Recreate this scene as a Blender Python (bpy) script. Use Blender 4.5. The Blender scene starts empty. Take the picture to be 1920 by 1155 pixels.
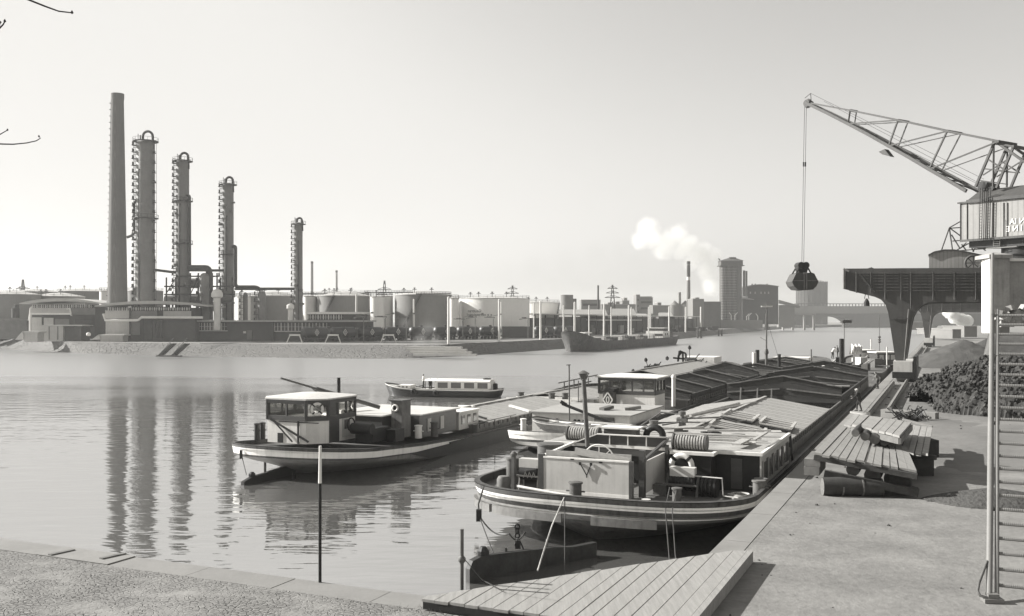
import bpy, math, random
from mathutils import Vector as V, Matrix, noise
R = math.radians
C = bpy.context.scene
random.seed(7)
# ---------------------------------------------------------------- camera
F = 1800.0; H = 7.0                       # focal length in photo pixels, eye height over the quay
cam = bpy.data.objects.new('camera', bpy.data.cameras.new('camera'))
C.collection.objects.link(cam); C.camera = cam
cam.data.sensor_width = 36; cam.data.lens = 36 * F / 1920
cam.data.shift_y = 22.5 / 1920
cam.location = (0, 0, H); cam.rotation_euler = (R(90), 0, 0)
cam.data.clip_start = 0.1; cam.data.clip_end = 12000
# ---------------------------------------------------------------- light
SUN_EL, SUN_AZ = 28.0, -74.0              # azimuth from +Y, negative to the left
w = bpy.data.worlds.new('World'); C.world = w; w.use_nodes = True
nt = w.node_tree; nt.nodes.clear()
sky = nt.nodes.new('ShaderNodeTexSky'); sky.sky_type = 'NISHITA'; sky.sun_disc = False
sky.sun_elevation = R(SUN_EL); sky.sun_rotation = R(SUN_AZ)
sky.air_density = 1.0; sky.dust_density = 3.0; sky.ozone_density = 1.0
bw = nt.nodes.new('ShaderNodeRGBToBW')
cmb = nt.nodes.new('ShaderNodeCombineColor')
nt.links.new(sky.outputs[0], bw.inputs[0])
pw = nt.nodes.new('ShaderNodeMath'); pw.operation = 'MULTIPLY'; pw.inputs[1].default_value = 0.78; nt.links.new(bw.outputs[0], pw.inputs[0])
sm = nt.nodes.new('ShaderNodeMath'); sm.operation = 'SMOOTH_MIN'; sm.inputs[1].default_value = 2.6; sm.inputs[2].default_value = 0.55; nt.links.new(pw.outputs[0], sm.inputs[0]); pw = sm
for i, k in enumerate((1.02, 1.0, 0.965)):
    m_ = nt.nodes.new('ShaderNodeMath'); m_.operation = 'MULTIPLY'; m_.inputs[1].default_value = k
    nt.links.new(pw.outputs[0], m_.inputs[0]); nt.links.new(m_.outputs[0], cmb.inputs[i])
bg = nt.nodes.new('ShaderNodeBackground'); bg.inputs[1].default_value = 0.13
wo = nt.nodes.new('ShaderNodeOutputWorld')
nt.links.new(cmb.outputs[0], bg.inputs[0]); nt.links.new(bg.outputs[0], wo.inputs[0])
sl = bpy.data.lights.new('sun', 'SUN'); sl.energy = 4.6; sl.angle = R(0.55); sl.color = (1.0, 0.985, 0.955)
sun = bpy.data.objects.new('sun', sl); C.collection.objects.link(sun)
sdir = V((math.sin(R(SUN_AZ)) * math.cos(R(SUN_EL)), math.cos(R(SUN_AZ)) * math.cos(R(SUN_EL)), math.sin(R(SUN_EL))))
sun.rotation_euler = sdir.to_track_quat('Z', 'Y').to_euler(); sun.location = sdir * 200
C.view_settings.view_transform = 'Standard'; C.view_settings.look = 'None'
C.view_settings.exposure = 1.27; C.view_settings.gamma = 1.0
C.render.engine = 'CYCLES'
C.cycles.use_denoising = True
C.cycles.max_bounces = 6; C.cycles.diffuse_bounces = 2; C.cycles.glossy_bounces = 3
C.cycles.volume_bounces = 4; C.cycles.volume_step_rate = 2.0; C.cycles.volume_max_steps = 128
# ---------------------------------------------------------------- pixel / world helpers
def D(px, py, d): return V(((px - 960) / F * d, d, H - (py - 600) / F * d))
def G(px, py, z=0.0): return D(px, py, (H - z) * F / (py - 600))
UA = math.atan2(810, 1800)                # quay bearing
U = V((math.sin(UA), math.cos(UA), 0)); VV = V((math.cos(UA), -math.sin(UA), 0))
O = -6.42 * VV
def Q(s, t, z=0.0): return O + U * s + VV * t + V((0, 0, z))
def RP(px, py, P0, n):                    # pixel ray meets a plane
    r = V(((px - 960) / F, 1, -(py - 600) / F)); c = V((0, 0, H))
    return c + r * ((P0 - c).dot(n) / r.dot(n))
def frame(loc, rz): return Matrix.Translation(loc) @ Matrix.Rotation(rz, 4, 'Z')
QF = frame(O, -UA)                        # quay frame: x = t, y = s
# ---------------------------------------------------------------- materials
def col(v): return (min(v * 1.02, 1), v, v * 0.955, 1)
MATS = {}
def mt(name, v, var=0.25, sc=1.5, rough=0.85, bump=0.15, kind='noise', isl=0.0, stretch=(1, 1, 1), spec=0.3, metal=0.0, dist=0.02, stain=0.0):
    if name in MATS: return MATS[name]
    m = bpy.data.materials.new(name); m.use_nodes = True; MATS[name] = m
    n, l = m.node_tree.nodes, m.node_tree.links
    b = n['Principled BSDF']; b.inputs['Roughness'].default_value = rough
    b.inputs['Specular IOR Level'].default_value = spec; b.inputs['Metallic'].default_value = metal
    geo = n.new('ShaderNodeNewGeometry')
    mp = n.new('ShaderNodeMapping'); mp.inputs['Scale'].default_value = stretch
    if kind in ('wood', 'board'): mp.inputs['Rotation'].default_value = (0, 0, UA)
    l.new(geo.outputs['Position'], mp.inputs[0])
    def nz(scale, det=6, ro=0.6):
        t = n.new('ShaderNodeTexNoise'); t.inputs['Scale'].default_value = scale
        t.inputs['Detail'].default_value = det; t.inputs['Roughness'].default_value = ro
        l.new(mp.outputs[0], t.inputs['Vector']); return t.outputs['Fac']
    def mth(op, a, b_=None, c=None):
        t = n.new('ShaderNodeMath'); t.operation = op
        for i, x in enumerate((a, b_, c)):
            if x is None: continue
            if isinstance(x, (int, float)): t.inputs[i].default_value = x
            else: l.new(x, t.inputs[i])
        return t.outputs[0]
    big, fine = nz(sc, 7, 0.65), nz(sc * 9, 4, 0.6)
    f = mth('MULTIPLY_ADD', mth('SUBTRACT', big, 0.5), 4 * var, 1.0)
    f = mth('ADD', f, mth('MULTIPLY', mth('SUBTRACT', fine, 0.5), 1.6 * var))
    hgt = mth('ADD', fine, mth('MULTIPLY', big, 0.6))
    if isl: f = mth('ADD', f, mth('MULTIPLY', mth('SUBTRACT', geo.outputs['Random Per Island'], 0.5), 2 * isl))
    if stain:                              # vertical runs of rust and dirt
        mp2 = n.new('ShaderNodeMapping'); mp2.inputs['Scale'].default_value = (3, 3, 0.25)
        l.new(geo.outputs['Position'], mp2.inputs[0])
        t = n.new('ShaderNodeTexNoise'); t.inputs['Scale'].default_value = 1.3; t.inputs['Detail'].default_value = 6
        l.new(mp2.outputs[0], t.inputs['Vector'])
        f = mth('SUBTRACT', f, mth('MULTIPLY', mth('MAXIMUM', mth('SUBTRACT', t.outputs['Fac'], 0.5), 0.0), 5 * stain))
    if kind == 'brick':
        bt = n.new('ShaderNodeTexBrick'); bt.inputs['Scale'].default_value = 2.0
        bt.inputs['Mortar Size'].default_value = 0.03
        l.new(geo.outputs['Position'], bt.inputs['Vector']); f = mth('MULTIPLY', f, mth('MULTIPLY_ADD', bt.outputs['Fac'], 0.25, 0.95))
    if kind == 'cobble':
        vo = n.new('ShaderNodeTexVoronoi'); vo.feature = 'DISTANCE_TO_EDGE'; vo.inputs['Scale'].default_value = 6.5
        l.new(mp.outputs[0], vo.inputs['Vector'])
        e = mth('MINIMUM', mth('MULTIPLY', vo.outputs['Distance'], 9.0), 1.0)
        patch = mth('MINIMUM', mth('MAXIMUM', mth('MULTIPLY', mth('SUBTRACT', nz(0.7), 0.38), 6.0), 0.0), 1.0)
        e2 = mth('ADD', mth('MULTIPLY', e, patch), mth('SUBTRACT', 1.0, patch))
        f = mth('MULTIPLY', f, mth('MULTIPLY_ADD', e2, 0.42, 0.62)); hgt = mth('ADD', hgt, mth('MULTIPLY', e2, 1.2))
    if kind == 'board':                    # vertical boards
        wv = n.new('ShaderNodeTexWave'); wv.wave_type = 'BANDS'; wv.bands_direction = 'DIAGONAL'
        wv.inputs['Scale'].default_value = 3.2; wv.inputs['Distortion'].default_value = 0.2
        mp3 = n.new('ShaderNodeMapping'); mp3.inputs['Scale'].default_value = (1, 1, 0.0)
        l.new(geo.outputs['Position'], mp3.inputs[0]); l.new(mp3.outputs[0], wv.inputs['Vector'])
        f = mth('MULTIPLY', f, mth('MULTIPLY_ADD', mth('MINIMUM', mth('MULTIPLY', wv.outputs['Fac'], 4.0), 1.0), 0.22, 0.8))
    f = mth('MAXIMUM', f, 0.15)
    cc = n.new('ShaderNodeCombineColor')
    for i, k in enumerate(col(v)[:3]): l.new(mth('MINIMUM', mth('MULTIPLY', f, k), 0.92), cc.inputs[i])
    l.new(cc.outputs[0], b.inputs['Base Color'])
    if bump:
        bp = n.new('ShaderNodeBump'); bp.inputs['Strength'].default_value = bump; bp.inputs['Distance'].default_value = dist
        l.new(hgt, bp.inputs['Height']); l.new(bp.outputs[0], b.inputs['Normal'])
    return m
def glass(name='window_glass', v=0.05):
    if name in MATS: return MATS[name]
    m = mt(name, v, 0.2, 0.8, 0.08, 0.0, spec=0.8); return m
# ---------------------------------------------------------------- mesh builder
class MB:
    def __init__(s, T=None): s.v = []; s.f = []; s.mi = []; s.T = T or Matrix(); s.m = 0
    def add(s, vs, fs):
        b = len(s.v); s.v += [s.T @ V(p) for p in vs]
        s.f += [[b + i for i in f] for f in fs]; s.mi += [s.m] * len(fs); return s
    def box(s, c, sz, rz=0, tilt=None):
        x, y, z = [a / 2 for a in sz]; r = Matrix.Rotation(rz, 3, 'Z')
        if tilt: r = r @ Matrix.Rotation(tilt[0], 3, tilt[1])
        p = [V(c) + r @ V((i * x, j * y, k * z)) for i in (-1, 1) for j in (-1, 1) for k in (-1, 1)]
        return s.add(p, [(0, 1, 3, 2), (4, 6, 7, 5), (0, 4, 5, 1), (2, 3, 7, 6), (0, 2, 6, 4), (1, 5, 7, 3)])
    def b2(s, x0, x1, y0, y1, z0, z1): return s.box(((x0 + x1) / 2, (y0 + y1) / 2, (z0 + z1) / 2), (x1 - x0, y1 - y0, z1 - z0))
    def bar(s, p, q, w, h=None, up=V((0, 0, 1))):
        p, q = V(p), V(q); h = h or w; d = q - p
        if d.length < 1e-6: return s
        d.normalize()
        if abs(d.dot(up)) > 0.98: up = V((1, 0, 0))
        a = d.cross(up).normalized() * w / 2; b = a.cross(d).normalized() * h / 2
        vs = [e + i * a + j * b for e in (p, q) for i, j in ((-1, -1), (1, -1), (1, 1), (-1, 1))]
        return s.add(vs, [(0, 3, 2, 1), (4, 5, 6, 7), (0, 1, 5, 4), (1, 2, 6, 5), (2, 3, 7, 6), (3, 0, 4, 7)])
    def tube(s, pts, r, n=8, r2=None, cap=True):
        pts = [V(p) for p in pts]; N = len(pts); vs = []; fs = []; prev = None
        for i, p in enumerate(pts):
            d = (pts[min(i + 1, N - 1)] - pts[max(i - 1, 0)]); d.normalize()
            if prev is None: a = d.orthogonal().normalized()
            else: a = (prev - d * prev.dot(d)); a = a.normalized() if a.length > 1e-6 else d.orthogonal().normalized()
            prev = a; b = d.cross(a)
            rr = r if r2 is None else r + (r2 - r) * i / (N - 1)
            if isinstance(r, (list, tuple)): rr = r[i]
            vs += [p + rr * (a * math.cos(2 * math.pi * k / n) + b * math.sin(2 * math.pi * k / n)) for k in range(n)]
        for i in range(N - 1):
            fs += [(i * n + k, i * n + (k + 1) % n, (i + 1) * n + (k + 1) % n, (i + 1) * n + k) for k in range(n)]
        if cap: fs += [tuple(range(n))[::-1], tuple((N - 1) * n + k for k in range(n))]
        return s.add(vs, fs)
    def cyl(s, p, r, h, n=14, r2=None): p = V(p); return s.tube([p, p + V((0, 0, h))], r, n, r2)
    def lathe(s, c, prof, n=32, cap=True):
        c = V(c); N = len(prof); vs = [c + V((r * math.cos(2 * math.pi * k / n), r * math.sin(2 * math.pi * k / n), z)) for r, z in prof for k in range(n)]
        fs = [(i * n + k, i * n + (k + 1) % n, (i + 1) * n + (k + 1) % n, (i + 1) * n + k) for i in range(N - 1) for k in range(n)]
        if cap: fs += [tuple(range(n))[::-1], tuple((N - 1) * n + k for k in range(n))]
        return s.add(vs, fs)
    def prism(s, poly, ext):
        poly = [V(p) for p in poly]; e = V(ext); n = len(poly)
        return s.add(poly + [p + e for p in poly], [tuple(range(n))[::-1], tuple(range(n, 2 * n))] + [(i, (i + 1) % n, n + (i + 1) % n, n + i) for i in range(n)])
    def poly(s, *ps): return s.add(ps, [tuple(range(len(ps)))])
    def ring(s, c, R_, r, axis='Z', n=20, m=8, a0=0, a1=2 * math.pi):
        c = V(c); ax = {'Z': (V((1, 0, 0)), V((0, 1, 0))), 'Y': (V((1, 0, 0)), V((0, 0, 1))), 'X': (V((0, 1, 0)), V((0, 0, 1)))}[axis] if isinstance(axis, str) else axis
        full = abs(a1 - a0 - 2 * math.pi) < 1e-6
        pts = [c + R_ * (ax[0] * math.cos(a0 + (a1 - a0) * i / n) + ax[1] * math.sin(a0 + (a1 - a0) * i / n)) for i in range(n + 1)]
        return s.tube(pts, r, m, cap=not full)
    def fbox(s, x0, x1, y0, y1, d, dep, z0=None):   # upright box whose near face spans pixels x0..x1, y0..y1 at distance d
        a, b = D(x0, y0, d), D(x1, y1, d); zb = b.z if z0 is None else z0
        return s.b2(a.x, b.x, d, d + dep, zb, a.z)
    def build(s, name, mats, parent=None, smooth=None, link=True):
        if not isinstance(mats, (list, tuple)): mats = [mats]
        inv = parent.matrix_world.inverted() if parent else Matrix()
        pv = [inv @ p for p in s.v]
        if parent and parent.parent: pass
        lo = V([min(p[i] for p in pv) for i in range(3)]); hi = V([max(p[i] for p in pv) for i in range(3)])
        c = V(((lo.x + hi.x) / 2, (lo.y + hi.y) / 2, lo.z))
        me = bpy.data.meshes.new(name); me.from_pydata([p - c for p in pv], [], s.f)
        for m in mats: me.materials.append(m)
        me.polygons.foreach_set('material_index', s.mi); me.update()
        import bmesh
        bm = bmesh.new(); bm.from_mesh(me); bmesh.ops.recalc_face_normals(bm, faces=bm.faces); bm.to_mesh(me); bm.free()
        if smooth:
            me.shade_smooth(); me.set_sharp_from_angle(angle=R(smooth))
        o = bpy.data.objects.new(name, me); C.collection.objects.link(o)
        o.location = c
        if parent: o.parent = parent
        o.matrix_basis = Matrix.Translation(c)
        bpy_mw(o)
        return o
MW = {}
def bpy_mw(o):                             # keep matrix_world right without a depsgraph update
    o.matrix_world = (o.parent.matrix_world @ o.matrix_basis) if o.parent else o.matrix_basis.copy()
def tag(o, label=None, cat=None, group=None, kind=None):
    if label: o['label'] = label
    if cat: o['category'] = cat
    if group: o['group'] = group
    if kind: o['kind'] = kind
    return o
def thing(name, label, cat, loc=(0, 0, 0), rz=0, group=None):
    o = bpy.data.objects.new(name, None); C.collection.objects.link(o)
    o.empty_display_size = 0.3
    o.matrix_basis = frame(V(loc), rz); o.matrix_world = o.matrix_basis.copy()
    return tag(o, label, cat, group)
def solo(name, mb, mats, label, cat, group=None, smooth=None): return tag(mb.build(name, mats, None, smooth), label, cat, group)
def struct(name, mb, mats, smooth=None): return tag(mb.build(name, mats, None, smooth), kind='structure')
def dup(o, parent=None, mat=None):
    c = o.copy(); C.collection.objects.link(c)
    if parent: c.parent = parent
    if mat is not None: c.matrix_basis = mat
    for ch in [x for x in list(C.collection.objects) if x.parent == o and x != c]: dup(ch, c)
    return c
def text_mesh(mb, body, size, origin, right, up, thick=0.03, mirror=False, align='LEFT'):
    cu = bpy.data.curves.new('t', 'FONT'); cu.body = body; cu.size = size; cu.extrude = thick / 2; cu.align_x = align; cu.resolution_u = 2
    o = bpy.data.objects.new('t', cu); C.collection.objects.link(o)
    dg = bpy.context.evaluated_depsgraph_get(); me = bpy.data.meshes.new_from_object(o.evaluated_get(dg))
    r, u = V(right).normalized(), V(up).normalized(); nn = r.cross(u)
    mb.add([V(origin) + r * (-p.co.x if mirror else p.co.x) + u * p.co.y + nn * p.co.z for p in me.vertices], [tuple(p.vertices) for p in me.polygons])
    bpy.data.objects.remove(o); bpy.data.curves.remove(cu); bpy.data.meshes.remove(me)
# ================================================================ SETTING
WZ = -2.4; LZ = 0.6
m_conc = mt('quay_concrete', 0.18, 0.32, 0.45, 0.9, 0.7, dist=0.05)
m_yard = mt('yard_ground', 0.145, 0.22, 0.3, 0.95, 0.6, dist=0.05)
m_coping = mt('coping_stone', 0.205, 0.12, 0.9, 0.85, 0.25, isl=0.06)
m_cob = mt('cobble_paving', 0.195, 0.12, 0.8, 0.9, 0.8, kind='cobble', stretch=(1, 1.5, 1), dist=0.05)
m_wall = mt('quay_wall_stone', 0.12, 0.3, 0.6, 0.9, 0.5, stain=0.3)
m_bank = mt('bank_stone', 0.125, 0.3, 0.35, 0.95, .7, kind='cobble', stretch=(.12, .12, .12), dist=0.3)
m_bankcap = mt('bank_capping', 0.36, 0.15, 0.2, 0.9, 0.2)
m_land = mt('far_ground', 0.16, 0.25, 0.02, 0.95, 0.2)
# water
mw = bpy.data.materials.new('harbour_water'); mw.use_nodes = True; MATS['harbour_water'] = mw
n, l = mw.node_tree.nodes, mw.node_tree.links
b = n['Principled BSDF']; b.inputs['Base Color'].default_value = col(0.10); b.inputs['Roughness'].default_value = 0.03
b.inputs['IOR'].default_value = 4.0; b.inputs['Specular IOR Level'].default_value = 0.75
geo = n.new('ShaderNodeNewGeometry')
mp = n.new('ShaderNodeMapping'); mp.inputs['Rotation'].default_value = (0, 0, R(18)); mp.inputs['Scale'].default_value = (0.6, 1.6, 1)
l.new(geo.outputs['Position'], mp.inputs[0])
def _nz(sc, det):
    t = n.new('ShaderNodeTexNoise'); t.inputs['Scale'].default_value = sc; t.inputs['Detail'].default_value = det
    l.new(mp.outputs[0], t.inputs['Vector']); return t.outputs['Fac']
a1, a2, a3 = _nz(0.55, 2), _nz(2.2, 2), _nz(0.06, 1)
sx = n.new('ShaderNodeSeparateXYZ'); l.new(geo.outputs['Position'], sx.inputs[0])
mr = n.new('ShaderNodeMapRange'); mr.interpolation_type = 'SMOOTHSTEP'; mr.inputs[1].default_value = 110; mr.inputs[2].default_value = 205; mr.inputs[3].default_value = 0.03; mr.inputs[4].default_value = 0.3
ad = n.new('ShaderNodeMath'); ad.operation = 'MULTIPLY_ADD'; ad.inputs[1].default_value = 60; l.new(a3, ad.inputs[0]); l.new(sx.outputs[1], ad.inputs[2])   # wind-ruffled reach away from the sheltered basin
l.new(ad.outputs[0], mr.inputs[0]); l.new(mr.outputs[0], b.inputs['Roughness'])
mx = n.new('ShaderNodeMath'); mx.operation = 'MULTIPLY_ADD'; mx.inputs[1].default_value = 0.08
l.new(a2, mx.inputs[0]); l.new(a1, mx.inputs[2])
bp = n.new('ShaderNodeBump'); bp.inputs['Distance'].default_value = 0.11
ms = n.new('ShaderNodeMath'); ms.operation = 'MULTIPLY_ADD'; ms.inputs[1].default_value = 0.5; ms.inputs[2].default_value = 0.15
l.new(a3, ms.inputs[0]); l.new(ms.outputs[0], bp.inputs['Strength'])
l.new(mx.outputs[0], bp.inputs['Height']); l.new(bp.outputs[0], b.inputs['Normal'])
wm = MB(); wm.poly((-3500, -60, WZ), (1200, -60, WZ), (1200, 2200, WZ), (-3500, 2200, WZ))
struct('water', wm, mw)
# quay (right) and cobbled end of the basin (near), one solid each
q = MB(QF)
q.m = 0; q.b2(0.9, 420, -160, 1335, -6, 0)
struct('quay_ground', q, m_conc)
cp = MB(QF); s = -20.0
while s < 420:
    L = 4.6 if s < 120 else 12
    cp.b2(0.0, 0.885, s + 0.012, s + L - 0.012, -1.0, 0.012 + random.uniform(0, 0.008)); s += L
cp.b2(0.0, 0.885, 420, 1335, -1.0, 0.015)
cp.m = 1; cp.b2(0.1, 0.88, -20, 1335, -6, -1.0)
for s_ in (60, 92, 124): cp.b2(-0.12, 0.1, s_, s_ + .5, -4, -.2)
struct('quay_edge', cp, [m_coping, m_wall])
# cobbled apron, a displaced grid
g = MB(QF); nx, ny = 150, 60; x0, x1, y0, y1 = -34.0, -0.02, 8.0, 20.2
vs = []; fs = []
for j in range(ny + 1):
    for i in range(nx + 1):
        x = x0 + (x1 - x0) * i / nx; y = y0 + (y1 - y0) * j / ny
        k = noise.noise(V((x * .35, y * .35, 0))) * .10 + noise.noise(V((x * 1.2, y * 1.2, 3))) * .03
        fade = min(1, (y1 - y) / 1.2) * min(1, max(0.0, (-3 - x) / 3)); vs.append((x, y, 0.02 + k * fade))
for j in range(ny):
    for i in range(nx): a = j * (nx + 1) + i; fs.append((a, a + 1, a + nx + 2, a + nx + 1))
g.add(vs, fs); struct('cobbled_pavement', g, m_cob, 60)
e = MB(QF); e.b2(-400, 0.88, -160, 20.2, -6, -0.12); struct('bank_ground', e, m_yard)
e = MB(QF); t = -120.0
while t < -0.3:
    L = min(3.1 + random.uniform(-.3, .3), -t - 0.02) if t > -4 else 3.1 + random.uniform(-.3, .3)
    e.box((t + L / 2, 20.75, -0.3 + random.uniform(-.025, .03)), (L - 0.03, 1.05, 0.66)); t += L
e.m = 1; e.b2(-400, -0.05, 20.21, 21.2, -6, -0.62)
struct('basin_edge', e, [m_coping, m_wall])
# far bank: water line -> crest -> land
WL = [(-300, 649), (0, 656), (180, 664), (330, 669), (480, 672), (640, 675), (760, 674.5), (840, 669.5), (950, 663), (1060, 655), (1180, 645), (1260, 638), (1350, 628), (1440, 620), (1475, 616), (1560, 613), (1700, 612), (2100, 612)]
CR = [(-300, 629), (0, 634), (130, 641), (300, 643), (480, 644), (640, 645.5), (760, 646), (840, 645.5), (935, 641), (1060, 635), (1180, 628), (1260, 624), (1350, 617.5), (1440, 612.5), (1475, 610.5), (1560, 609), (1700, 609), (2100, 609)]
wl = [V((-900, 330, WZ))] + [G(a, b_, WZ) for a, b_ in WL]; cr = [V((-900, 372, LZ))] + [G(a, b_, LZ) for a, b_ in CR]
def resample(P, k):
    out = []
    for i in range(len(P) - 1): out += [P[i].lerp(P[i + 1], j / k) for j in range(k)]
    return out + [P[-1]]
wl, cr = resample(wl, 6), resample(cr, 6); N = len(wl)
fb = MB(); vs = []; fs = []; rows = 9
for j in range(rows):
    f_ = j / (rows - 1)
    for i in range(N):
        p = (wl[i] + V((0, 0, -1.2))).lerp(cr[i], f_); amp = 0.22 * math.sin(math.pi * f_) * min(1, 400 / p.y)
        p.z += amp * noise.noise(p * 0.25) * 1.5
        if j == rows - 1: p.z = LZ
        vs.append(p)
for j in range(rows - 1):
    for i in range(N - 1): a = j * N + i; fs.append((a, a + 1, a + N + 1, a + N))
fb.add(vs, fs)
fb.m = 1                                   # pale capping stones along the crest
cr2 = [p + V((p.x, p.y, 0)).normalized() * 2.2 for p in cr]
fb.add([p + V((0, 0, .02)) for p in cr] + [p + V((0, 0, .05)) for p in cr2], [(i, i + 1, N + i + 1, N + i) for i in range(N - 1)])
struct('far_bank', fb, [m_bank, m_bankcap], 50)
ld = MB(); far = [V((p.x, p.y, 0)).normalized() * 5200 + V((0, 0, LZ)) for p in cr]
ld.add([p + V((0, 0, -.02)) for p in cr] + far, [(i, i + 1, N + i + 1, N + i) for i in range(N - 1)])
ld.poly((400, 1330, .4), (5000, 1330, .4), (5000, 5000, .4), (400, 5000, .4))
ld.poly((340, -400, .004), (5000, -400, .004), (5000, 1331, .4), (1100, 1331, .4))
struct('far_land', ld, m_land)
# ================================================================ FAR SHORE: refinery
m_brick = mt('chimney_brick', 0.13, 0.12, 0.08, 0.9, 0.1, kind='brick')
m_steel = mt('column_steel', 0.17, 0.15, 0.3, 0.6, 0.1, stain=0.1)
m_dark = mt('dark_steel', 0.055, 0.3, 0.8, 0.7, 0.1)
m_mid = mt('grey_steel', 0.16, 0.25, 0.5, 0.65, 0.1)
m_pale = mt('pale_paint', 0.62, 0.1, 0.3, 0.6, 0.05, stain=0.08)
m_tankA = mt('tank_grey', 0.21, 0.08, 0.12, 0.6, 0.05, stain=0.08)
m_tankB = mt('tank_white', 0.74, 0.06, 0.12, 0.5, 0.05, stain=0.05)
m_tankR = mt('tank_roof', 0.42, 0.15, 0.2, 0.7, 0.05)
m_tankD = mt('tank_dark', 0.13, 0.15, 0.2, 0.7, 0.05)
m_wallA = mt('rendered_wall', 0.42, 0.15, 0.2, 0.85, 0.05, stain=0.1)
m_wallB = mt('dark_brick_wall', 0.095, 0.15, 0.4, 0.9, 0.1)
m_roofA = mt('flat_roof', 0.36, 0.15, 0.3, 0.85, 0.05)
m_post = mt('white_post', 0.62, 0.05, 0.4, 0.6, 0.03)
m_wagon = mt('wagon_tank', 0.035, 0.25, 0.6, 0.45, 0.1, spec=0.5)
m_glass = glass()
# brick chimney
d = 300; c = D(220.5, 600, d); c.z = LZ
r0, r1 = 36.5 / 2 / F * d, 22 / 2 / F * d; top = D(0, 176, d).z
mb = MB(); mb.lathe(c, [(r0 * 1.03, 0), (r0, 6), (r1, top - LZ - 2), (r1 * 1.06, top - LZ - 1.6), (r1 * 1.06, top - LZ), (r1 * .75, top - LZ)], 40)
ch = thing('brick_chimney', 'tallest tapering factory chimney at the left of the four refinery columns', 'chimney', c)
mb.build('shaft', m_brick, ch, 40)
mb = MB()
for k in (-1, 1):
    a = R(200 + k * 2.5); mb.bar(c + V((r0 * math.cos(a), r0 * math.sin(a), 2)) * 1, c + V((r1 * math.cos(a), r1 * math.sin(a), top - LZ - 1)), .16)
for z in range(6, 76, 2):
    f_ = z / 75; rr = (r0 + (r1 - r0) * f_) + .15; a = R(200); mb.box(c + V((rr * math.cos(a), rr * math.sin(a), z)), (.7, .7, .12), a)
mb.build('ladder', m_dark, ch)
# distillation columns
def column(px, wpx, ytop, d, label, rings, loop=True, name='distillation_column', big=False):
    c = D(px, 600, d); c.z = LZ; r = wpx / 2 / F * d; h = D(0, ytop, d).z - LZ
    t = thing(name, label, 'column', c, 0, 'refinery distillation columns')
    mb = MB(); mb.lathe(c, [(r * 1.06, 0), (r * 1.06, h * .42), (r, h * .43), (r, h - 1.2), (r * .75, h - .3), (r * .3, h)], 28); mb.build('shell', m_steel, t, 40)
    mb = MB(); k = 0; z = 5.0           # manways and small platforms up the left side, insulation bands
    while z < h - 3:
        mb.ring(c + V((0, 0, z)), r * 1.06 if z < h * .42 else r * 1.005, .05, n=24, m=4); z += 3.1
    if h > 20: mb.build('band', m_mid, t)
    for side in ((-1,) if not big else (-1, 1)):
        mb = MB(); z = 6.0
        while z < h - 1:
            a = R(180 + 28 if side < 0 else -20); rr = r * (1.06 if z < h * .42 else 1.0)
            p = c + V((rr * math.cos(a), rr * math.sin(a), z))
            mb.box(p + V((side * .55, 0, 0)), (1.3 if side < 0 else .7, 1.5, .14)); mb.box(p + V((side * .95 if side < 0 else side * .5, 0, .55)), (.12, 1.4, 1.1 if side < 0 else .5))
            if side < 0: mb.ring(p + V((-.35, -.5, 1.3)), .42, .05, n=10, m=4)
            z += 2.05 if side < 0 else 3.0
        mb.bar(c + V((side * (r + .25), -.6, 3)), c + V((side * (r + .25), -.6, h - .5)), .1); mb.bar(c + V((side * (r + .75), -.4, 3)), c + V((side * (r + .75), -.4, h - .5)), .09)
        mb.build('caged_ladder', m_dark, t)
    if h > 20:
        for q_ in range(7):
            z = random.uniform(8, h - 6); a = R(random.uniform(200, 340)); p = c + V((r * 1.05 * math.cos(a), r * 1.05 * math.sin(a), z)); mb = MB(); mb.tube([p, p + V((math.cos(a), math.sin(a), 0)) * .9], random.uniform(.2, .5), 8); mb.build('nozzle', m_mid, t, 40)
        a = R(random.uniform(250, 300)); x_, y_ = (r + .35) * math.cos(a), (r + .35) * math.sin(a); z0, z1 = random.uniform(2, 8), h * random.uniform(.5, .85); mb = MB(); mb.tube([c + V((x_, y_, z0)), c + V((x_, y_, z1)), c + V((x_ * .8, y_ * .8, z1 + .5))], .2, 8); mb.build('riser_pipe', m_dark, t, 40)
    for ry in rings:
        z = D(0, ry, d).z - LZ; mb = MB()
        mb.lathe(c + V((0, 0, z)), [(r, 0), (r + 1.1, 0), (r + 1.1, .18), (r, .18)], 24, False)
        mb.ring(c + V((0, 0, z + 1.1)), r + 1.05, .05, n=24, m=4)
        for k in range(12): a = k * math.pi / 6; mb.bar(c + V(((r + 1.05) * math.cos(a), (r + 1.05) * math.sin(a), z)), c + V(((r + 1.05) * math.cos(a), (r + 1.05) * math.sin(a), z + 1.1)), .06)
        mb.build('platform', m_dark, t)
    if loop:
        mb = MB(); rr = min(r * .62, 1.5); x = r * .25
        pts = [c + V((x - rr, 0, h - 1))] + [c + V((x + rr * math.cos(a), 0, h + rr * .7 + rr * math.sin(a))) for a in [math.pi - i * math.pi / 10 for i in range(11)]] + [c + V((x + rr + .2, -.3, h - 3))]
        mb.tube(pts, .38, 10); mb.build('overhead_pipe', m_dark, t, 40)
        mb = MB(); mb.cyl(c + V((-r * .6, 0, h - .6)), .18, 2.0, 6); mb.cyl(c + V((-r * .85, 0, h - .8)), .1, 2.6, 6); mb.build('vent_pipe', m_dark, t)
    return t, c, r, h
col1 = column(273, 33, 262, 292, 'widest distillation column, next to the brick chimney', [266, 410], big=True)
col2 = column(342.5, 23.5, 299, 300, 'second tallest distillation column with a long pipe down its right side', [303, 378, 458])
col3 = column(427.5, 20.5, 343, 308, 'third distillation column, thinner, standing alone left of the white tank', [347, 478])
col4 = column(559.5, 15.5, 417, 335, 'shortest and farthest of the four tall distillation columns', [421])
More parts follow.
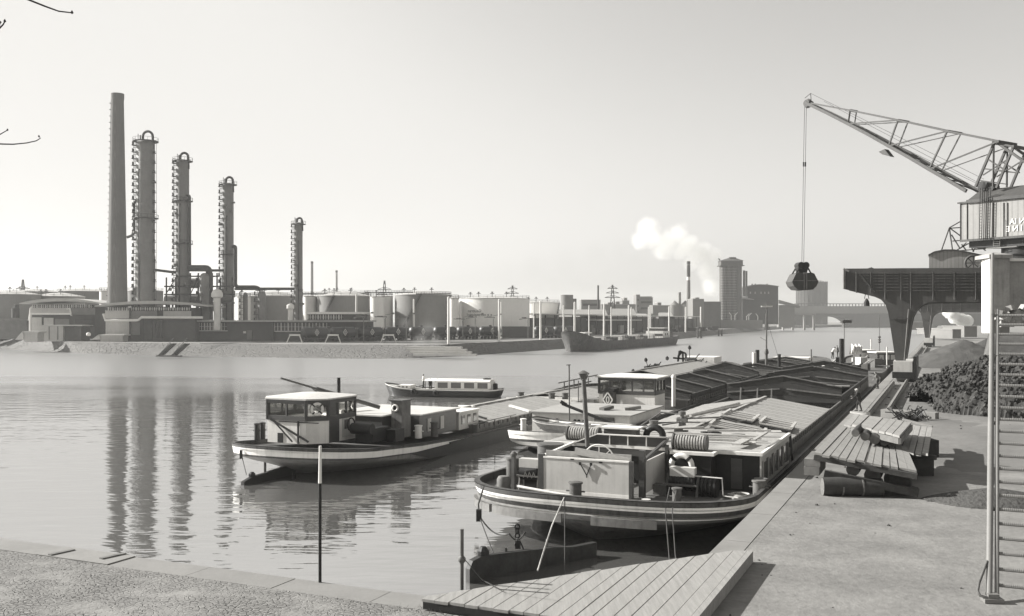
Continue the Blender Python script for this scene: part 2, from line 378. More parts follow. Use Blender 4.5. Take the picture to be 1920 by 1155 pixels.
cs1 = column(383.5, 17, 512, 296, 'stubby column inside the pipe rack, under the elbow of the big pipe', [], False, 'process_vessel')
cs2 = column(491, 15, 545, 300, 'stubby column standing right of the third distillation column', [], False, 'process_vessel')
cs3 = column(460, 9, 548, 306, 'slim vessel between the third distillation column and the stubby column', [], False, 'process_vessel')
def pipe(pxs, d, r, label, name='process_pipe'):
    mb = MB(); pts = []
    P = [D(x, y, d) for x, y in pxs]
    for i, p in enumerate(P):                # rounded elbows
        if 0 < i < len(P) - 1:
            a, b_ = (P[i - 1] - p).normalized(), (P[i + 1] - p).normalized(); k = min(1.2, (P[i - 1] - p).length / 2, (P[i + 1] - p).length / 2)
            for t_ in (0, .25, .5, .75, 1): pts.append((p + a * k) * (1 - t_) ** 2 + p * 2 * t_ * (1 - t_) + (p + b_ * k) * t_ ** 2)
        else: pts.append(p)
    mb.tube(pts, r, 8); solo(name, mb, m_dark, label, 'pipe', 'refinery pipes', 40)
pipe([(257, 376), (251.5, 380), (251.5, 440), (238, 445)], 291, .42, 'pipe elbow between the brick chimney and the widest column')
pipe([(350, 367), (355.5, 367), (356, 500)], 299, .42, 'vertical pipe hugging the right side of the second column')
pipe([(353, 503), (392, 503), (392, 600)], 297, 1.0, 'thick pipe running right from the second column and bending down')
pipe([(435, 462), (441.5, 462), (441.5, 538), (483, 538), (491, 548)], 305, .55, 'pipe from the third column, down and right to the stubby column')
pipe([(290, 506), (330, 511)], 296, .4, 'short pipe linking the widest and second columns')
pipe([(392, 507), (419, 507)], 303, .4, 'short pipe ending at the left of the third column')
pipe([(440, 541.5), (552, 541.5)], 318, .45, 'long level pipe between the third and shortest columns')
# pipe rack steelwork
rk = thing('pipe_rack', 'open steel frame with drums between the second and third columns', 'steel frame', (D(360, 600, 300).x, 300, LZ))
mb = MB()
for y0 in (298, 308):
    for x in (312, 330, 357, 372, 398, 407, 414, 436):
        a = D(x, 512 if x > 350 and x < 410 else 520, y0); mb.bar((a.x, y0, LZ), a, .38)
    for yy in (518, 537, 552, 568):
        mb.bar(D(308 if yy > 530 else 330, yy, y0), D(440 if yy > 530 else 410, yy, y0), .42)
for x in (312, 357, 398, 436):
    for yy in (537, 568): mb.bar(D(x, yy, 298), D(x, yy, 308), .35)
mb.bar(D(312, 550, 298), D(330, 520, 298), .25); mb.bar(D(357, 552, 298), D(372, 520, 298), .22)
mb.build('frame', m_dark, rk)
for (x0, x1, yy) in ((355, 378, 530), (356, 380, 561), (402, 436, 560), (310, 333, 562)):
    mb = MB(); mb.tube([D(x0, yy, 303), D(x1, yy, 303)], 1.4, 14); mb.build('drum', m_mid, rk, 40)
for i in range(16):
    mb = MB(); a = D(random.uniform(300, 440), random.uniform(535, 598), random.uniform(298, 307)); mb.box(a, (random.uniform(.5, 3), 1, random.uniform(.4, 2.4))); mb.build('equipment', m_mid, rk)
mb = MB()
mb.lathe(D(407, 600, 290) , [(1.0, -3), (1.0, 6.5), (1.7, 7), (1.7, 8), (1.2, 9.0), (0.2, 9.4)], 18); solo('vent_stack', mb, m_pale, 'small white mushroom headed vent before the third column', 'vent', None, 40)
mb = MB(); mb.lathe(D(544.5, 600, 300), [(.8, -2), (.8, 3.2), (1.2, 3.6), (1.2, 4.6), (.4, 5.3)], 14); solo('vent_stack', mb, m_pale, 'small white vent left of the shortest column base', 'vent', None, 40)
# storage tanks
def tank(x0, x1, ye, d, label, m=None, dome=9, rail=True, taps=3, stair=0):
    r = (x1 - x0) / 2 / F * d; c = D((x0 + x1) / 2, 600, d + r); c.x = ((x0 + x1) / 2 - 960) / F * (d + r * .6); c.z = LZ; h = D(0, ye, d).z - LZ; dm = dome / F * d
    t = thing('storage_tank', label, 'tank', c, 0, 'oil storage tanks')
    mb = MB(); mb.lathe(c, [(r, 0), (r, h)], 56, False); mb.build('shell', m or m_tankA, t, 40)
    mb = MB(); mb.lathe(c, [(r + .12, h), (r + .12, h + .25), (r * .8, h + dm * .42), (r * .5, h + dm * .8), (r * .2, h + dm), (.01, h + dm)], 56, False); mb.build('roof', m_tankR, t, 30)
    if rail:
        mb = MB(); k = max(16, int(r * 2.2))
        for zz in (.6, 1.15): mb.ring(c + V((0, 0, h + .2 + zz)), r, .045, n=40, m=4)
        for i in range(k): a = 2 * math.pi * i / k; p = c + V((r * math.cos(a), r * math.sin(a), h)); mb.bar(p, p + V((0, 0, 1.35)), .07)
        mb.build('railing', m_dark, t)
    for i in range(taps):
        a = R(200 + i * 100 / max(1, taps - 1)) if taps > 1 else R(270); p = c + V((r * .7 * math.cos(a), r * .7 * math.sin(a), h + dm * .3))
        mb = MB(); mb.cyl(p, .12, 2.1, 6); mb.box(p + V((0, 0, 1.6)), (1.5, .2, .22)); mb.cyl(p + V((0, 0, 1.9)), .35, .35, 8); mb.build('vent', m_dark, t)
    if stair:
        mb = MB(); prev = None
        for i in range(30):
            a = R(stair + i * 1.6); p = c + V(((r + .4) * math.cos(a), (r + .4) * math.sin(a), h * i / 29))
            mb.box(p, (.9, .5, .12), a); mb.bar(p, p + V((0, 0, 1.1)), .06)
            if prev: mb.bar(prev + V((0, 0, 1.1)), p + V((0, 0, 1.1)), .07); mb.bar(prev, p, .12)
            prev = p
        mb.build('stair', m_dark, t)
    return t
tank(-52, 62, 552, 330, 'leftmost storage tank, cut by the edge of the picture')
tank(57, 148, 556, 345, 'low storage tank with a sunlit left side behind the left round roofed hall', dome=8)
tank(104, 190, 546, 420, 'dark storage tank, second row, left of the brick chimney', m_tankD, 6)
tank(20, 100, 547, 440, 'low dark tank far back near the left edge', m_tankD, 6)
tank(185, 212, 546, 350, 'narrow pale tank at the left foot of the brick chimney', m_tankB, 3, taps=0)
tank(236, 300, 545, 400, 'dark tank showing between the chimney and the widest column', m_tankD, 5)
tank(441, 468, 557, 335, 'narrow white tank right of the third column', m_tankB, 4, taps=1)
tank(462, 489, 556, 345, 'narrow grey tank behind the stubby column', m_tankA, 4, taps=0)
tank(466, 552, 555, 350, 'wide grey tank with a domed roof left of the shortest column', dome=10)
tank(567, 592, 556, 345, 'narrow white tank just right of the shortest column', m_tankB, 3, taps=0)
tank(589, 693, 555, 340, 'wide grey storage tank with a shallow cone roof behind the small office', dome=10, stair=215)
tank(693, 720, 557, 335, 'tall narrow white tank between the two widest grey tanks', m_tankB, 3, taps=1)
tank(708, 736, 556, 352, 'second narrow white tank, half hidden behind the first', m_tankB, 3, taps=0)
tank(737, 846, 553, 345, 'broad grey tank with a dark shaded right half in the middle of the tank row', dome=9, stair=225)
tank(842, 860, 560, 335, 'slim white tank squeezed beside the lettered tank', m_tankB, 4, taps=0)
tk = tank(857, 995, 560, 350, 'broadest white storage tank with two lines of dark lettering', m_tankB, 7, taps=4)
tank(978, 1049, 568, 400, 'smaller pale tank at the right end of the tank row', m_tankB, 5, stair=300)
tank(600, 690, 549, 460, 'tank far behind, its roof showing over the wide grey tank', m_tankD, 4)
mb = MB(); tr = (995 - 857) / 2 / F * 350; tc = tk.location
for body, yy, x in (('Gautran', 585.5, 877), ('e e vertozionol', 592.5, 875)):
    w0 = V((0, 0, 0)); cu = MB(); text_mesh(cu, body, 1.55, (0, 0, 0), (1, 0, 0), (0, 0, 1), .04, True)
    mnx = min(p.x for p in cu.v)
    X0 = (x - 960) / F * 352
    for p in cu.v:
        X = X0 + (p.x - mnx); yq = tc.y - math.sqrt(max(0, (tr + .06) ** 2 - (X - tc.x) ** 2)); p.x = X; p.y += yq; p.z += D(0, yy, 352).z
    mb.m = 0; b0 = len(mb.v); mb.v += cu.v; mb.f += [[b0 + i for i in f] for f in cu.f]; mb.mi += [0] * len(cu.f)
mb.build('lettering', m_dark, tk)
# gantry walkway between tanks
mb = MB()
for a_, b_, yy in ((684, 775, 548), (568, 640, 551), (780, 845, 551)):
    mb.bar(D(a_, yy, 345), D(b_, yy, 345), .5, .35); mb.bar(D(a_, yy - 3.5, 345), D(b_, yy - 3.5, 345), .1)
    k = a_
    while k <= b_: mb.bar(D(k, yy, 345), D(k, yy - 3.5, 345), .08); k += 5
solo('tank_walkway', mb, m_dark, 'steel walkway bridging the tank tops in the middle of the tank row', 'walkway')
# flat halls on the left
def hall(x0, x1, yr, d, name, label, lay, dep=16, rise=9, over=12):
    a, b_ = D(x0, yr + 8, d), D(x1, yr + 8, d); t = thing(name, label, 'building', ((a.x + b_.x) / 2, d, LZ), 0)
    mb = MB(); zt, ze = D(0, yr, d).z, D(0, yr + rise, d).z; ov = over / F * d; m2 = (a.x + b_.x) / 2; hw = (b_.x - a.x) / 2
    n_ = 24; lo = []; hi = []
    for i in range(n_ + 1):
        u = -1 + 2 * i / n_; xx = m2 + hw * u; bul = (1 - u * u); lo.append((xx, ze + bul * (zt - ze) * .55)); hi.append((xx, ze + .3 + bul * (zt - ze)))
    mb.prism([(x, d - ov * .6, z) for x, z in lo] + [(x, d - ov * .6, z) for x, z in reversed(hi)], (0, dep + ov, 0)); mb.build('roof', m_roofA, t, 40)
    for (nm, px0, px1, y0, y1, dd, m) in lay:
        mb = MB(); mb.fbox(px0, px1, y0, y1, d + dd, dep - dd - 1 if nm == 'wall' else .3); mb.build(nm, m, t)
    return t
def winrow(t, x0, x1, y0, y1, d, n_, mframe=None, mull=2.2):
    for i in range(n_):
        a = x0 + (x1 - x0) * i / n_; b_ = x0 + (x1 - x0) * (i + 1) / n_ - mull
        mb = MB(); mb.fbox(a, b_, y0, y1, d, .12); f = mb.build('window', m_glass, t)
        mb = MB(); A, B = D(a, y0, d - .08), D(b_, y1, d - .08)
        mb.b2(A.x - .32, A.x + .04, d - .12, d + .1, B.z, A.z); mb.b2((A.x + B.x) / 2 - .08, (A.x + B.x) / 2 + .08, d - .12, d + .1, B.z, A.z); mb.b2(A.x, B.x, d - .12, d + .1, (A.z + B.z) / 2 - .04, (A.z + B.z) / 2 + .04)
        mb.build('frame', mframe or m_pale, f)
h1 = hall(40, 192, 561, 300, 'round_roofed_hall', 'left hall with a wide curved flat roof and a pipe balcony', [
    ('wall', 60, 178, 572, 635, 3, m_wallB), ('fascia_panel', 57, 132, 577, 590, 1.2, m_wallA), ('fascia_panel', 133, 178, 577, 590, 1.3, m_mid),
    ('wall_panel', 60, 78, 595, 622, 2.2, m_wallA), ('wall_panel', 82, 100, 596, 626, 2.3, m_wallA), ('wall_panel', 103, 130, 598, 628, 2.4, m_mid), ('door_panel', 141, 171, 598, 612, 2.2, m_dark)])
winrow(h1, 62, 176, 571.5, 577, 302.4, 14)
mb = MB(); mb.tube([D(55, 600, 300), D(57, 578, 300), D(60, 576, 300)], .3, 8); mb.bar(D(56, 588.5, 298.5), D(134, 588.5, 298.5), .5); mb.tube([D(57, 590, 299), D(57, 622, 299)], .45, 8); mb.tube([D(134, 592, 299), D(131, 578, 299), D(125, 580, 299)], .25, 6); mb.build('balcony_pipe', m_pale, h1, 40)
h2 = hall(180, 392, 566, 286, 'round_roofed_hall', 'right hall with a wide curved flat roof at the foot of the columns', [
    ('wall', 199, 366, 577, 640, 3, m_wallB), ('fascia_panel', 197, 243, 582, 597, 1.2, m_wallA), ('fascia_panel', 246, 294, 583, 598, 1.4, m_mid), ('fascia_panel', 306, 358, 583, 594, 1.4, m_wallA),
    ('wall_panel', 198, 242, 602, 630, 1.8, m_wallA), ('wall_panel', 246, 262, 603, 628, 2.2, m_mid), ('pillar', 242, 245, 577, 635, 1.0, m_dark), ('pillar', 268, 271, 596, 638, 1.0, m_dark), ('wall_panel', 272, 285, 606, 636, 2, m_wallB)])
winrow(h2, 204, 360, 576.5, 582, 288.5, 18)
mb = MB(); mb.tube([D(194, 588, 285), D(197, 600, 285), D(255, 600.5, 285), D(260, 600, 285), D(265, 595, 285), D(380, 595.5, 285)], .4, 8); mb.build('service_pipe', m_pale, h2, 40)
mb = MB()
for x in (290, 296, 302): mb.cyl(D(x, 634, 283), .5, 5, 8)
mb.build('pump_set', m_dark, h2, 40)
# long low workshop
wk = thing('long_workshop', 'long low workshop with a flat roof and a band of windows along the bank', 'building', (D(480, 600, 293).x, 293, LZ))
mb = MB(); mb.fbox(296, 688, 603, 640, 293, 14, LZ); mb.build('wall', m_wallB, wk)
mb = MB(); mb.fbox(427, 513, 605, 640, 292.2, .7, LZ); mb.build('bay_wall', m_wallB, wk)
mb = MB(); mb.fbox(288, 690, 600.5, 603.5, 290.5, 18); mb.build('roof', m_roofA, wk)
winrow(wk, 299, 427, 605.5, 619, 292.8, 12, m_pale, 2.0); winrow(wk, 515, 620, 605.5, 620, 292.8, 8, m_pale, 1.5)
mb = MB(); mb.fbox(463, 473, 619, 637, 292.0, .15); mb.build('door', m_mid, wk)
mb = MB(); mb.fbox(456, 461, 621, 625, 292.0, .2); mb.build('sign_plate', m_pale, wk)
mb = MB(); mb.fbox(298, 428, 619.5, 621, 292.6, .2); mb.fbox(514, 622, 620.5, 622, 292.6, .2); mb.build('sill', m_pale, wk)
of = thing('site_office', 'small office with a white roof edge before the wide grey tank', 'building', (D(627, 600, 300).x, 300, LZ))
mb = MB(); mb.fbox(576, 680, 589, 640, 300, 10, LZ); mb.build('wall', m_wallB, of)
mb = MB(); mb.fbox(573, 683, 585, 589, 298.5, 13); mb.build('roof', m_pale, of); winrow(of, 578, 646, 590, 599, 299.8, 7)
# kiosk and bits on the left bank
kk = thing('sheet_metal_shed', 'small boxy shed standing at the top of the left bank', 'shed', (D(115, 600, 287).x, 287, LZ))
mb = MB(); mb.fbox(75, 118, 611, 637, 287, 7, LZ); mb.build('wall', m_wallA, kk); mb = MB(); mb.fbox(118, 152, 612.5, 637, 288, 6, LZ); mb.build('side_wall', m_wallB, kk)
mb = MB(); mb.fbox(74, 153, 609.5, 611.3, 286.5, 8); mb.build('roof', m_roofA, kk); mb = MB(); mb.fbox(91, 93, 612, 637, 286.9, .15); mb.fbox(107, 109, 612, 637, 286.9, .15); mb.build('door', m_mid, kk)
for (x0, x1, y0, y1, lab) in ((42, 72, 621, 624, 'low concrete loading ramp left of the small shed'), (185, 232, 627, 630, 'low concrete platform below the right round roofed hall')):
    mb = MB(); mb.fbox(x0, x1, y0, y1, 280, 5); mb.prism([D(x0, y0, 280), D(x0 - 14, 637, 280), D(x0 + 2, 637, 280), D(x0 + 2, y0, 280)], (0, 5, 0)); mb.fbox(x0 + 3, x1 - 2, y1, 639, 280.4, 4, LZ); solo('loading_ramp', mb, m_wallA, lab, 'ramp')
mb = MB(); mb.lathe(D(166, 627, 283), [(.2, -.5), (.6, -.3), (.65, .2), (.4, .5), (.05, .6)], 14); solo('white_drum', mb, m_post, 'white round drum lying between the shed and the right hall', 'drum', None, 50)
mb = MB(); mb.fbox(-60, 55, 598, 602, 320, 6); mb.fbox(-60, 50, 602, 636, 322, 3, LZ); solo('covered_pipe_bridge', mb, m_mid, 'low covered gallery at the left edge of the picture', 'gallery')
mb = MB(); mb.cyl(D(29, 596, 305), 1.2, 3.0, 10); mb.cyl(D(31, 584, 305), .8, 2.2, 10); solo('valve_tower', mb, m_dark, 'dark stubby tower in front of the leftmost tank', 'tower', None, 40)
# stair down the bank
a_, b_ = G(325, 645, LZ + .3), G(300, 668, WZ); st = thing('bank_stair', 'dark double stair leading down the far bank to the water', 'stair', G(310, 655, -1))
for off in (0, 3.4):
    mb = MB(); side = V((1, 0, 0)) * off
    for i in range(14): p = a_.lerp(b_, i / 13) + side; mb.box(p, (1.1, 1.6, .3))
    mb.build('flight', m_dark, st)
    mb = MB(); p0 = a_ + side + V((0, -.5, 0)); mb.tube([p0 + V((.3, 0, 1.5)), p0.lerp(b_ + side, .4) + V((.3, 0, 1.3)), b_ + side + V((.2, 0, .9))], .1, 6); mb.build('handrail', m_dark, st)
mb = MB(); mb.fbox(292, 338, 666.5, 668.5, 234, 1.5); solo('landing_stage', mb, m_dark, 'low landing stage at the foot of the bank stair', 'landing stage')
# terraced steps on the point
for i in range(4):
    mb = MB(); y = 652 + i * 4.6; p, q_ = G(758 + i * 6, y - 1, .2 - .55 * i), G(866 + i * 9, y, .2 - .55 * i); mb.bar(p, q_, 1.4, .5); solo('mooring_step', mb, m_wallA, ['top', 'second', 'third', 'lowest'][i] + ' of the four long stone steps on the far bank', 'step', 'long stone steps in the far bank')
# tank wagons
def emblem(mb, c, r, w_, nrm, up=V((0, 0, 1))):
    rt = up.cross(nrm).normalized() if isinstance(nrm, V) else V((1, 0, 0)); P = [c + up * r, c + rt * r * .68, c - up * r, c - rt * r * .68]
    for i in range(4): mb.bar(P[i], P[(i + 1) % 4], w_, .08, up=nrm)
    for i in range(10):
        a, b2 = 2 * math.pi * i / 10, 2 * math.pi * (i + 1) / 10
        mb.bar(c + rt * r * .2 * math.cos(a) + up * r * .42 * math.sin(a), c + rt * r * .2 * math.cos(b2) + up * r * .42 * math.sin(b2), w_ * .7, .08, up=nrm)
p0, p1 = G(565, 641.5, LZ), G(1052, 633.5, LZ); wd = (p1 - p0); wl_ = wd.length; wd.normalize(); wang = math.atan2(wd.y, wd.x)
wt = thing('tank_wagon', 'x', 'railway wagon', p0, wang, 'tank wagons on the far bank siding')
W_ = frame(p0, wang); Lw = 9.1
mb = MB(W_); zc, rr = 2.75, 1.55
prof = [(0, .05), (.15, .8), (.45, 1.3), (.9, rr), (Lw - 1.2, rr), (Lw - .75, 1.3), (Lw - .45, .8), (Lw - .3, .05)]
mb.tube([(x, 0, zc) for x, r_ in prof], [r_ for x, r_ in prof], 20); mb.build('tank', m_wagon, wt, 50)
mb = MB(W_); mb.cyl((Lw / 2, 0, zc + rr - .15), .5, .55, 12); mb.build('dome_hatch', m_wagon, wt, 40)
mb = MB(W_); mb.b2(.2, Lw - .4, -1.2, 1.2, 1.0, 1.25); mb.b2(.2, Lw - .4, -1.25, -1.1, .8, 1.1)
for x in (.9, 3.0, 5.2, 7.6): mb.b2(x, x + .25, -1.3, 1.3, 1.2, 1.9)
mb.build('underframe', m_dark, wt)
for x in (1.6, 3.2, 5.9, 7.5):
    mb = MB(W_); mb.tube([(x, -.95, .5), (x, -.75, .5)], .5, 14); mb.tube([(x, .75, .5), (x, .95, .5)], .5, 14); mb.tube([(x, -.9, .5), (x, .9, .5)], .09, 6); mb.build('wheelset', m_dark, wt, 40)
mb = MB(W_); mb.bar((Lw - .6, -1.25, 1.0), (Lw - .6, -1.25, 4.2), .09); mb.bar((Lw - 1.1, -1.25, 1.0), (Lw - 1.1, -1.25, 4.2), .09)
for k in range(7): mb.bar((Lw - 1.1, -1.25, 1.3 + k * .42), (Lw - .6, -1.25, 1.3 + k * .42), .07)
mb.build('ladder', m_mid, wt)
mb = MB(W_); emblem(mb, V((4.2, -rr - .06, zc)), .95, .14, V((0, -1, 0))); mb.build('emblem', m_post, wt)
labs = ['leftmost tank wagon, below the small office', 'second tank wagon from the left', 'third tank wagon from the left, below the narrow white tanks', 'fourth tank wagon, left of the drifting smoke', 'tank wagon at the left of the broad grey tank, in the smoke', 'tank wagon in the thickest smoke before the broad grey tank', 'tank wagon right behind the tall white post', 'tank wagon under the lettered tank', 'tank wagon right of the low green wall, second last', 'last tank wagon at the right end, behind the far cargo boat']
xs_ = [0, 1, 2, 3, 4, 5, 6, 7, 9.6, 10.6]
labs[8] = 'second last tank wagon, below the smaller pale tank'
for i, k in enumerate(xs_):
    o = wt if i == 0 else dup(wt, None, frame(p0 + wd * (k * Lw * 1.03), wang)); o['label'] = labs[i]
mb = MB(W_)
for y in (-.75, .75): mb.b2(-30, wl_ + 30, y - .05, y + .05, 0.0, .14)
solo('railway_track', mb, m_mid, 'railway siding under the tank wagons', 'track')
mb = MB(); mb.fbox(938, 998, 612, 640, 345, 1.0, LZ); solo('low_wall', mb, m_wallB, 'low dark wall below the lettered tank between two wagon groups', 'wall')
# loading arms above the wagons
for i, (x, y) in enumerate(((682, 593), (722, 594), (762, 594), (868, 598), (891, 594), (925, 595), (990, 596))):
    d = 272 + (x - 680) * .2; mb = MB(); p = D(x, 640, d); p.z = LZ; q_ = D(x, y, d)
    mb.tube([p, q_ + V((0, 0, -.6)), q_ + V((.5, 0, 0)), q_ + V((-3.0, -.4, -.5 + .5 * (i % 2)))], .14, 6); mb.box(q_ + V((-1.4, -.4, .1)), (1.6, .3, .35)); mb.bar(q_ + V((0, 0, .5)), q_ + V((2.4, 0, 1.0)), .12); mb.box(q_ + V((2.4, 0, 1.0)), (.7, .5, .5))
    solo('filling_gantry', mb, m_mid, ['first', 'second', 'third', 'fourth', 'fifth', 'sixth', 'seventh'][i] + ' filling arm from the left above the tank wagons', 'filling gantry', 'filling arms over the tank wagons', 40)
for i, x in enumerate((552, 624, 728)):
    mb = MB(); p = G(x, 643, LZ); mb.bar(p + V((-2.2, 0, 0)), p + V((-1.2, 0, 2.2)), .25); mb.bar(p + V((2.2, 0, 0)), p + V((1.4, 0, 2.2)), .25); mb.bar(p + V((-1.4, 0, 2.2)), p + V((1.6, 0, 2.2)), .45)
    solo('buffer_trestle', mb, m_pale, ['pale trestle left of the leftmost tank wagon', 'pale trestle before the second tank wagon', 'pale trestle before the fourth tank wagon'][i], 'trestle', 'pale trestles along the siding')
# white posts
P_ = [(668, 553, 606, 6), (776, 562, 610, 6), (841, 557.5, 645, 8), (864, 565, 612, 5), (936, 562, 640, 7), (940, 567, 600, 4.5), (1001, 569, 612, 4.5), (1013.5, 565, 636, 6.5), (1056.5, 573, 606, 4.5), (1077.5, 567, 623, 6.5), (1104.5, 573, 606, 4), (1132.5, 570, 624, 6), (1146, 576, 607, 4), (1179, 573, 627, 5.5), (1183.5, 576, 605, 3.5), (1216, 576, 604, 3.5), (1219.5, 573, 612, 4.5), (1254.5, 575, 623, 4.5), (1285.5, 576, 623, 4.5), (1314, 576, 616, 4.5)]
pl = ['white post in front of the wide grey tank', 'white post left of the broad grey tank middle', 'tall white post at the tip of the far bank', 'white post at the left of the lettered tank', 'tall white post in front of the lettered tank', 'thin white post just behind the tall one at the lettered tank', 'thin white post at the left of the smaller pale tank', 'tall white post in front of the smaller pale tank', 'thin white post left of the far cargo boat bow', 'tall white post behind the far cargo boat bow', 'thin white post behind the cargo boat foredeck', 'white post over the far cargo boat hatch', 'thin white post beside the gabled roof, left', 'white post in front of the gabled roof', 'thin white post close right of the gabled roof post', 'thin white post left of the cargo boat wheelhouse roof', 'white post rising above the cargo boat wheelhouse', 'white post right of the cargo boat stern', 'white post second from the right at the far quay', 'rightmost white post, beside the mooring piles']
for (x, y0, y1, w_), lb in zip(P_, pl):
    zb = 637 if w_ >= 5.5 else 0
    base = {1132.5: 631, 1179: 628, 1077.5: 634, 1013.5: 636.5, 936: 640.5, 841: 645.5, 1254.5: 625, 1285.5: 623, 1314: 620.5, 1219.5: 627}.get(x)
    d = 6.4 * 1800 / (base - 600) if base else 335
    p = D(x, 600, d); p.z = LZ; q_ = D(x, y0, d); r = w_ / 2 / F * d * .66
    mb = MB(); mb.tube([p, q_, q_ + V((0, 0, r * .6))], [r, r * .86, r * .3], 12); solo('white_post', mb, m_post, lb, 'post', 'white posts along the far bank', 40)
# ================================================================ FAR DISTANCE
m_far = mt('far_wall', 0.16, 0.15, 0.03, 0.9, 0)
m_fard = mt('far_dark_wall', 0.05, 0.15, 0.05, 0.9, 0)
m_farl = mt('far_pale_wall', 0.3, 0.15, 0.03, 0.9, 0)
m_silo = mt('silo_concrete', 0.095, 0.12, 0.1, 0.9, 0.1, stain=0.15)
m_farroof = mt('far_tile_roof', 0.33, 0.1, 0.1, 0.9, 0)
def lowt(name, parts, label, cat, group=None, base=None):
    """parts: (part name, material, builder) list"""
    t = thing(name, label, cat, base, 0, group)
    for nm, m, mb in parts: mb.build(nm, m, t, 40)
    return t
def chimney(x, w0, w1, y0, d, label, m, rim=True):
    c = D(x, 600, d); c.z = LZ; h = D(0, y0, d).z - LZ; k = d / F / 2
    a = MB(); a.lathe(c, [(w0 * k, 0), (w1 * k, h)], 24); t = lowt('chimney', [('shaft', m, a)], label, 'chimney', 'distant chimneys', c)
    if rim: b_ = MB(); b_.lathe(c + V((0, 0, h - 2)), [(w1 * k * 1.1, 0), (w1 * k * 1.1, 2), (w1 * k * .8, 2)], 24); b_.build('rim', m_fard, t, 40)
    return t, c, h
chimney(585, 6, 4.5, 490, 900, 'distant chimney trailing smoke, right of the shortest column', m_far)
chimney(631, 5, 4, 507, 950, 'distant chimney above the wide grey tank', m_farl)
chimney(1121.5, 4.5, 3, 535, 560, 'thin dark chimney beside the distant factory block', m_fard)
t, c, h = chimney(1291, 8, 6, 490, 700, 'pale chimney with a white ring left of the silo tower', m_far)
k = 700 / F / 2; a = MB(); a.lathe(c + V((0, 0, h * .72)), [(6.7 * k, 0), (6.7 * k, 2.2)], 24, False); a.build('white_ring', m_post, t, 40)
a = MB(); a.lathe(c + V((0, 0, h * .74 + 2)), [(6.6 * k, 0), (6.35 * k, h * .16)], 24, False); a.build('dark_band', m_fard, t, 40)
def pylon(x, y0, d, label, arms=3):
    c = D(x, 600, d); c.z = LZ; h = D(0, y0, d).z - LZ; mb = MB(); wb = h * .09
    for sx, sy in ((-1, -1), (1, -1), (1, 1), (-1, 1)): mb.bar(c + V((sx * wb, sy * wb, 0)), c + V((sx * .3, sy * .3, h)), .35)
    n_ = 9
    for i in range(n_):
        f0, f1 = i / n_, (i + 1) / n_; a, b_ = wb * (1 - f0) + .3 * f0, wb * (1 - f1) + .3 * f1
        mb.bar(c + V((-a, -a, h * f0)), c + V((b_, -b_, h * f1)), .25); mb.bar(c + V((a, -a, h * f0)), c + V((-b_, -b_, h * f1)), .25)
    o = solo('power_pylon', mb, m_fard, label, 'pylon', 'lattice power pylons')
    for j in range(arms):
        z = h * (.72 + .1 * j); hw = h * (.17 - .03 * j); mb = MB(); mb.bar(c + V((-hw, 0, z)), c + V((hw, 0, z)), .4); mb.bar(c + V((-hw, 0, z)), c + V((0, 0, z + h * .05)), .25); mb.bar(c + V((hw, 0, z)), c + V((0, 0, z + h * .05)), .25); mb.build('cross_arm', m_fard, o)
pylon(1148.5, 534, 600, 'lattice pylon between the thin dark chimney and the gabled roofs')
pylon(961, 535, 620, 'lattice pylon above the lettered tank'); pylon(721, 526, 620, 'lattice pylon behind the narrow white tanks', 2)
pylon(43, 524, 620, 'lattice pylon at the far left', 2); pylon(1437, 588, 620, 'small lattice mast left of the bridge', 2)
a = MB(); k = 700 / F
c = D(793, 600, 600); c.z = LZ; a.lathe(c, [(14, 0), (13, 12), (12.2, 20.3)], 28)
lowt('cooling_tower', [('shell', m_far, a)], 'cooling tower peeping over the broad grey tank', 'cooling tower', None, c)
c = D(1063, 600, 520); c.z = LZ; a = MB(); a.lathe(c, [(4.4, 0), (4.1, 8), (3.3, 15), (3.4, 20)], 24); b_ = MB(); b_.fbox(1071, 1081, 560, 600, 520, 8, LZ)
lowt('cooling_tower', [('shell', m_far, a), ('annexe', m_far, b_)], 'flaring cooling tower right of the tank row', 'cooling tower', None, c)
def block(bits, label, name='factory_block', m=None, d=700, roof=None, cat='building', wins=0):
    x0, x1 = min(b[0] for b in bits), max(b[1] for b in bits)
    t = thing(name, label, cat, (D((x0 + x1) / 2, 600, d).x, d, LZ))
    for i, (a_, b_, y0) in enumerate(bits):
        mb = MB(); mb.fbox(a_, b_, y0, 605, d + i * .7, 18, LZ); mb.build('wall' if i == 0 else 'wing', m or m_far, t)
        mb = MB(); mb.fbox(a_ - .4, b_ + .4, y0 - .8, y0, d + i * .7 - .4, 19); mb.build('roof', roof or m_farl, t)
        if wins:
            A, B = D(a_, y0, d), D(b_, 600, d); k = 0
            for zz in range(int(A.z) - 4, 4, -5):
                mb = MB(); mb.b2(A.x + 1, B.x - 1, d + i * .7 - .15, d + i * .7 + .1, zz, zz + 1.6); mb.build('window_band', m_fard, t)
                k += 1
                if k > 3: break
    return t
block([(1090, 1126, 562.5)], 'low flat factory block behind the thin dark chimney', d=680, wins=1)
block([(1167, 1180, 564), (1170, 1176, 559)], 'narrow distant block left of the paired factory towers', d=820)
block([(1193, 1200, 553), (1200, 1224, 558), (1203, 1222, 556.5)], 'distant pair of joined factory towers with a slim chimney block', d=800, wins=1)
block([(1128, 1192, 571), (1140, 1150, 568), (1155, 1162, 566)], 'low distant skyline of works roofs behind the gabled houses', d=760)
block([(1224, 1262, 573), (1233, 1240, 568)], 'low distant works right of the factory towers', d=760)
block([(1299, 1320, 561), (1304, 1311, 558.5)], 'smoke veiled block left of the long high wall', d=640)
block([(1319, 1352, 566)], 'plain blank factory wall joined to the silo tower', d=735, m=m_silo)
block([(1400, 1410, 545)], 'x', d=500) if 0 else None
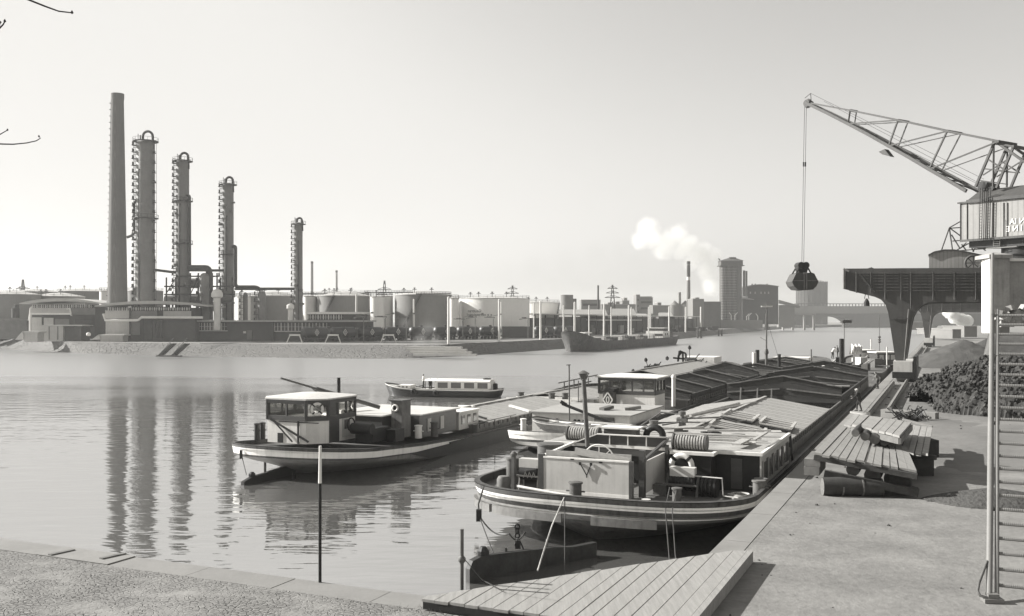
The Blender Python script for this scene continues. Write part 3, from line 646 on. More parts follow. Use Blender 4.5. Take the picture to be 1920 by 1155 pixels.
# twin silo
c = D(1275, 600, 720); c.z = LZ; a = MB()
for dx in (-4.0, 4.0):
    a.lathe(c + V((dx, 0, 0)), [(3.8, 0), (3.8, 17.5), (0.2, 21)], 18)
a.fbox(1273, 1277, 548, 600, 718, 5, LZ); lowt('twin_silo', [('shell', m_far, a)], 'twin distant silo with pointed tops left of the ringed chimney', 'silo', None, c)
# silo tower
d = 770; c = D(1371, 600, d); c.z = LZ; k = d / F; top = D(0, 499, d).z - LZ
st = thing('silo_tower', 'tall dark cluster of concrete silos with a flared lantern top', 'silo', c)
mb = MB()
for dx in (-15, -5, 5, 15):
    for dy in (0, 1): mb.lathe(c + V((dx * k * .95, dy * 10 * k, 0)), [(5.6 * k, 0), (5.6 * k, top)], 18, False)
mb.build('silo_shell', m_silo, st, 40)
mb = MB(); z = 3.0
while z < top - 2:
    for dx in (-15, -5, 5): mb.lathe(c + V((dx * k * .95, 0, z)), [(5.6 * k, 0), (5.9 * k, .3), (5.6 * k, .6)], 16, False)
    z += 2.1
mb.build('hoop', m_far, st)
mb = MB(); hw = 22 * k; mb.b2(c.x - hw * 1.02, c.x + hw * 1.05, d - 9 * k, d + 20 * k, LZ + top, LZ + top + .6); mb.b2(c.x - hw * .93, c.x + hw * .93, d - 6 * k, d + 18 * k, LZ + top + .6, D(0, 489, d).z); mb.build('gallery', m_silo, st)
mb = MB(); z0, z1 = D(0, 489, d).z, D(0, 483, d).z
mb.add([(c.x - hw, d - 7 * k, z0), (c.x + hw, d - 7 * k, z0), (c.x + hw, d + 19 * k, z0), (c.x - hw, d + 19 * k, z0), (c.x - 3 * k, d + 5 * k, z1), (c.x + 8 * k, d + 5 * k, z1)], [(0, 1, 5, 4), (1, 2, 5), (2, 3, 4, 5), (3, 0, 4), (0, 3, 2, 1)])
mb.b2(c.x - 3 * k, c.x + 9 * k, d, d + 8 * k, z1 - 1, z1 + .4); mb.build('roof', m_silo, st)
mb = MB(); mb.bar(D(1350, 488, d), D(1347, 484.5, d), .8); mb.build('conveyor_head', m_fard, st)
mb = MB(); mb.fbox(1394, 1397.5, 507, 555, d + 3, 2); mb.fbox(1399, 1401.5, 508, 555, d + 3, 2); mb.build('elevator_shaft', m_silo, st)
# mill building
ml = thing('mill_building', 'large dark mill with a shallow arched roof right of the silo tower', 'building', (D(1428, 600, 790).x, 790, LZ))
mb = MB(); P = [D(x, y, 790) for x, y in ((1402, 608), (1402, 538), (1412, 535), (1425, 534), (1440, 534.5), (1459, 537), (1459.5, 608))]
for p in P:
    if p.z < 3: p.z = LZ
mb.prism(P, (0, 30, 0)); mb.build('wall', m_fard, ml)
mb = MB(); Pr = [D(x, y, 789.4) for x, y in ((1401, 538.5), (1412, 535.2), (1425, 534.2), (1440, 534.7), (1460.5, 537.5), (1460.5, 536.3), (1440, 533.3), (1425, 532.8), (1412, 533.8), (1401, 537))]; mb.prism(Pr, (0, 31, 0)); mb.build('roof', m_far, ml)
mb = MB(); mb.fbox(1392, 1413, 560, 608, 783, 12, LZ); mb.build('annexe', m_fard, ml); mb = MB(); mb.prism([D(1390, 560.5, 782.5), D(1390, 557, 782.5), D(1414, 561, 782.5), D(1414, 562, 782.5)], (0, 13, 0)); mb.build('annexe_roof', m_farl, ml)
for x in (1406, 1415, 1426, 1433, 1440):
    mb = MB(); mb.fbox(x, x + 2.2, 547, 551, 789.7, .3); mb.build('window', m_farl, ml)
mb = MB()
for x in (1410, 1416, 1438): mb.fbox(x, x + 1.5, 532, 535, 800, 2)
mb.build('roof_vent', m_fard, ml)
for (x, y) in ((1371, 586), (1378, 586), (1400, 588), (1404, 587), (1421, 588)):
    mb = MB(); p = D(x, 605, 755); p.z = LZ; mb.bar(p, D(x, y + 5, 755), .3); mb.bar(D(x, y + 5, 755), D(x + (5 if x % 2 == 0 else -4), y, 755), .3)
    solo('quay_lamp', mb, m_pale, 'thin slanting lamp at the foot of the silos, at %s' % {1371: 'the far left of the row', 1378: 'the second place from the left', 1400: 'the middle of the row', 1404: 'the second place from the right', 1421: 'the right end of the row'}[x], 'lamp', 'slanting quay lamps by the silos')
mb = MB(); mb.fbox(1352, 1430, 600, 612, 745, 5, LZ); solo('quay_shed', mb, m_far, 'long low shed along the water under the silos', 'shed')
mb = MB(); mb.fbox(1460, 1490, 572, 612, 850, 6, LZ); mb.prism([D(1460, 562, 848), D(1500, 573, 848), D(1500, 577, 848), D(1460, 568, 848)], (0, 6, 0)); solo('conveyor_bridge', mb, m_far, 'sloping conveyor bridge right of the mill', 'conveyor')
# gas holder
d = 1350; c = D(1522, 600, d); c.z = LZ; r = 28 / F * d; h = D(0, 530, d).z - LZ
gh = thing('gas_holder', 'huge pale cylindrical gas holder behind the hanging grab', 'gas holder', c)
mb = MB(); mb.lathe(c, [(r, 0), (r, h)], 48, False); mb.build('shell', m_fard, gh, 40); mb = MB(); mb.lathe(c, [(r * 1.01, h), (r * .6, h + 3), (.1, h + 4)], 48, False); mb.build('roof', m_far, gh, 30)
mb = MB()
for z in (h * .25, h * .5, h * .75, h): mb.ring(c + V((0, 0, z)), r + .3, .35, n=48, m=4)
for i in range(24): a_ = i * math.pi / 12; mb.bar(c + V((r * math.cos(a_), r * math.sin(a_), 0)) * 1, c + V((r * math.cos(a_), r * math.sin(a_), h + 1.5)), .6)
mb.build('guide_frame', m_fard, gh)
# road bridge over the canal, far off
d = 1180; br = thing('canal_bridge', 'long low bridge with a dark arch across the far end of the canal', 'bridge', (D(1570, 600, d).x, d, LZ))
mb = MB(); mb.fbox(1480, 1990, 574, 588, d, 25); mb.fbox(1980, 2400, 574, 610, d, 25, LZ); mb.build('deck', m_far, br)
mb = MB(); A = []
for i in range(21): a_ = math.pi * i / 20; A.append(D(1560 - 32 * math.cos(a_), 610 - 17 * math.sin(a_), d - 2))
P = [D(1480, 611, d - 2), D(1480, 588, d - 2), D(1990, 588, d - 2), D(1990, 611, d - 2), D(1592, 611, d - 2)]
for i in range(20): mb.add([A[i], A[i + 1], V((A[i + 1].x, d - 2, D(0, 588, d).z)), V((A[i].x, d - 2, D(0, 588, d).z)), A[i] + V((0, 26, 0)), A[i + 1] + V((0, 26, 0))], [(0, 1, 2, 3), (0, 1, 5, 4)])
mb.b2(D(1465, 0, d).x, A[0].x, d - 2, d + 24, WZ, D(0, 588, d).z); mb.b2(A[-1].x, D(2400, 0, d).x, d - 2, d + 24, WZ, D(0, 588, d).z); mb.build('arch_wall', m_fard, br)
mb = MB(); mb.fbox(1490, 2400, 569, 570.2, d - 1, .8); x = 1490
while x < 1960: mb.fbox(x, x + 1.2, 569, 574, d - 1, .8); x += 6
mb.build('railing', m_fard, br)
d = 900; mb = MB(); mb.fbox(1460, 1530, 588, 591, d, 4)
for x in (1468, 1486, 1508, 1526): mb.fbox(x, x + 2.5, 590, 612, d, 4, WZ)
solo('jetty_bridge', mb, m_far, 'low footbridge on piles before the far canal bridge', 'bridge')
for (x, y, w_, lb) in ((1494, 608, 9, 'white boat moored far off left of the bridge arch'), (1512, 607, 14, 'low grey boat moored beside the small white boat')):
    p = G(x, y + 6, WZ); t = thing('moored_boat', lb, 'boat', p); k = p.y / F; mb = MB()
    mb.prism([p + V((-w_ * k, 0, 0)), p + V((-w_ * k * 1.1, 0, 1.8)), p + V((w_ * k, 0, 1.6)), p + V((w_ * k * .95, 0, 0))], (0, 5, 0)); mb.build('hull', m_fard if w_ > 10 else m_post, t)
    mb = MB(); mb.box(p + V((-w_ * k * .3, 2.5, 2.4)), (w_ * k * .9, 3, 1.6)); mb.build('cabin', m_farl, t)
# long far sheds and gabled houses behind the cargo boat
A_, B_ = D(1000, 600, 372), D(1309, 600, 590); A_.z = B_.z = LZ; dv = B_ - A_; SL = dv.length; sa = math.atan2(dv.y, dv.x); T = frame(A_, sa)
sd = thing('long_shed', 'long dark open shed with a pale roof edge behind the far cargo boat', 'shed', A_, sa)
mb = MB(T); mb.b2(0, SL, 2, 10, 0, 7.2); mb.build('wall', m_wallB, sd)
for (x0, x1, z, y0) in ((-1, SL * .3, 8.6, -2), (SL * .27, SL, 8.3, -1.5), (SL * .25, SL * .5, 6.2, -4)):
    mb = MB(T); mb.b2(x0, x1, y0, 11, z, z + .35); mb.build('roof', m_pale, sd)
x = 0.0
while x < SL:
    mb = MB(T); mb.b2(x, x + .35, -1, -.65, 0, 8.3); mb.build('post', m_fard, sd); x += 9.4
for i in range(24):
    x = random.uniform(2, SL - 6); mb = MB(T); mb.b2(x, x + random.uniform(1.5, 6), .2, 1.6, 0, random.uniform(1, 4.4)); mb.build('stored_load', m_mid if i % 3 else m_wallA, sd)
def gable(x0, x1, yr, ye, d, label):
    t = thing('gabled_house', label, 'house', (D((x0 + x1) / 2, 600, d).x, d, LZ)); dep = 9
    mb = MB(); mb.fbox(x0, x1, ye, 600, d, dep, LZ); a_, b_ = D(x1, ye, d), D(x1, yr, d)
    mb.add([a_, a_ + V((0, dep, 0)), b_ + V((0, dep / 2, 0))], [(0, 1, 2)]); mb.build('wall', m_wallB, t)
    mb = MB(); L, Rr = D(x0 - 1, ye, d - .5), D(x1 + 1, ye, d - .5); z1 = D(0, yr, d).z
    mb.add([L, Rr, V((Rr.x - 1, d + dep / 2, z1)), V((L.x + 1, d + dep / 2, z1)), L + V((0, dep + 1, 0)), Rr + V((0, dep + 1, 0))], [(0, 1, 2, 3), (3, 2, 5, 4)]); mb.build('roof', m_farroof, t)
gable(1045, 1140, 580, 594, 445, 'long house with a pale roof behind the long shed, left of the gabled pair')
gable(1147, 1193, 578.5, 591, 520, 'house with a steep pale tiled roof behind the long shed')
gable(1235, 1263, 586, 594, 560, 'small house with a pale roof at the right of the steep roofed one')
gable(1190, 1216, 588, 594, 540, 'low annexe between the two pale roofed houses')
# mooring piles (dolphins)
for x, lb in ((1311.5, 'left pair of thick mooring piles by the far quay'), (1350.5, 'right pair of mooring piles by the far quay')):
    mb = MB(); p = G(x, 634 if x < 1320 else 630, WZ)
    for dx in (-.9, .9): mb.cyl(p + V((dx, 0, -1)), .5, 6.4 if x < 1320 else 5.0, 10)
    if x < 1320: mb.cyl(p + V((0, 0, 5.2)), 1.7, .5, 12)
    solo('mooring_piles', mb, m_dark, lb, 'mooring piles', 'mooring piles at the far quay', 40)
for i, x in enumerate((1266, 1282, 1300, 1322, 1334, 1343)):
    mb = MB(); p = G(x, 623 - i * .9, LZ); mb.box(p + V((0, 4, 1.0)), (2.2 + i % 3, 1.4, 1.6 + i % 2)); mb.cyl(p + V((1.5, 3, 0)), .4, 1.1, 8)
    solo('crate', mb, m_fard, ['first', 'second', 'third', 'fourth', 'fifth', 'sixth'][i] + ' dark crate from the left on the far quay right of the cargo boat', 'crate', 'crates on the far quay')
# canal side silhouettes under the portal crane
for i, (a_, b_, y, dd, lb) in enumerate(((1702, 1730, 604, 620, 'low block seen under the arch of the near crane leg'), (1752, 1775, 617, 420, 'pale wall right of the far crane leg'), (1786, 1802, 618, 330, 'small square hut behind the coal heap'), (1808, 1832, 612, 360, 'flat shed right of the square hut'))):
    block([(a_, b_, y)], lb, 'low_shed', m_far, dd)
# ================================================================ BARGES
m_hblk = mt('hull_black', 0.022, 0.35, 0.8, 0.55, 0.25, stain=0.2)
m_hgry = mt('hull_grey', 0.07, 0.42, 0.9, 0.65, 0.4, stain=0.5)
m_hmid = mt('hull_worn_grey', 0.15, 0.35, 0.7, 0.7, 0.4, stain=0.3)
m_hwht = mt('hull_white', 0.75, 0.06, 1.2, 0.6, 0.08, stain=0.15)
m_deck = mt('deck_steel', 0.10, 0.35, 0.7, 0.8, 0.3)
m_dwhite = mt('deck_white', 0.7, 0.1, 1.0, 0.6, 0.08, stain=0.12)
m_hatch = mt('hatch_board', 0.31, 0.09, 0.5, 0.85, 0.25, kind='wood', stretch=(6, .5, 1), stain=0.05)
m_coam = mt('coaming_wood', 0.05, 0.35, 1.2, 0.8, 0.4, isl=0.25, stretch=(1, 1, 3), stain=0.1)
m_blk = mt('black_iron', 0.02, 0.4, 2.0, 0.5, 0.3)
m_iron = mt('grey_iron', 0.10, 0.35, 2.0, 0.6, 0.3)
m_var = mt('varnished_wood', 0.06, 0.3, 1.5, 0.4, 0.15, stretch=(1, 1, 4), spec=0.5)
m_wood = mt('bare_wood', 0.32, 0.2, 1.5, 0.85, 0.3, isl=0.3, stretch=(4, 1, 4))
m_rope = mt('rope_fibre', 0.35, 0.3, 8, 0.9, 0.4)
m_roped = mt('dark_rope', 0.05, 0.3, 8, 0.9, 0.4)
m_panel = mt('panel_pale', 0.5, 0.1, 0.7, 0.6, 0.08, stain=0.15)
m_lamp = glass('port_glass', 0.12)
m_wg = mt('cabin_glass', 0.16, 0.2, 0.8, 0.06, 0.0, spec=0.8)
def hull(parent, T, L, W, lv, mats, ss=1.0, sa=14.0, sb=0.8, sbl=14.0, deck=None, dm=None, hole=None):
    """loft of plan curves; lv = (z, inset aft, stern length, stern power, width factor, bow length, inset fore, sheer factor, material)"""
    def plan(l):
        z, yi, Ls, p, wf, Lb, yo, sf, _ = l; hw = W / 2 * wf; pts = []
        for i in range(13): a = math.pi / 2 * i / 12; pts.append((hw * math.sin(a) ** p, yi + Ls * (1 - math.cos(a))))
        for i in range(1, 9): pts.append((hw, yi + Ls + (L - yo - Lb - yi - Ls) * i / 9))
        for i in range(13): a = math.pi / 2 * i / 12; pts.append((hw * math.cos(a) ** .8, L - yo - Lb + Lb * math.sin(a)))
        def sh(y): return ss * max(0, 1 - y / sa) ** 2 + sb * max(0, 1 - (L - y) / sbl) ** 2
        return [V((x, y, z + sf * sh(y))) for x, y in pts]
    mb = MB(T); Ps = [plan(l) for l in lv]; n = len(Ps[0])
    for sgn in (1, -1):
        for j in range(len(lv) - 1):
            mb.m = lv[j][8]
            a = [V((sgn * p.x, p.y, p.z)) for p in Ps[j]]; b_ = [V((sgn * p.x, p.y, p.z)) for p in Ps[j + 1]]
            mb.add(a + b_, [(i, i + 1, n + i + 1, n + i) for i in range(n - 1)])
    h = mb.build('hull', mats, parent, 35)
    if deck is not None:                  # deck sheet (with an optional rectangular well), following the sheer
        mb = MB(T); l = list(lv[0]); l[0] = deck; l[4] = lv[0][4] - .012; P = plan(l)
        for sgn in (1, -1):
            for i in range(n - 1):
                a, b_ = P[i], P[i + 1]
                if hole and a.y > hole[0] and b_.y < hole[1]: xi = hole[2]
                else: xi = 0
                if a.x < xi: continue
                mb.add([(sgn * xi, a.y, a.z), (sgn * a.x, a.y, a.z), (sgn * b_.x, b_.y, b_.z), (sgn * xi, b_.y, b_.z)], [(0, 1, 2, 3)])
        mb.build('deck', dm or m_deck, parent)
        mb = MB(T)                         # inner face and cap of the bulwark
        capP = plan(lv[0])
        for sgn in (1, -1):
            o_ = [V((sgn * p.x, p.y, p.z + .03)) for p in capP]; c0 = V((0, (lv[0][1] + L) / 2, 0))
            i_ = [V((p.x * .975, (p.y - c0.y) * .994 + c0.y, p.z)) for p in o_]; d_ = [V((i_[k].x, i_[k].y, P[k].z)) for k in range(n)]
            b_ = [V((p.x, p.y, p.z - .08)) for p in o_]
            mb.add(o_ + i_, [(k, k + 1, n + k + 1, n + k) for k in range(n - 1)]); mb.add(i_ + d_, [(k, k + 1, n + k + 1, n + k) for k in range(n - 1)])
        mb.build('bulwark', m_hgry, parent, 35)
    return h
def bollard(parent, T, x, y, z, r=.22, h=.7, m=None, pair=False, tip=True):
    for k in ((0, .55) if pair else (0,)):
        mb = MB(T); mb.lathe((x, y + k, z), [(r, 0), (r, h), (r * 1.18, h), (r * 1.18, h + .07), (r * .4, h + .1)], 18); mb.tube([(x - r * 1.6, y + k, z + h * .6), (x + r * 1.6, y + k, z + h * .6)], .04, 6)
        mb.build('bollard', m or m_iron, parent, 40)
def rope(name, pts, label, r=.03, m=None, sag=0, parent=None):
    P = [V(p) for p in pts]; out = []
    for i in range(len(P) - 1):
        for k in range(8): f_ = k / 8; q_ = P[i].lerp(P[i + 1], f_); q_.z -= sag * 4 * f_ * (1 - f_); out.append(q_)
    out.append(P[-1]); mb = MB(); mb.tube(out, r, 6)
    if parent: return mb.build(name, m or m_rope, parent, 60)
    return solo(name, mb, m or m_rope, label, 'rope', None, 60)
def lifebuoy(c, r, nrm, label, ax=None):
    nrm = V(nrm).normalized(); a = nrm.cross(V((0, 0, 1))).normalized(); b_ = nrm.cross(a)
    mb = MB(); mb.ring(c, r, r * .28, (a, b_), 28, 10); t = solo('lifebuoy', mb, m_dwhite, label, 'lifebuoy', None, 60)
    for k in range(4):
        an = math.pi / 4 + k * math.pi / 2; mb = MB(); p = c + r * (a * math.cos(an) + b_ * math.sin(an)); tg = -a * math.sin(an) + b_ * math.cos(an)
        mb.tube([p - tg * r * .14, p + tg * r * .14], r * .31, 10); mb.build('band', m_blk, t, 40)
def gab(mb, s, t0, t1, z0, ze, zp, th=.14, boards=4):
    tm = (t0 + t1) / 2
    for i in range(boards):
        f0, f1 = i / boards, (i + 1) / boards - .02; yo = s + (.035 if i % 2 else 0)
        def zz(f, pk): return z0 + ((zp if pk else ze) - z0) * f
        for (a, b_, pa, pb) in ((t0, tm, 0, 1), (tm, t1, 1, 0)):
            vs = [(a, yo, zz(f0, pa)), (b_, yo, zz(f0, pb)), (b_, yo, zz(f1, pb)), (a, yo, zz(f1, pa))]
            mb.add([V(v) for v in vs] + [V(v) + V((0, th, 0)) for v in vs], [(0, 1, 2, 3), (7, 6, 5, 4), (0, 4, 5, 1), (1, 5, 6, 2), (2, 6, 7, 3), (3, 7, 4, 0)])
def coam(parent, T, s, t0, t1, z0, ze, zp, cap=True, brackets=False):
    mb = MB(T); gab(mb, s, t0, t1, z0, ze, zp); mb.build('bulkhead', m_coam, parent)
    if cap:
        mb = MB(T); tm = (t0 + t1) / 2; up = V((0, 0, 1))
        mb.bar((t0, s + .06, ze + .05), (tm, s + .06, zp + .05), .26, .07); mb.bar((tm, s + .06, zp + .05), (t1, s + .06, ze + .05), .26, .07)
        mb.bar((t0, s - .03, z0 + (ze - z0) * .5), (tm - .3, s - .03, z0 + (zp - z0) * .5), .1, .12); mb.bar((tm + .3, s - .03, z0 + (zp - z0) * .5), (t1, s - .03, z0 + (ze - z0) * .5), .1, .12)
        
        mb.build('bulkhead_rail', m_hmid, parent)
    if brackets:
        for f_ in (.25, .55, .8):
            mb = MB(T); t = t0 + (tm - t0) * f_; mb.bar((t, s - .3, z0), (t, s - .02, z0 + (zp - z0) * .5), .12); mb.build('bracket', m_hmid, parent)
def hatchroof(parent, T, s0, s1, t0, t1, ze, zp, m=None, th=.08, n=None, zb=None):
    """boards lying across from ridge to side, one mesh"""
    tm = (t0 + t1) / 2; mb = MB(T); s = s0; n = n or .9; k = 0
    while s < s1 - .01:
        e = min(s + n, s1); o = .012 * (k % 3); k += 1
        for (a, b_, za, zb_) in ((t0, tm, ze, zp), (tm, t1, zp, ze)):
            vs = [(a, s, za + o), (b_, s, zb_ + o), (b_, e - .025, zb_ + o), (a, e - .025, za + o)]
            mb.add([V(v) for v in vs] + [V(v) - V((0, 0, th)) for v in vs], [(0, 1, 2, 3), (7, 6, 5, 4), (0, 4, 5, 1), (1, 5, 6, 2), (2, 6, 7, 3), (3, 7, 4, 0)])
        s = e
    mb.build('hatch_cover', m or m_hatch, parent)
    mb = MB(T); mb.bar((tm, s0, zp + .06), (tm, s1, zp + .06), .22, .06); mb.build('ridge_board', m_hatch, parent)
def sidecoam(parent, T, s0, s1, t0, t1, z0, z1, studs=True, m=None):
    mb = MB(T)
    for t in (t0, t1): mb.b2(t - .05, t + .05, s0, s1, z0, z1)
    mb.b2(t0, t1, s0 - .05, s0 + .05, z0, z1); mb.build('coaming', m or m_hmid, parent)
    if studs:
        t, s = t1, s0 + .4
        while s < min(s1, s0 + 46):
            mb = MB(T); mb.b2(t - .04, t + .13, s - .12, s + .12, z1 - .28, z1 - .02); mb.build('cleat', m_iron, parent); s += .85
# ------------------------------------------------ A: barge along the quay
CT = -6.35
bt, bs = Q(36.9, CT, WZ), -UA
A = thing('cargo_barge', 'nearest big barge moored along the quay, with a roofless pale wheelhouse frame and striped stern', 'barge', bt, bs, 'moored cargo barges')
TA = frame(Q(36.9, CT, 0), -UA)           # x across (t - CT), y along (s - 36.9), z from quay level
TAh = frame(Q(36.9, CT - .78, 0), -UA)
hull(A, TAh, 96, 12.9, [
    (-0.42, 0, 4.2, .66, 1.0, 7, 0, 1, 0), (-0.62, .05, 4.2, .66, .995, 7, .1, 1, 1), (-0.84, .1, 4.3, .66, .99, 7, .2, 1, 0), (-1.04, .16, 4.4, .68, .985, 7, .3, 1, 2),
    (-1.10, .10, 4.4, .68, .995, 7, .3, 1, 1), (-1.16, .22, 4.4, .7, .98, 7, .3, .9, 3), (-1.42, .75, 5.6, .85, .97, 7.5, .7, .6, 0), (-1.9, 1.5, 9, 1.2, .95, 9, 1.2, .3, 0), (-2.45, 2.2, 13, 1.6, .93, 10, 2, 0, 0), (-3.2, 3.5, 14, 1.8, .9, 11, 3, 0, 3)],  # lower plating takes the darker grey to stand in for shadow there
    [m_hgry, m_hwht, m_hmid, m_hmid], ss=.16, sa=10, deck=-0.74, hole=(42, 82, 4.6))
mb = MB(TA)                                # rubbing strakes bolted under the stripe
def strake(x0, a0, a1):
    pts = []
    for i in range(9): a = a0 + (a1 - a0) * i / 8; pts.append((6.46 * math.sin(a) ** .68 * (1 if x0 > 0 else -1), .05 + 4.4 * (1 - math.cos(a)), -1.27 + .1 * math.cos(a)))
    return pts
for sg, a0, a1 in ((-1, 1.25, .62), (-1, .58, .05), (1, .02, .35)):
    mb = MB(TAh); P = strake(sg, a0, a1)
    for i in range(8): mb.bar(P[i], P[i + 1], .16, .34)
    mb.build('rubbing_strake', m_hmid, A)
# rudder
rp, rt = V((3.3, 38.3, 0)), V((-1.62, 34.3, 0)); dv = (rt - rp).normalized(); nv = V((-dv.y, dv.x, 0))
mb = MB(); prof = [(0, -1.85), (1.2, -1.85), (2.2, -1.72), (5.7, -1.5), (6.15, -1.62), (6.3, -1.9), (6.3, -3.2), (0, -3.2)]
mb.prism([rp + dv * x + V((0, 0, z)) - nv * .12 for x, z in prof], nv * .24); mb.build('rudder', mt('rudder_black', 0.035, .5, 1.2, .6, .4, stain=.3), A)
for x in (4.4, 2.4):
    mb = MB(); mb.bar(rp + dv * x + V((0, 0, -1.44)) - nv * .16, rp + dv * x + V((0, 0, -3.1)) - nv * .16, .2, .08); mb.build('rudder_strap', m_hgry, A)
mb = MB(); mb.lathe(rp + dv * 5.6 + V((0, 0, -1.5)), [(.22, 0), (.22, .15), (.1, .3)], 10); mb.build('rudder_lug', m_blk, A)
# chain tackle from the stern to the rudder
cp_ = D(970, 990, 36.2); mb = MB()
for k in range(5):
    c = cp_ + V((0, 0, .05 - k * .17)); mb.ring(c, .09, .035, 'X' if k % 2 else 'Y', 10, 6)
mb.box(cp_ + V((0, 0, -.1)), (.16, .16, .26)); mb.box(cp_ + V((.02, 0, -.62)), (.2, .16, .3)); mb.bar(cp_ + V((.1, 0, -.5)), cp_ + V((.3, 0, -.95)), .05); mb.build('chain_tackle', m_blk, A)
mb = MB(); f_ = D(898, 966, 39.3); mb.box(f_, (.22, .22, .48)); mb.build('hanging_fender', m_blk, A)
rope('rope', [D(907, 912, 40.6), D(897, 945, 39.6), D(898, 958, 39.4)], '', .035, m_roped, .02, A)
rope('rope', [D(900, 972, 39.3), D(925, 1037, 36.0)], '', .025, m_roped, .02, A)
rope('rope', [D(902, 972, 39.2), D(955, 1001, 37.3), D(985, 997, 37.5)], '', .03, m_roped, .28, A)
rope('rope', [D(1058, 933, 37.9), D(1035, 985, 36), D(1008, 1070, 33.8)], '', .028, m_rope, 0, A)
rope('rope', [D(1059, 933, 37.9), D(1059, 1080, 34)], '', .02, m_roped, 0, A)
# wheelhouse, roof and upper walls struck
wh = V((-3.2, 2.6)); x0, x1, y0, y1 = -3.43, .52, 2.5, 6.6; zb, zt = -.62, .9
mb = MB(TA); mb.b2(x0, x1, y0, y0 + .08, zb + .12, zt); mb.build('aft_panel', m_panel, A)
mb = MB(TA)

mb.b2(x0, x1, y0 - .03, y0 + .1, zt, zt + .07); mb.b2(x0 - .1, x1, y0 - .02, y0 + .3, zb - .02, zb + .12); mb.build('panel_trim', m_hwht, A)
mb = MB(TA); mb.b2(x0 - .25, x0, y0 - .02, y0 + .2, zb, zt + .15); mb.build('corner_post', m_var, A); mb = MB(TA); mb.b2(x1, x1 + .16, y0 - .05, y0 + .15, zb, zt + .05); mb.build('corner_post', m_var, A); mb = MB(TA); mb.b2(x1 + .3, x1 + .55, y0 + .4, y0 + .65, zb, zt + .5); mb.build('corner_post', m_var, A)
mb = MB(TA); mb.b2(x1 + .45, x1 + .53, y0 + .7, y1 - .3, zb + .15, zt); mb.build('side_panel', m_panel, A)
mb = MB(TA); mb.b2(x1 + .55, x1 + .7, y1 - .35, y1 - .2, zb, zt + .35); mb.bar((x1 + .5, y0 + .5, zt + .06), (x1 + .5, y1 + .3, zt + .55), .12); mb.build('side_rail', m_var, A)
mb = MB(TA); mb.prism([(x0 - .1, y1, zt - .3), (x1 + .5, y1, zt - .3), (x1 + .5, y1, zt + .62), (x0 + 1.1, y1, zt + .62), (x0 - .1, y1, zt + .15)], (0, .1, 0)); mb.build('forward_panel', m_var, A)
mb = MB(TA); mb.bar((x0 - .1, y1 - .03, zt + .18), (x0 + 1.1, y1 - .03, zt + .66), .14, .05); mb.bar((x0 + 1.1, y1 - .03, zt + .66), (x1 + .5, y1 - .03, zt + .66), .14, .05)
for x in (x0 + 1.7, x0 + 2.6, x0 + 3.5): mb.b2(x, x + .05, y1 - .06, y1 - .02, zt + .2, zt + .66)
mb.bar((x0 - .1, y0 + .3, zt + .05), (x0 - .1, y1, zt + .18), .14, .1); mb.build('forward_rail', m_dwhite, A)
mb = MB(TA); mb.b2(x0, x1, y0 + .3, y0 + .36, zt, zt + .3); mb.bar((x0 + 1.4, y0 + .25, zt + .35), (x1, y0 + .2, zt + .02), .06, .3); mb.build('loose_board', m_wood, A)
mb = MB(TA); mb.ring((x0 + 2.25, y0 + 1.0, zt - .15), .72, .035, 'Y', 28, 6)
for k in range(4): a = k * math.pi / 4; mb.bar((x0 + 2.25 - .7 * math.cos(a), y0 + 1, zt - .15 - .7 * math.sin(a)), (x0 + 2.25 + .7 * math.cos(a), y0 + 1, zt - .15 + .7 * math.sin(a)), .035)
mb.build('steering_wheel', m_dwhite, A, 60)
mb = MB(TA)
for a in ((x0 + 1.75, zt - .15), (x0 + 2.25, zt - .15)): mb.box((a[0], y0 - .06, a[1]), (.09, .08, .12)); mb.bar((a[0], y0 - .05, a[1]), (x0 + 2.05, y0 - .05, zt - .65), .035)
mb.bar((x0 + 2.05, y0 - .05, zt - .62), (x0 + 2.05, y0 - .05, zt - .75), .035); mb.b2(x0 + 1.3, x0 + 1.45, y0 - .06, y0, zt - .02, zt + .03); mb.b2(x0 + 2.6, x0 + 2.75, y0 - .06, y0, zt - .08, zt - .02); mb.build('wiper_hook', m_blk, A)
TS = TA @ Matrix.Translation((-.45, 0, -.12))
# capstan winch left of the wheelhouse
mb = MB(TS); mb.b2(-4.55, -4.4, 2.5, 2.7, zb, zt + .1); mb.lathe((-4.47, 2.6, zt + .1), [(.14, 0), (.16, .1), (.05, .2)], 10); mb.build('davit_post', m_iron, A)
mb = MB(TS); mb.b2(-4.35, -3.35, 2.9, 3.3, .45, .85); mb.build('winch_cover', m_panel, A)
mb = MB(TS); mb.tube([(-4.3, 3.1, .2), (-3.45, 3.1, .2)], .33, 16); mb.build('winch_drum', m_blk, A, 40)
mb = MB(TS)
for x in (-4.32, -3.42):
    mb.bar((x, 2.8, -.6), (x, 3.0, .45), .05); mb.bar((x, 3.5, -.6), (x, 3.2, .45), .05)
mb.bar((-4.4, 2.75, .1), (-3.3, 2.75, .1), .06)
for i in range(6): a = -4.05 + i * .1; mb.bar((a, 2.72, .02 + .25 * (i % 2)), (a + .1, 2.72, .3 - .25 * (i % 2)), .03)
mb.build('winch_frame', m_rope, A)
mb = MB(TS); mb.b2(-4.3, -3.5, 3.4, 3.9, -.7, .2); mb.build('gear_box', m_blk, A)
mb = MB(TA); mb.lathe((-4.35, 5.6, .0), [(.62, 0), (.62, 1.05), (.66, 1.05), (.66, 1.12), (.1, 1.15)], 22); mb.build('water_tank', m_iron, A, 40)
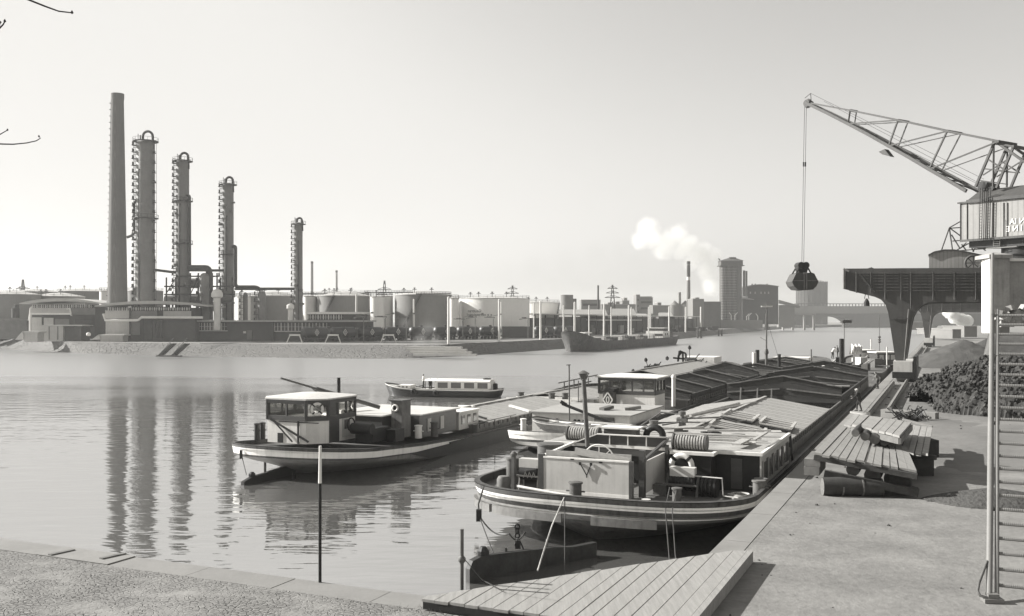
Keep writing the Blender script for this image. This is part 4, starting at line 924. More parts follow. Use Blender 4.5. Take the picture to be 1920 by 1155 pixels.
mb = MB(TA); mb.tube([(-4.4, 1.9, -.35), (-1.0, .7, -.4), (1.8, .95, -.42)], .06, 8); mb.lathe((1.7, 1.0, -.7), [(.1, 0), (.1, .35), (.2, .4)], 8); mb.lathe((-1.4, .85, -.7), [(.07, 0), (.07, .35)], 8); mb.build('deck_rail', m_panel, A, 40)
bollard(A, TA, -5.75, 4.3, -.7, .28, 1.15, m_iron, True); bollard(A, TA, -1.45, 1.25, -.72, .26, .8); bollard(A, TA, 2.75, 1.9, -.72, .19, .75, m_iron); bollard(A, TA, 5.35, 6.0, -.72, .26, .62, m_hmid, True)
mb = MB(TA); mb.lathe((-5.6, 3.0, -.74), [(.32, 0), (.32, .45), (.24, .6), (.1, .62)], 18); mb.build('capstan_foot', m_hmid, A, 40)
for pts in ([(5.2, 5.2), (4.8, 4.4), (5.5, 4.6), (5.1, 5.3), (4.7, 4.7)],):
    mb = MB(TA)
    for k in range(3): mb.ring((4.75, 5.0, -.66 + k * .06), .5 - k * .06, .05, 'Z', 18, 6)
    mb.build('rope_coil', m_rope, A, 60)
TG = TA @ Matrix.Translation((-.42, 0, 0))
# working gear right of the wheelhouse
mb = MB(TG); mb.b2(2.2, 3.3, 4.4, 4.8, .15, .55); mb.build('winch_hood', m_panel, A)
mb = MB(TG); mb.tube([(2.15, 4.7, -.1), (3.3, 4.7, -.1)], .36, 18)
for i in range(7): mb.tube([(2.25 + i * .15, 4.7, -.1), (2.32 + i * .15, 4.7, -.1)], .4, 16)
mb.build('rope_drum', m_blk, A, 40)
mb = MB(TG); mb.tube([(3.5, 4.9, -.35), (4.2, 4.9, -.35)], .42, 18)
for i in range(4): mb.tube([(3.55 + i * .18, 4.9, -.35), (3.63 + i * .18, 4.9, -.35)], .48, 16)
mb.build('cable_drum', m_blk, A, 40)
mb = MB(TG); mb.tube([(3.3, 4.5, .2), (4.5, 4.4, .2), (4.55, 4.4, -.55), (5.2, 4.3, -.58)], .03, 8); mb.build('crank_handle', m_panel, A, 40)
mb = MB(TG)
for x in (2.05, 3.4): mb.bar((x, 4.4, -.7), (x, 4.7, .2), .1); mb.bar((x, 5.1, -.7), (x, 4.7, .2), .1)
mb.b2(1.9, 3.5, 4.0, 4.08, -.2, -.12); mb.b2(1.5, 2.1, 4.2, 4.8, -.7, -.25); mb.build('winch_frame', m_iron, A)
for x0_, x1_ in ((2.45, 3.0), (2.75, 3.25)):
    rope('hanging_rope', [TA @ V((x0_, 1.9, .1)), TA @ V(((x0_ + x1_) / 2, .2, -.5)), TA @ V((x1_, -.2, -2.4))], ['light mooring line hanging over the striped stern, the left of two', 'light mooring line hanging over the striped stern, the right of two'][int(x0_ > 2.6)], .024, m_hgry)
lifebuoy(TA @ V((2.1, 5.25, .5)), .46, TA.to_3x3() @ V((0, -1, 0)), 'white lifebuoy hanging on the nearest barge behind its winch')
# deckhouse
hx0, hx1, hy0, hy1, hz = -5.0, 5.3, 6.7, 15.0, 1.0
mb = MB(TA); mb.b2(hx0, hx1, hy0, hy1, -.72, hz); mb.b2(1.6, 3.3, hy0 - .9, hy0, -.72, hz - .05); mb.build('deckhouse', m_blk, A)
mb = MB(TA); mb.b2(hx1 - .02, hx1 + .06, hy0, hy1, hz - .32, hz - .02); mb.b2(hx1 - .02, hx1 + .05, hy0, hy1, -.5, -.38); mb.b2(hx1 - .02, hx1 + .05, hy0 - .03, hy0 + .1, -.7, hz); mb.build('side_trim', m_panel, A)
for k in range(5):
    y = hy0 + .5 + k * 1.45; mb = MB(TA); mb.b2(hx1 + .0, hx1 + .055, y, y + .75, -.38, hz - .32); w_ = mb.build('window_shutter', m_panel, A)
    mb = MB(TA); mb.b2(hx1 + .03, hx1 + .075, y + .12, y + .6, -.26, hz - .42); mb.build('pane', m_wg, w_)
mb = MB(TA)
for (a, b_, c, d_) in ((hx0 - .1, 1.5, hy0 - .12, hy0 + .05), (3.4, hx1 + .12, hy0 - .15, hy0 + .02), (1.45, 3.45, hy0 - 1.05, hy0 - .88)): mb.b2(a, b_, c, d_, hz - .06, hz + .08)
mb.b2(hx1, hx1 + .14, hy0 + .03, hy1, hz - .05, hz + .09); mb.b2(1.45, 1.6, hy0 - .87, hy0 - .13, hz - .06, hz + .08); mb.b2(3.3, 3.45, hy0 - .87, hy0 - .16, hz - .06, hz + .08); mb.build('roof_edge', m_dwhite, A)
mb = MB(TA); mb.b2(hx0 - .05, hx1, hy0 - .05, hy1, hz, hz + .05); mb.b2(1.5, 3.4, hy0 - .95, hy0 - .06, hz - .04, hz + .03); mb.build('deckhouse_roof', m_deck if False else mt('roof_felt', .3, .3, .9, .9, .4), A)
mb = MB(TA); mb.b2(4.0, 4.5, hy0 - .03, hy0 - .005, -.6, .75); mb.build('door_frame', m_var, A)
# on the roof: reels, skylight, stove pipe, clutter
def reel(x, y, z, L, r, label):
    t = thing('rope_reel', label, 'reel', TA @ V((x, y, z)), -UA, 'ribbed rope reels on the nearest barge'); mb = MB(TA); mb.tube([(x - L / 2, y, z + r), (x + L / 2, y, z + r)], r * .9, 18); mb.build('drum', m_iron, t, 40)
    mb = MB(TA); k = 0
    n_ = int(L / .12)
    for k in range(n_): xx = x - L / 2 + (k + .5) * L / n_; mb.tube([(xx - .035, y, z + r), (xx + .035, y, z + r)], r, 18)
    mb.build('wound_rope', m_rope, t, 40)
    for sg in (-1, 1): mb = MB(TA); mb.tube([(x + sg * (L / 2 + .02), y, z + r), (x + sg * (L / 2 + .09), y, z + r)], r * 1.12, 18); mb.build('flange', m_iron, t, 40)
reel(2.15, hy0 - .1, hz + .05, 1.4, .34, 'ribbed rope reel on the deckhouse roof above the lifebuoy'); reel(-3.5, hy0 + 1.2, hz + .05, 1.5, .32, 'ribbed rope reel behind the stove pipe of the nearest barge')
sp = D(1097, 815, 45.5); sp.z = hz; mb = MB(); mb.tube([sp + V((.12, 0, 0)), D(1094, 712, 45.5)], .11, 14); t_ = D(1094, 712, 45.5)
pipe_ = solo('stove_pipe', mb, m_iron, 'tall dark stove pipe with a cowl rising from the nearest barge', 'stove pipe', None, 40)
mb = MB(); mb.lathe(t_ + V((0, 0, .02)), [(.12, 0), (.2, .3)], 12, False)
for k in range(5): a = k * math.pi * .4; mb.bar(t_ + V((.12 * math.cos(a), .12 * math.sin(a), 0)), t_ + V((.24 * math.cos(a), .24 * math.sin(a), .3)), .04)
mb.lathe(t_ + V((0, 0, .3)), [(.3, 0), (.05, .14)], 14); mb.build('cowl', m_iron, pipe_, 40)
bx = thing('roof_locker', 'small grey locker with a white lid on the nearest barge, beside a rubber tyre', 'locker', TA @ V((-1.6, 8.6, hz)), -UA)
mb = MB(TA); mb.b2(-2.55, -.95, 8.2, 9.0, hz + .05, hz + .66); mb.build('body', m_iron, bx); mb = MB(TA); mb.b2(-2.65, -.75, 8.05, 9.1, hz + .66, hz + .74); mb.build('lid', m_dwhite, bx)
mb = MB(); c = TA @ V((-.2, 9.0, hz + .3)); mb.ring(c, .42, .17, (TA.to_3x3() @ V((1, 0, 0)), V((0, 0, 1))), 24, 10); solo('rubber_tyre', mb, m_blk, 'upright rubber tyre next to the small locker on the nearest barge', 'tyre', None, 60)
for i, (x, y, L, an, w_) in enumerate(((-3.5, 9.8, 3.4, .2, .2), (-2.2, 10.9, 4.0, -.1, .22), (1.9, 9.6, 3.6, .05, .16), (2.6, 10.4, 4.2, .02, .18), (2.1, 11.2, 4.6, -.04, .2), (4.1, 8.6, 1.8, 1.5, .42), (-.6, 12.6, 5.0, .12, .18), (3.2, 12.6, 3.2, .3, .3), (-3.8, 12.8, 3.0, -.3, .25), (4.7, 10.2, 3.2, 1.55, .16), (.4, 11.6, 2.6, .6, .14))):
    mb = MB(TA); dx, dy = math.cos(an) * L / 2, math.sin(an) * L / 2; z = hz + .12 + .03 * i; mb.bar((x - dx, y - dy, z), (x + dx, y + dy, z + .04), w_, .07)
    solo('plank', mb, m_wood, ['plank leaning furthest left on the deckhouse roof', 'plank behind the small locker', 'spar in front of the deck pump', 'second spar in front of the deck pump', 'longest spar across the deckhouse roof', 'short wide pale board over the deckhouse window side', 'spar reaching back under the deck pump', 'wide plank slanting near the hatch frames', 'plank angled at the far left roof edge', 'narrow batten along the right edge of the deckhouse roof', 'crooked short batten mid roof'][i], 'plank', 'loose timber on the nearest barge')
for i in range(12):
    x, y = random.uniform(-4.4, 4.2), random.uniform(8.8, 14); mb = MB(TA); mb.box((x, y, hz + .17), (random.uniform(.2, .7), random.uniform(.2, .5), random.uniform(.12, .26)), random.uniform(0, 2)); mb.tube([(x, y, hz + .1), (x + .5, y + .1, hz + .14)], .05, 6)
    mb.build('roof_fitting', [m_iron, m_blk, m_dwhite, m_hmid][i % 4], A)
# cargo hold: boarded hatch then open holds
hs0, hs1 = 15.1, 40.0; ht = 4.75
sidecoam(A, TA, hs0, 81.5, -ht, ht, -.72, .12)
hatchroof(A, TA, hs0, hs1, -ht - .08, ht + .08, .2, .95, n=.62)
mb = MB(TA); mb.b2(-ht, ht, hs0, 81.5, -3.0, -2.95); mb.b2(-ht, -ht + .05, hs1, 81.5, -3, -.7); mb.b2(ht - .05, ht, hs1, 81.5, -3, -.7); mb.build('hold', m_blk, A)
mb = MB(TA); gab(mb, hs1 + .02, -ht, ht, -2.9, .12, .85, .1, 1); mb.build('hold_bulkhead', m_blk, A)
for k, (s_, e_, p_) in enumerate(((49.0, 1.25, 2.1), (69.5, 1.2, 2.05), (80.0, 1.3, 2.3))):
    coam(A, TA, s_, -ht - .1, ht + .1, -.1, e_, p_, True, k == 0)
for sg in (-1, 1):
    mb = MB(TA); mb.b2(sg * ht - .07, sg * ht + .07, 49.2, 80, .12, .55 if sg > 0 else 1.1); mb.build('hatch_board', m_coam, A)
mb = MB(TA); mb.box((2.2, 63, .5), (4.2, .3, .08)); solo('beam', mb, m_wood, 'pale beam laid across the open hold of the nearest barge', 'beam')
mb = MB(TA); mb.b2(5.5, 5.68, 8, 88, -.78, -.62); mb.build('side_rail', m_hmid, A)
# things lying on the hatch boards
def slat(x, y, L, W_, an, label):
    m = TA @ Matrix.Translation((x, y, .2 + .75 * (1 - abs(x) / 4.8) + .06)) @ Matrix.Rotation(an, 4, 'Z') @ Matrix.Rotation(math.atan(.75 / 4.8) * (1 if x > 0 else -1), 4, 'Y')
    mb = MB(m)
    for k in range(4): mb.bar((-L / 2, -W_ / 2 + W_ * k / 3, .22), (L / 2, -W_ / 2 + W_ * k / 3, .22), .2, .08)
    for sg in (-1, 1): mb.bar((sg * L * .48, -W_ / 2 - .1, .3), (sg * L * .48, W_ / 2 + .1, .3), .16, .1)
    solo('hatch_frame', mb, m_panel, label, 'hatch frame', 'slatted wooden frames on the hatch')
    mb = MB(m); mb.b2(-L / 2 + .05, L / 2 - .05, -W_ / 2 - .1, W_ / 2 + .1, -.02, .09); solo('frame_backing', mb, m_blk, label.replace('slatted frame', 'black board standing for the dark opening under the frame'), 'dark backing board', 'black boards standing for the dark openings under the slatted frames')  # solid black board added so the gaps between the slats look dark
slat(1.2, 23.6, 1.9, 3.0, .05, 'slatted frame highest up on the boarded hatch'); slat(3.5, 23.2, 1.9, 3.0, .06, 'slatted frame nearest the quay on the boarded hatch')
slat(2.1, 18.0, 3.0, 2.4, .1, 'largest slatted frame, nearest the deckhouse')
mb = MB(TA); mb.box((4.1, 16.4, .72), (1.3, 1.0, .5), .25); solo('wooden_box', mb, m_wood, 'wooden box on the hatch right above the deckhouse windows', 'box')
for i, (a, b_) in enumerate((((-3.0, 24, .62), (-.7, 33, .98)), ((-2.2, 24.5, .8), (.3, 34, 1.02)))):
    mb = MB(TA); mb.tube([a, b_], .09, 8); solo('spar', mb, m_wood, ['left', 'right'][i] + ' of the two long spars lying up the hatch slope', 'spar', 'spars on the hatch', 40)
# deck pump
pu = thing('deck_pump', 'spidery engine pump with bent hoses on the boarded hatch', 'pump', TA @ V((-1.6, 18.8, .7)), -UA); mb = MB(TA); mb.lathe((-1.3, 18.8, .7), [(.24, 0), (.2, .35), (.12, .4), (.12, .7), (.22, .72), (.22, .9), (.1, .95)], 14); mb.box((-1.3, 18.8, 1.1), (.6, .35, .22)); mb.build('engine', m_iron, pu, 40)
for P in ([(-1.4, 18.8, 1.45), (-2.6, 18.9, 1.5), (-3.9, 18.3, .55)], [(-1.2, 18.8, 1.2), (.9, 18.9, 1.35), (1.8, 19.1, 1.1), (2.4, 19.2, 1.2)], [(-1.4, 18.6, 1.0), (-2.4, 18.4, .8)], [(-1.1, 18.7, 1.0), (.2, 18.6, 1.05), (1.2, 18.8, 1.4)]):
    mb = MB(TA); mb.tube(P, .05, 8); mb.build('hose', m_iron, pu, 60)
mb = MB(TA); mb.lathe((-2.9, 18.4, .55), [(.22, 0), (.28, .5)], 14); mb.build('bucket', m_iron, pu, 40)
mb = MB(TA); mb.bar((-4.2, 22.6, .42), (-2.6, 22.8, .5), .2, .12); solo('plank', mb, m_blk, 'short dark plank on the left edge of the boarded hatch', 'plank', 'loose timber on the nearest barge')
mb = MB(TA); mb.bar((5.5, 15.4, -.7), (5.35, 15.3, 1.1), .12); solo('fender_pole', mb, m_blk, 'dark pole leaning at the deckhouse corner beside the quay', 'pole')
mb = MB(TA)
for t, s_ in ((-3.5, 86), (3.2, 86)): mb.lathe((t, s_, -.7), [(.3, 0), (.3, .9), (.38, .95)], 12)
mb.build('bow_bollard', m_blk, A, 40)
# ------------------------------------------------ B: barge on the left
def wheelhouse(parent, T, poly, zb, zw, zt, m_up, m_low, lower=True, nwin=None):
    """poly: plan corners; window band between zw and zt with framed openings per side"""
    n = len(poly)
    if lower: mb = MB(T); mb.prism([(x, y, zb) for x, y in poly], (0, 0, zw - zb)); mb.build('lower_wall', m_low, parent)
    c = V((sum(p[0] for p in poly) / n, sum(p[1] for p in poly) / n))
    for i in range(n):
        a, b_ = V(poly[i]), V(poly[(i + 1) % n]); L = (b_ - a).length; k = max(1, nwin[i] if nwin else round(L / 1.0)); dr = (b_ - a) / L; nn = V((dr.y, -dr.x))
        if nn.dot((a + b_) / 2 - c) < 0: nn = -nn
        mb = MB(T); P = lambda f_, z, o=0: V(((a + dr * (L * f_)).x + nn.x * o, (a + dr * (L * f_)).y + nn.y * o, z))
        up = V((nn.x, nn.y, 0))
        mb.bar(P(0, zw + .13, .02), P(1, zw + .13, .02), .08, .3, V((0, 0, 1))); mb.bar(P(0, zt - .12, .02), P(1, zt - .12, .02), .08, .26)
        for j in range(k + 1): mb.bar(P(j / k, zw, 0), P(j / k, zt, 0), .2 if j in (0, k) else .12, .1, up)
        w_ = mb.build('window_frame', m_up, parent)
        mb = MB(T); mb.add([P(0, zw + .25, -.02), P(1, zw + .25, -.02), P(1, zt - .22, -.02), P(0, zt - .22, -.02)], [(0, 1, 2, 3)]); g = mb.build('pane', clear_glass(), w_)
def clear_glass():
    if 'clear_pane' in MATS: return MATS['clear_pane']
    m = bpy.data.materials.new('clear_pane'); m.use_nodes = True; n, l = m.node_tree.nodes, m.node_tree.links; n.remove(n['Principled BSDF'])
    t, g, x = n.new('ShaderNodeBsdfTransparent'), n.new('ShaderNodeBsdfGlossy'), n.new('ShaderNodeMixShader'); g.inputs['Roughness'].default_value = .03; g.inputs['Color'].default_value = (.8, .8, .78, 1); t.inputs[0].default_value = (.93, .93, .91, 1)
    x.inputs[0].default_value = .6; l.new(t.outputs[0], x.inputs[1]); l.new(g.outputs[0], x.inputs[2]); l.new(x.outputs[0], n['Material Output'].inputs['Surface']); MATS['clear_pane'] = m; return m
def cap_roof(parent, T, poly, z, ov, rise, m, th=.09):
    n = len(poly); c = V((sum(p[0] for p in poly) / n, sum(p[1] for p in poly) / n)); P = [V(p) + (V(p) - c).normalized() * ov for p in poly]
    mb = MB(T); vs = [V((p.x, p.y, z)) for p in P] + [V((p.x, p.y, z + th)) for p in P] + [V((c.x + (p.x - c.x) * .5, c.y + (p.y - c.y) * .5, z + th + rise * .8)) for p in P] + [V((c.x, c.y, z + th + rise))]
    fs = [tuple(range(n))[::-1]] + [(i, (i + 1) % n, n + (i + 1) % n, n + i) for i in range(n)] + [(n + i, n + (i + 1) % n, 2 * n + (i + 1) % n, 2 * n + i) for i in range(n)] + [(2 * n + i, 2 * n + (i + 1) % n, 3 * n) for i in range(n)]
    mb.add(vs, fs); mb.build('roof', m, parent, 30)
BT = -29.75; BS = 45.2
TB = frame(Q(BS, BT, 0), -UA)
B = thing('cargo_barge', 'left barge lying across the open water with a glazed wheelhouse and a white striped stern', 'barge', Q(BS, BT, WZ), -UA, 'moored cargo barges')
hull(B, TB, 62, 9.5, [
    (-1.35, 0, 4.6, .8, 1.0, 7, 0, 1, 0), (-1.52, .05, 4.6, .8, .995, 7, .1, 1, 1), (-1.88, .1, 4.7, .8, .99, 7, .2, .98, 0), (-1.96, .12, 4.7, .8, .985, 7, .2, .95, 2),
    (-2.1, .8, 6.5, .9, .98, 7.5, .7, .8, 2), (-2.25, 1.9, 9.5, 1.2, .97, 8, 1, .55, 2), (-2.5, 3.2, 12, 1.4, .95, 9, 2, .2, 2), (-3.2, 4.0, 13, 1.5, .9, 9, 2, 0, 2)],
    [m_hgry, m_hwht, mt('hull_bottom_paint', .2, .3, .7, .75, .3, stain=.2)], ss=.95, sa=19, sb=.9, deck=-1.6)
mb = MB(TB)
for sg in (1,):
    mb.add([(4.77, 8.5, -1.62), (4.77, 55, -1.5), (4.79, 55, -2.6), (4.79, 16, -2.6), (4.78, 11, -2.2)], [(0, 1, 2, 3, 4)])
mb.prism([(4.74, 14, -1.5), (4.74, 55, -1.5), (4.74, 55, -1.62), (4.74, 14, -1.62)], (.1, 0, 0)); mb.build('side_plating', m_hblk, B)
rp = TB @ V((0, 2.6, 0)); rt = D(452, 912, 54.5); rp.z = rt.z = 0; dv = (rt - rp).normalized(); nv = V((-dv.y, dv.x, 0)); Lr = (rt - rp).length
mb = MB(); mb.prism([rp + dv * x + V((0, 0, z)) - nv * .12 for x, z in ((0, -1.75), (Lr * .55, -1.95), (Lr * .8, -2.0), (Lr * .97, -2.2), (Lr, -3), (0, -3))], nv * .24); mb.build('rudder', m_hblk, B)
mb = MB(); mb.cyl(rp + V((0, 0, -3)), .22, 1.9, 10); mb.lathe(rp + dv * Lr * .8 + V((0, 0, -2.0)), [(.2, 0), (.2, .15), (.1, .25)], 8); mb.build('rudder_post', m_hblk, B)
zb = -.72
pol = [(-2.9, 3.9), (.05, 3.9), (1.0, 4.9), (1.0, 7.9), (.3, 8.5), (-2.9, 8.5), (-3.6, 7.6), (-3.6, 4.9)]
wheelhouse(B, TB, pol, zb, .72, 2.0, m_var, m_dwhite, True, [2, 1, 3, 1, 2, 1, 2, 1]); cap_roof(B, TB, pol, 2.0, .16, .2, m_panel)
mb = MB(TB); mb.b2(.3, 1.01, 5.0, 6.1, zb, 1.9); mb.build('door', m_var, B); mb = MB(TB); mb.b2(1.02, 1.05, 6.4, 7.8, zb + .2, .75); mb.build('notice_board', m_panel, B); mb = MB(TB); mb.b2(1.06, 1.08, 6.6, 7.2, .0, .6); mb.build('notice', m_iron, B)
mb = MB(TB); mb.b2(-2.0, 1.0, 3.84, 3.9, .6, .66); mb.bar((-2.6, 3.8, .75), (.3, 3.8, -.55), .1); mb.bar((-2.4, 3.78, .7), (-.9, 3.78, -.6), .07); mb.b2(-2.1, -1.7, 3.86, 3.9, -.7, -.1); mb.b2(-.55, -.45, 3.8, 3.88, -.7, .7); mb.build('tiller_linkage', m_blk, B)
lifebuoy(TB @ V((.6, 4.3, 1.45)), .33, TB.to_3x3() @ V((.7, -.7, 0)), 'lifebuoy on the wheelhouse of the left barge')
bollard(B, TB, -4.3, 4.6, -.75, .18, 1.0, m_blk, True); bollard(B, TB, 3.7, 11.5, -1.0, .24, .8, m_dwhite); bollard(B, TB, 3.9, 13.4, -1.1, .26, .95, m_iron)
eg = MB(TB); eg.b2(1.9, 3.2, 6.6, 8.6, -.8, .1); eg.tube([(1.8, 6.4, .1), (3.3, 6.4, .1)], .36, 14); eg.ring((1.7, 6.4, .35), .4, .05, 'X', 16, 6); eg.b2(3.2, 3.9, 8.2, 9.3, -.9, -.1); eg.build('engine_winch', m_blk, B, 40)
mb = MB(TB); mb.b2(2.3, 3.1, 10.3, 11.5, -.9, 1.55); fn = mb.build('funnel_box', m_hmid, B)
mb = MB(TB); mb.b2(2.2, 3.2, 10.2, 11.6, 1.55, 1.63); mb.build('lid', m_var, fn)
c = TB @ V((2.62, 10.26, 1.1)); mb = MB(); ax = (TB.to_3x3() @ V((1, 0, 0)), V((0, 0, 1))); mb.ring(c, .2, .07, ax, 20, 6); mb.build('ring_mark', m_dwhite, fn, 60)
mb = MB(); nn = TB.to_3x3() @ V((0, -1, 0)); mb.tube([c, c + nn * .03], .15, 14); mb.build('disc_mark', m_blk, fn)
mb = MB(TB); mb.b2(-3.4, 2.0, 9.6, 12.5, -.95, .55); mb.b2(-3.2, 3.2, 12.5, 18.0, -1.15, .42); mb.build('deckhouse', m_var, B)
mb = MB(TB); mb.b2(-3.5, 2.1, 9.5, 12.5, .55, .64); mb.b2(-3.4, 3.4, 12.5, 18.3, .42, .5); mb.build('deckhouse_roof', m_panel, B)
mb = MB(TB); mb.b2(1.2, 3.25, 18.3, 21.6, -1.2, .08); hb = mb.build('aft_cabin', m_panel, B); mb = MB(TB); mb.b2(1.1, 3.35, 18.2, 21.7, .08, .16); mb.build('roof', m_dwhite, hb)
for k in range(3): mb = MB(TB); mb.b2(3.25, 3.29, 18.7 + k, 19.2 + k, -.8, -.15); mb.build('window', m_lamp, hb)
for x, y in ((3.21, 13.6), (3.21, 15.5)): mb = MB(TB); mb.b2(x, x + .04, y, y + .5, -.8, .1); mb.build('window', m_panel, B)
sidecoam(B, TB, 20, 54, -3.9, 3.9, -1.6, -.95); hatchroof(B, TB, 21.8, 40, -4.0, 4.0, -.9, -.25, n=.8); hatchroof(B, TB, 43.2, 54, -4.0, 4.0, -.9, -.25, n=.8)
mb = MB(TB); mb.b2(-4, 4, 40.0, 43.2, -1.0, -.85); mb.build('mast_deck', m_hatch, B)
for x, y in ((1.4, 41.5), (2.6, 42.0), (-1.8, 41.3)): bollard(B, TB, x, y, -.85, .3, .7, m_iron)
mb = MB(TB); mb.b2(-3, 3.8, 40.4, 40.6, -.9, -.6); mb.b2(-3, 3.8, 42.8, 43, -.9, -.6); mb.build('mast_rail', m_dwhite, B)
mb = MB(TB); mb.bar((-1.2, 27, -.25), (0.4, 26.6, -.2), .3, .1) ; solo('plank', mb, m_dwhite, 'short white plank on the hatch of the left barge', 'plank') if False else solo('plank', mb, m_dwhite, 'short white board lying on the hatch of the left barge', 'board')
mb = MB(TB); mb.bar((1.9, 30.5, -.4), (4.0, 30.0, -.78), .35, .16); solo('white_board', mb, m_dwhite, 'bright white board near the right edge of the left barge hatch', 'board')
mb = MB(TB); mb.bar((1.9, 23, -.45), (3.5, 22.5, -.7), .2, .08); solo('dark_board', mb, m_blk, 'dark board at the near end of the left barge hatch', 'board')
mb = MB(TB)
for y in (18.5, 21.5, 24.5): mb.bar((4.7, y, -1.6), (4.7, y, -.6), .06)
mb.bar((4.7, 17, -.62), (4.7, 25.5, -.62), .06); mb.build('side_railing', m_iron, B)
# lowered mast of B
p, q_ = D(526, 709, 66.5), D(712, 764, 68.5); m1 = p.lerp(q_, .35); mb = MB(); mb.tube([p, m1], .07, 8); mb.tube([m1, q_], .14, 8); mb.tube([m1 + V((0, 0, -.3)), m1 + V((-.5, 0, -.6)), m1 + V((-.6, 0, -1.2))], .05, 6); mb.bar(m1 + V((-.5, 0, .2)), m1 + V((.4, 0, -.5)), .06)
solo('lowered_mast', mb, m_iron, 'long lowered mast slanting over the left barge wheelhouse', 'mast', None, 40)
mb = MB(); p = D(635.5, 740, 66); p.z = -.8; mb.tube([p, D(635, 708, 66)], .12, 10); solo('exhaust_pipe', mb, m_blk, 'thin dark upright pipe behind the left barge wheelhouse roof', 'pipe', None, 40)
rope('rope', [D(452, 842, 57.6), D(455, 862, 57), D(462, 890, 55.5)], '', .025, m_roped, 0, B); mb = MB(); mb.box(D(452, 852, 57), (.14, .14, .5)); mb.build('fender', m_blk, B)
mb = MB(); p = D(497, 862, 59); p.z = -3; mb.tube([p, D(497, 845, 59)], .08, 8); mb.build('draught_rod', m_iron, B)
# ------------------------------------------------ C: middle barge
CTt = -17.9; CS = 60.5; TC = frame(Q(CS, CTt, 0), -UA)
Cb = thing('cargo_barge', 'middle barge with a bright white stern, a dinghy and a large windowed wheelhouse', 'barge', Q(CS, CTt, WZ), -UA, 'moored cargo barges')
hull(Cb, TC, 66, 9.4, [
    (-1.2, 0, 4.2, .8, 1.0, 7, 0, 1, 0), (-1.75, .15, 4.2, .8, .985, 7, .1, 1, 1), (-1.9, .2, 4.3, .8, .98, 7, .2, .95, 2), (-2.0, .3, 4.6, .85, .97, 7, .2, .9, 0), (-2.1, .6, 5, .9, .96, 7.5, .5, .8, 1), (-2.5, 2.2, 9, 1.3, .94, 8, 1.5, .2, 1), (-3.2, 3, 10, 1.4, .9, 9, 2, 0, 1)],
    [m_hwht, m_hgry, m_hwht], ss=.55, sa=9, sb=.8, deck=-1.45)
bollard(Cb, TC, -3.0, 2.2, -1.0, .2, .9, m_dwhite)
mb = MB(TC); mb.b2(-3.6, 3.9, 5.2, 13.5, -1.3, .15); mb.build('aft_deckhouse', m_dwhite, Cb); mb = MB(TC); mb.b2(-3.8, 4.1, 5.0, 13.7, .15, .23); mb.b2(-3.7, 4.0, 13.7, 17.2, -.6, -.45); mb.build('deckhouse_roof', mt('cabin_roof', .3, .15, .8, .85, .2), Cb)
for x in (-1.6, -.2, .1, .5): mb = MB(TC); mb.tube([(x, 5.19, -.35), (x, 5.14, -.35)], .12, 10); mb.build('porthole', m_blk, Cb)
mb = MB(TC); mb.b2(1.3, 2.8, 5.1, 5.2, -1.0, 0); mb.build('door', m_hmid, Cb); mb = MB(TC); mb.tube([(-2.6, 5.1, -.9), (-2.6, 5.1, -.5), (-2.35, 5.1, -.35), (-2.1, 5.1, -.5), (-2.1, 5.1, -.9)], .05, 6); mb.build('handrail', m_blk, Cb)
pc = [(-2.6, 17.5), (2.3, 17.5), (2.3, 20.6), (-2.6, 20.6)]
wheelhouse(Cb, TC, pc, -.9, .72, 2.1, m_var, m_dwhite, True, [5, 3, 5, 3]); cap_roof(Cb, TC, pc, 2.1, .35, .22, m_dwhite)
mb = MB(TC); mb.b2(-1.9, -1.0, 16.4, 17.3, -.8, 1.0); eb = mb.build('vent_box', m_iron, Cb); mb = MB(TC); mb.prism([(-2.0, 16.3, .95), (-.9, 16.3, .95), (-.9, 16.3, 1.2), (-1.4, 16.3, 1.3)], (0, 1.1, 0)); mb.build('lid', m_blk, eb)
mb = MB(); emblem(mb, TC @ V((-1.45, 16.36, .3)), .62, .1, TC.to_3x3() @ V((0, -1, 0))); mb.build('emblem', m_dwhite, eb)
mb = MB(TC); mb.b2(-4.0, -2.9, 17, 19, -1.2, .2); mb.build('side_locker', m_hmid, Cb)
mb = MB(TC); mb.bar((-6.1, 17.0, 1.55), (-2.7, 17.3, 2.3), .35, .1); mb.bar((-5.7, 17, 1.2), (-3.2, 17.2, 1.75), .1)
for x, z in ((-5.6, 1.6), (-4.7, 1.8), (-3.4, 2.05)): mb.bar((x, 17, z), (x, 17, z - .55), .08)
mb.bar((-4.3, 17, -1), (-4.3, 17, 1.8), .07); mb.build('awning_beam', m_iron, Cb)
mb = MB(TC); mb.ring((1.0, 18.4, .95), .55, .04, 'Y', 20, 6)
for k in range(4): a = k * math.pi / 4; mb.bar((1 - .52 * math.cos(a), 18.4, .95 - .52 * math.sin(a)), (1 + .52 * math.cos(a), 18.4, .95 + .52 * math.sin(a)), .03)
mb.build('steering_wheel', m_var, Cb, 60)
mb = MB(); p = D(1263, 762, 84); mb.tube([p, D(1263, 708, 84)], .17, 12); mb.lathe(D(1263, 709, 84), [(.22, 0), (.22, .15), (.1, .3)], 12); solo('exhaust_pipe', mb, m_dwhite, 'white upright pipe right of the windowed wheelhouse', 'pipe', None, 40)
mb = MB(); p = D(1068, 780, 68); p.z = -1.2; mb.tube([p, D(1067, 684, 68)], .05, 8); mb.bar(D(1062, 684.5, 68), D(1070, 684, 68), .06); solo('signal_pole', mb, m_iron, 'thin signal pole with a tiny crossbar left of the stove pipe', 'pole')
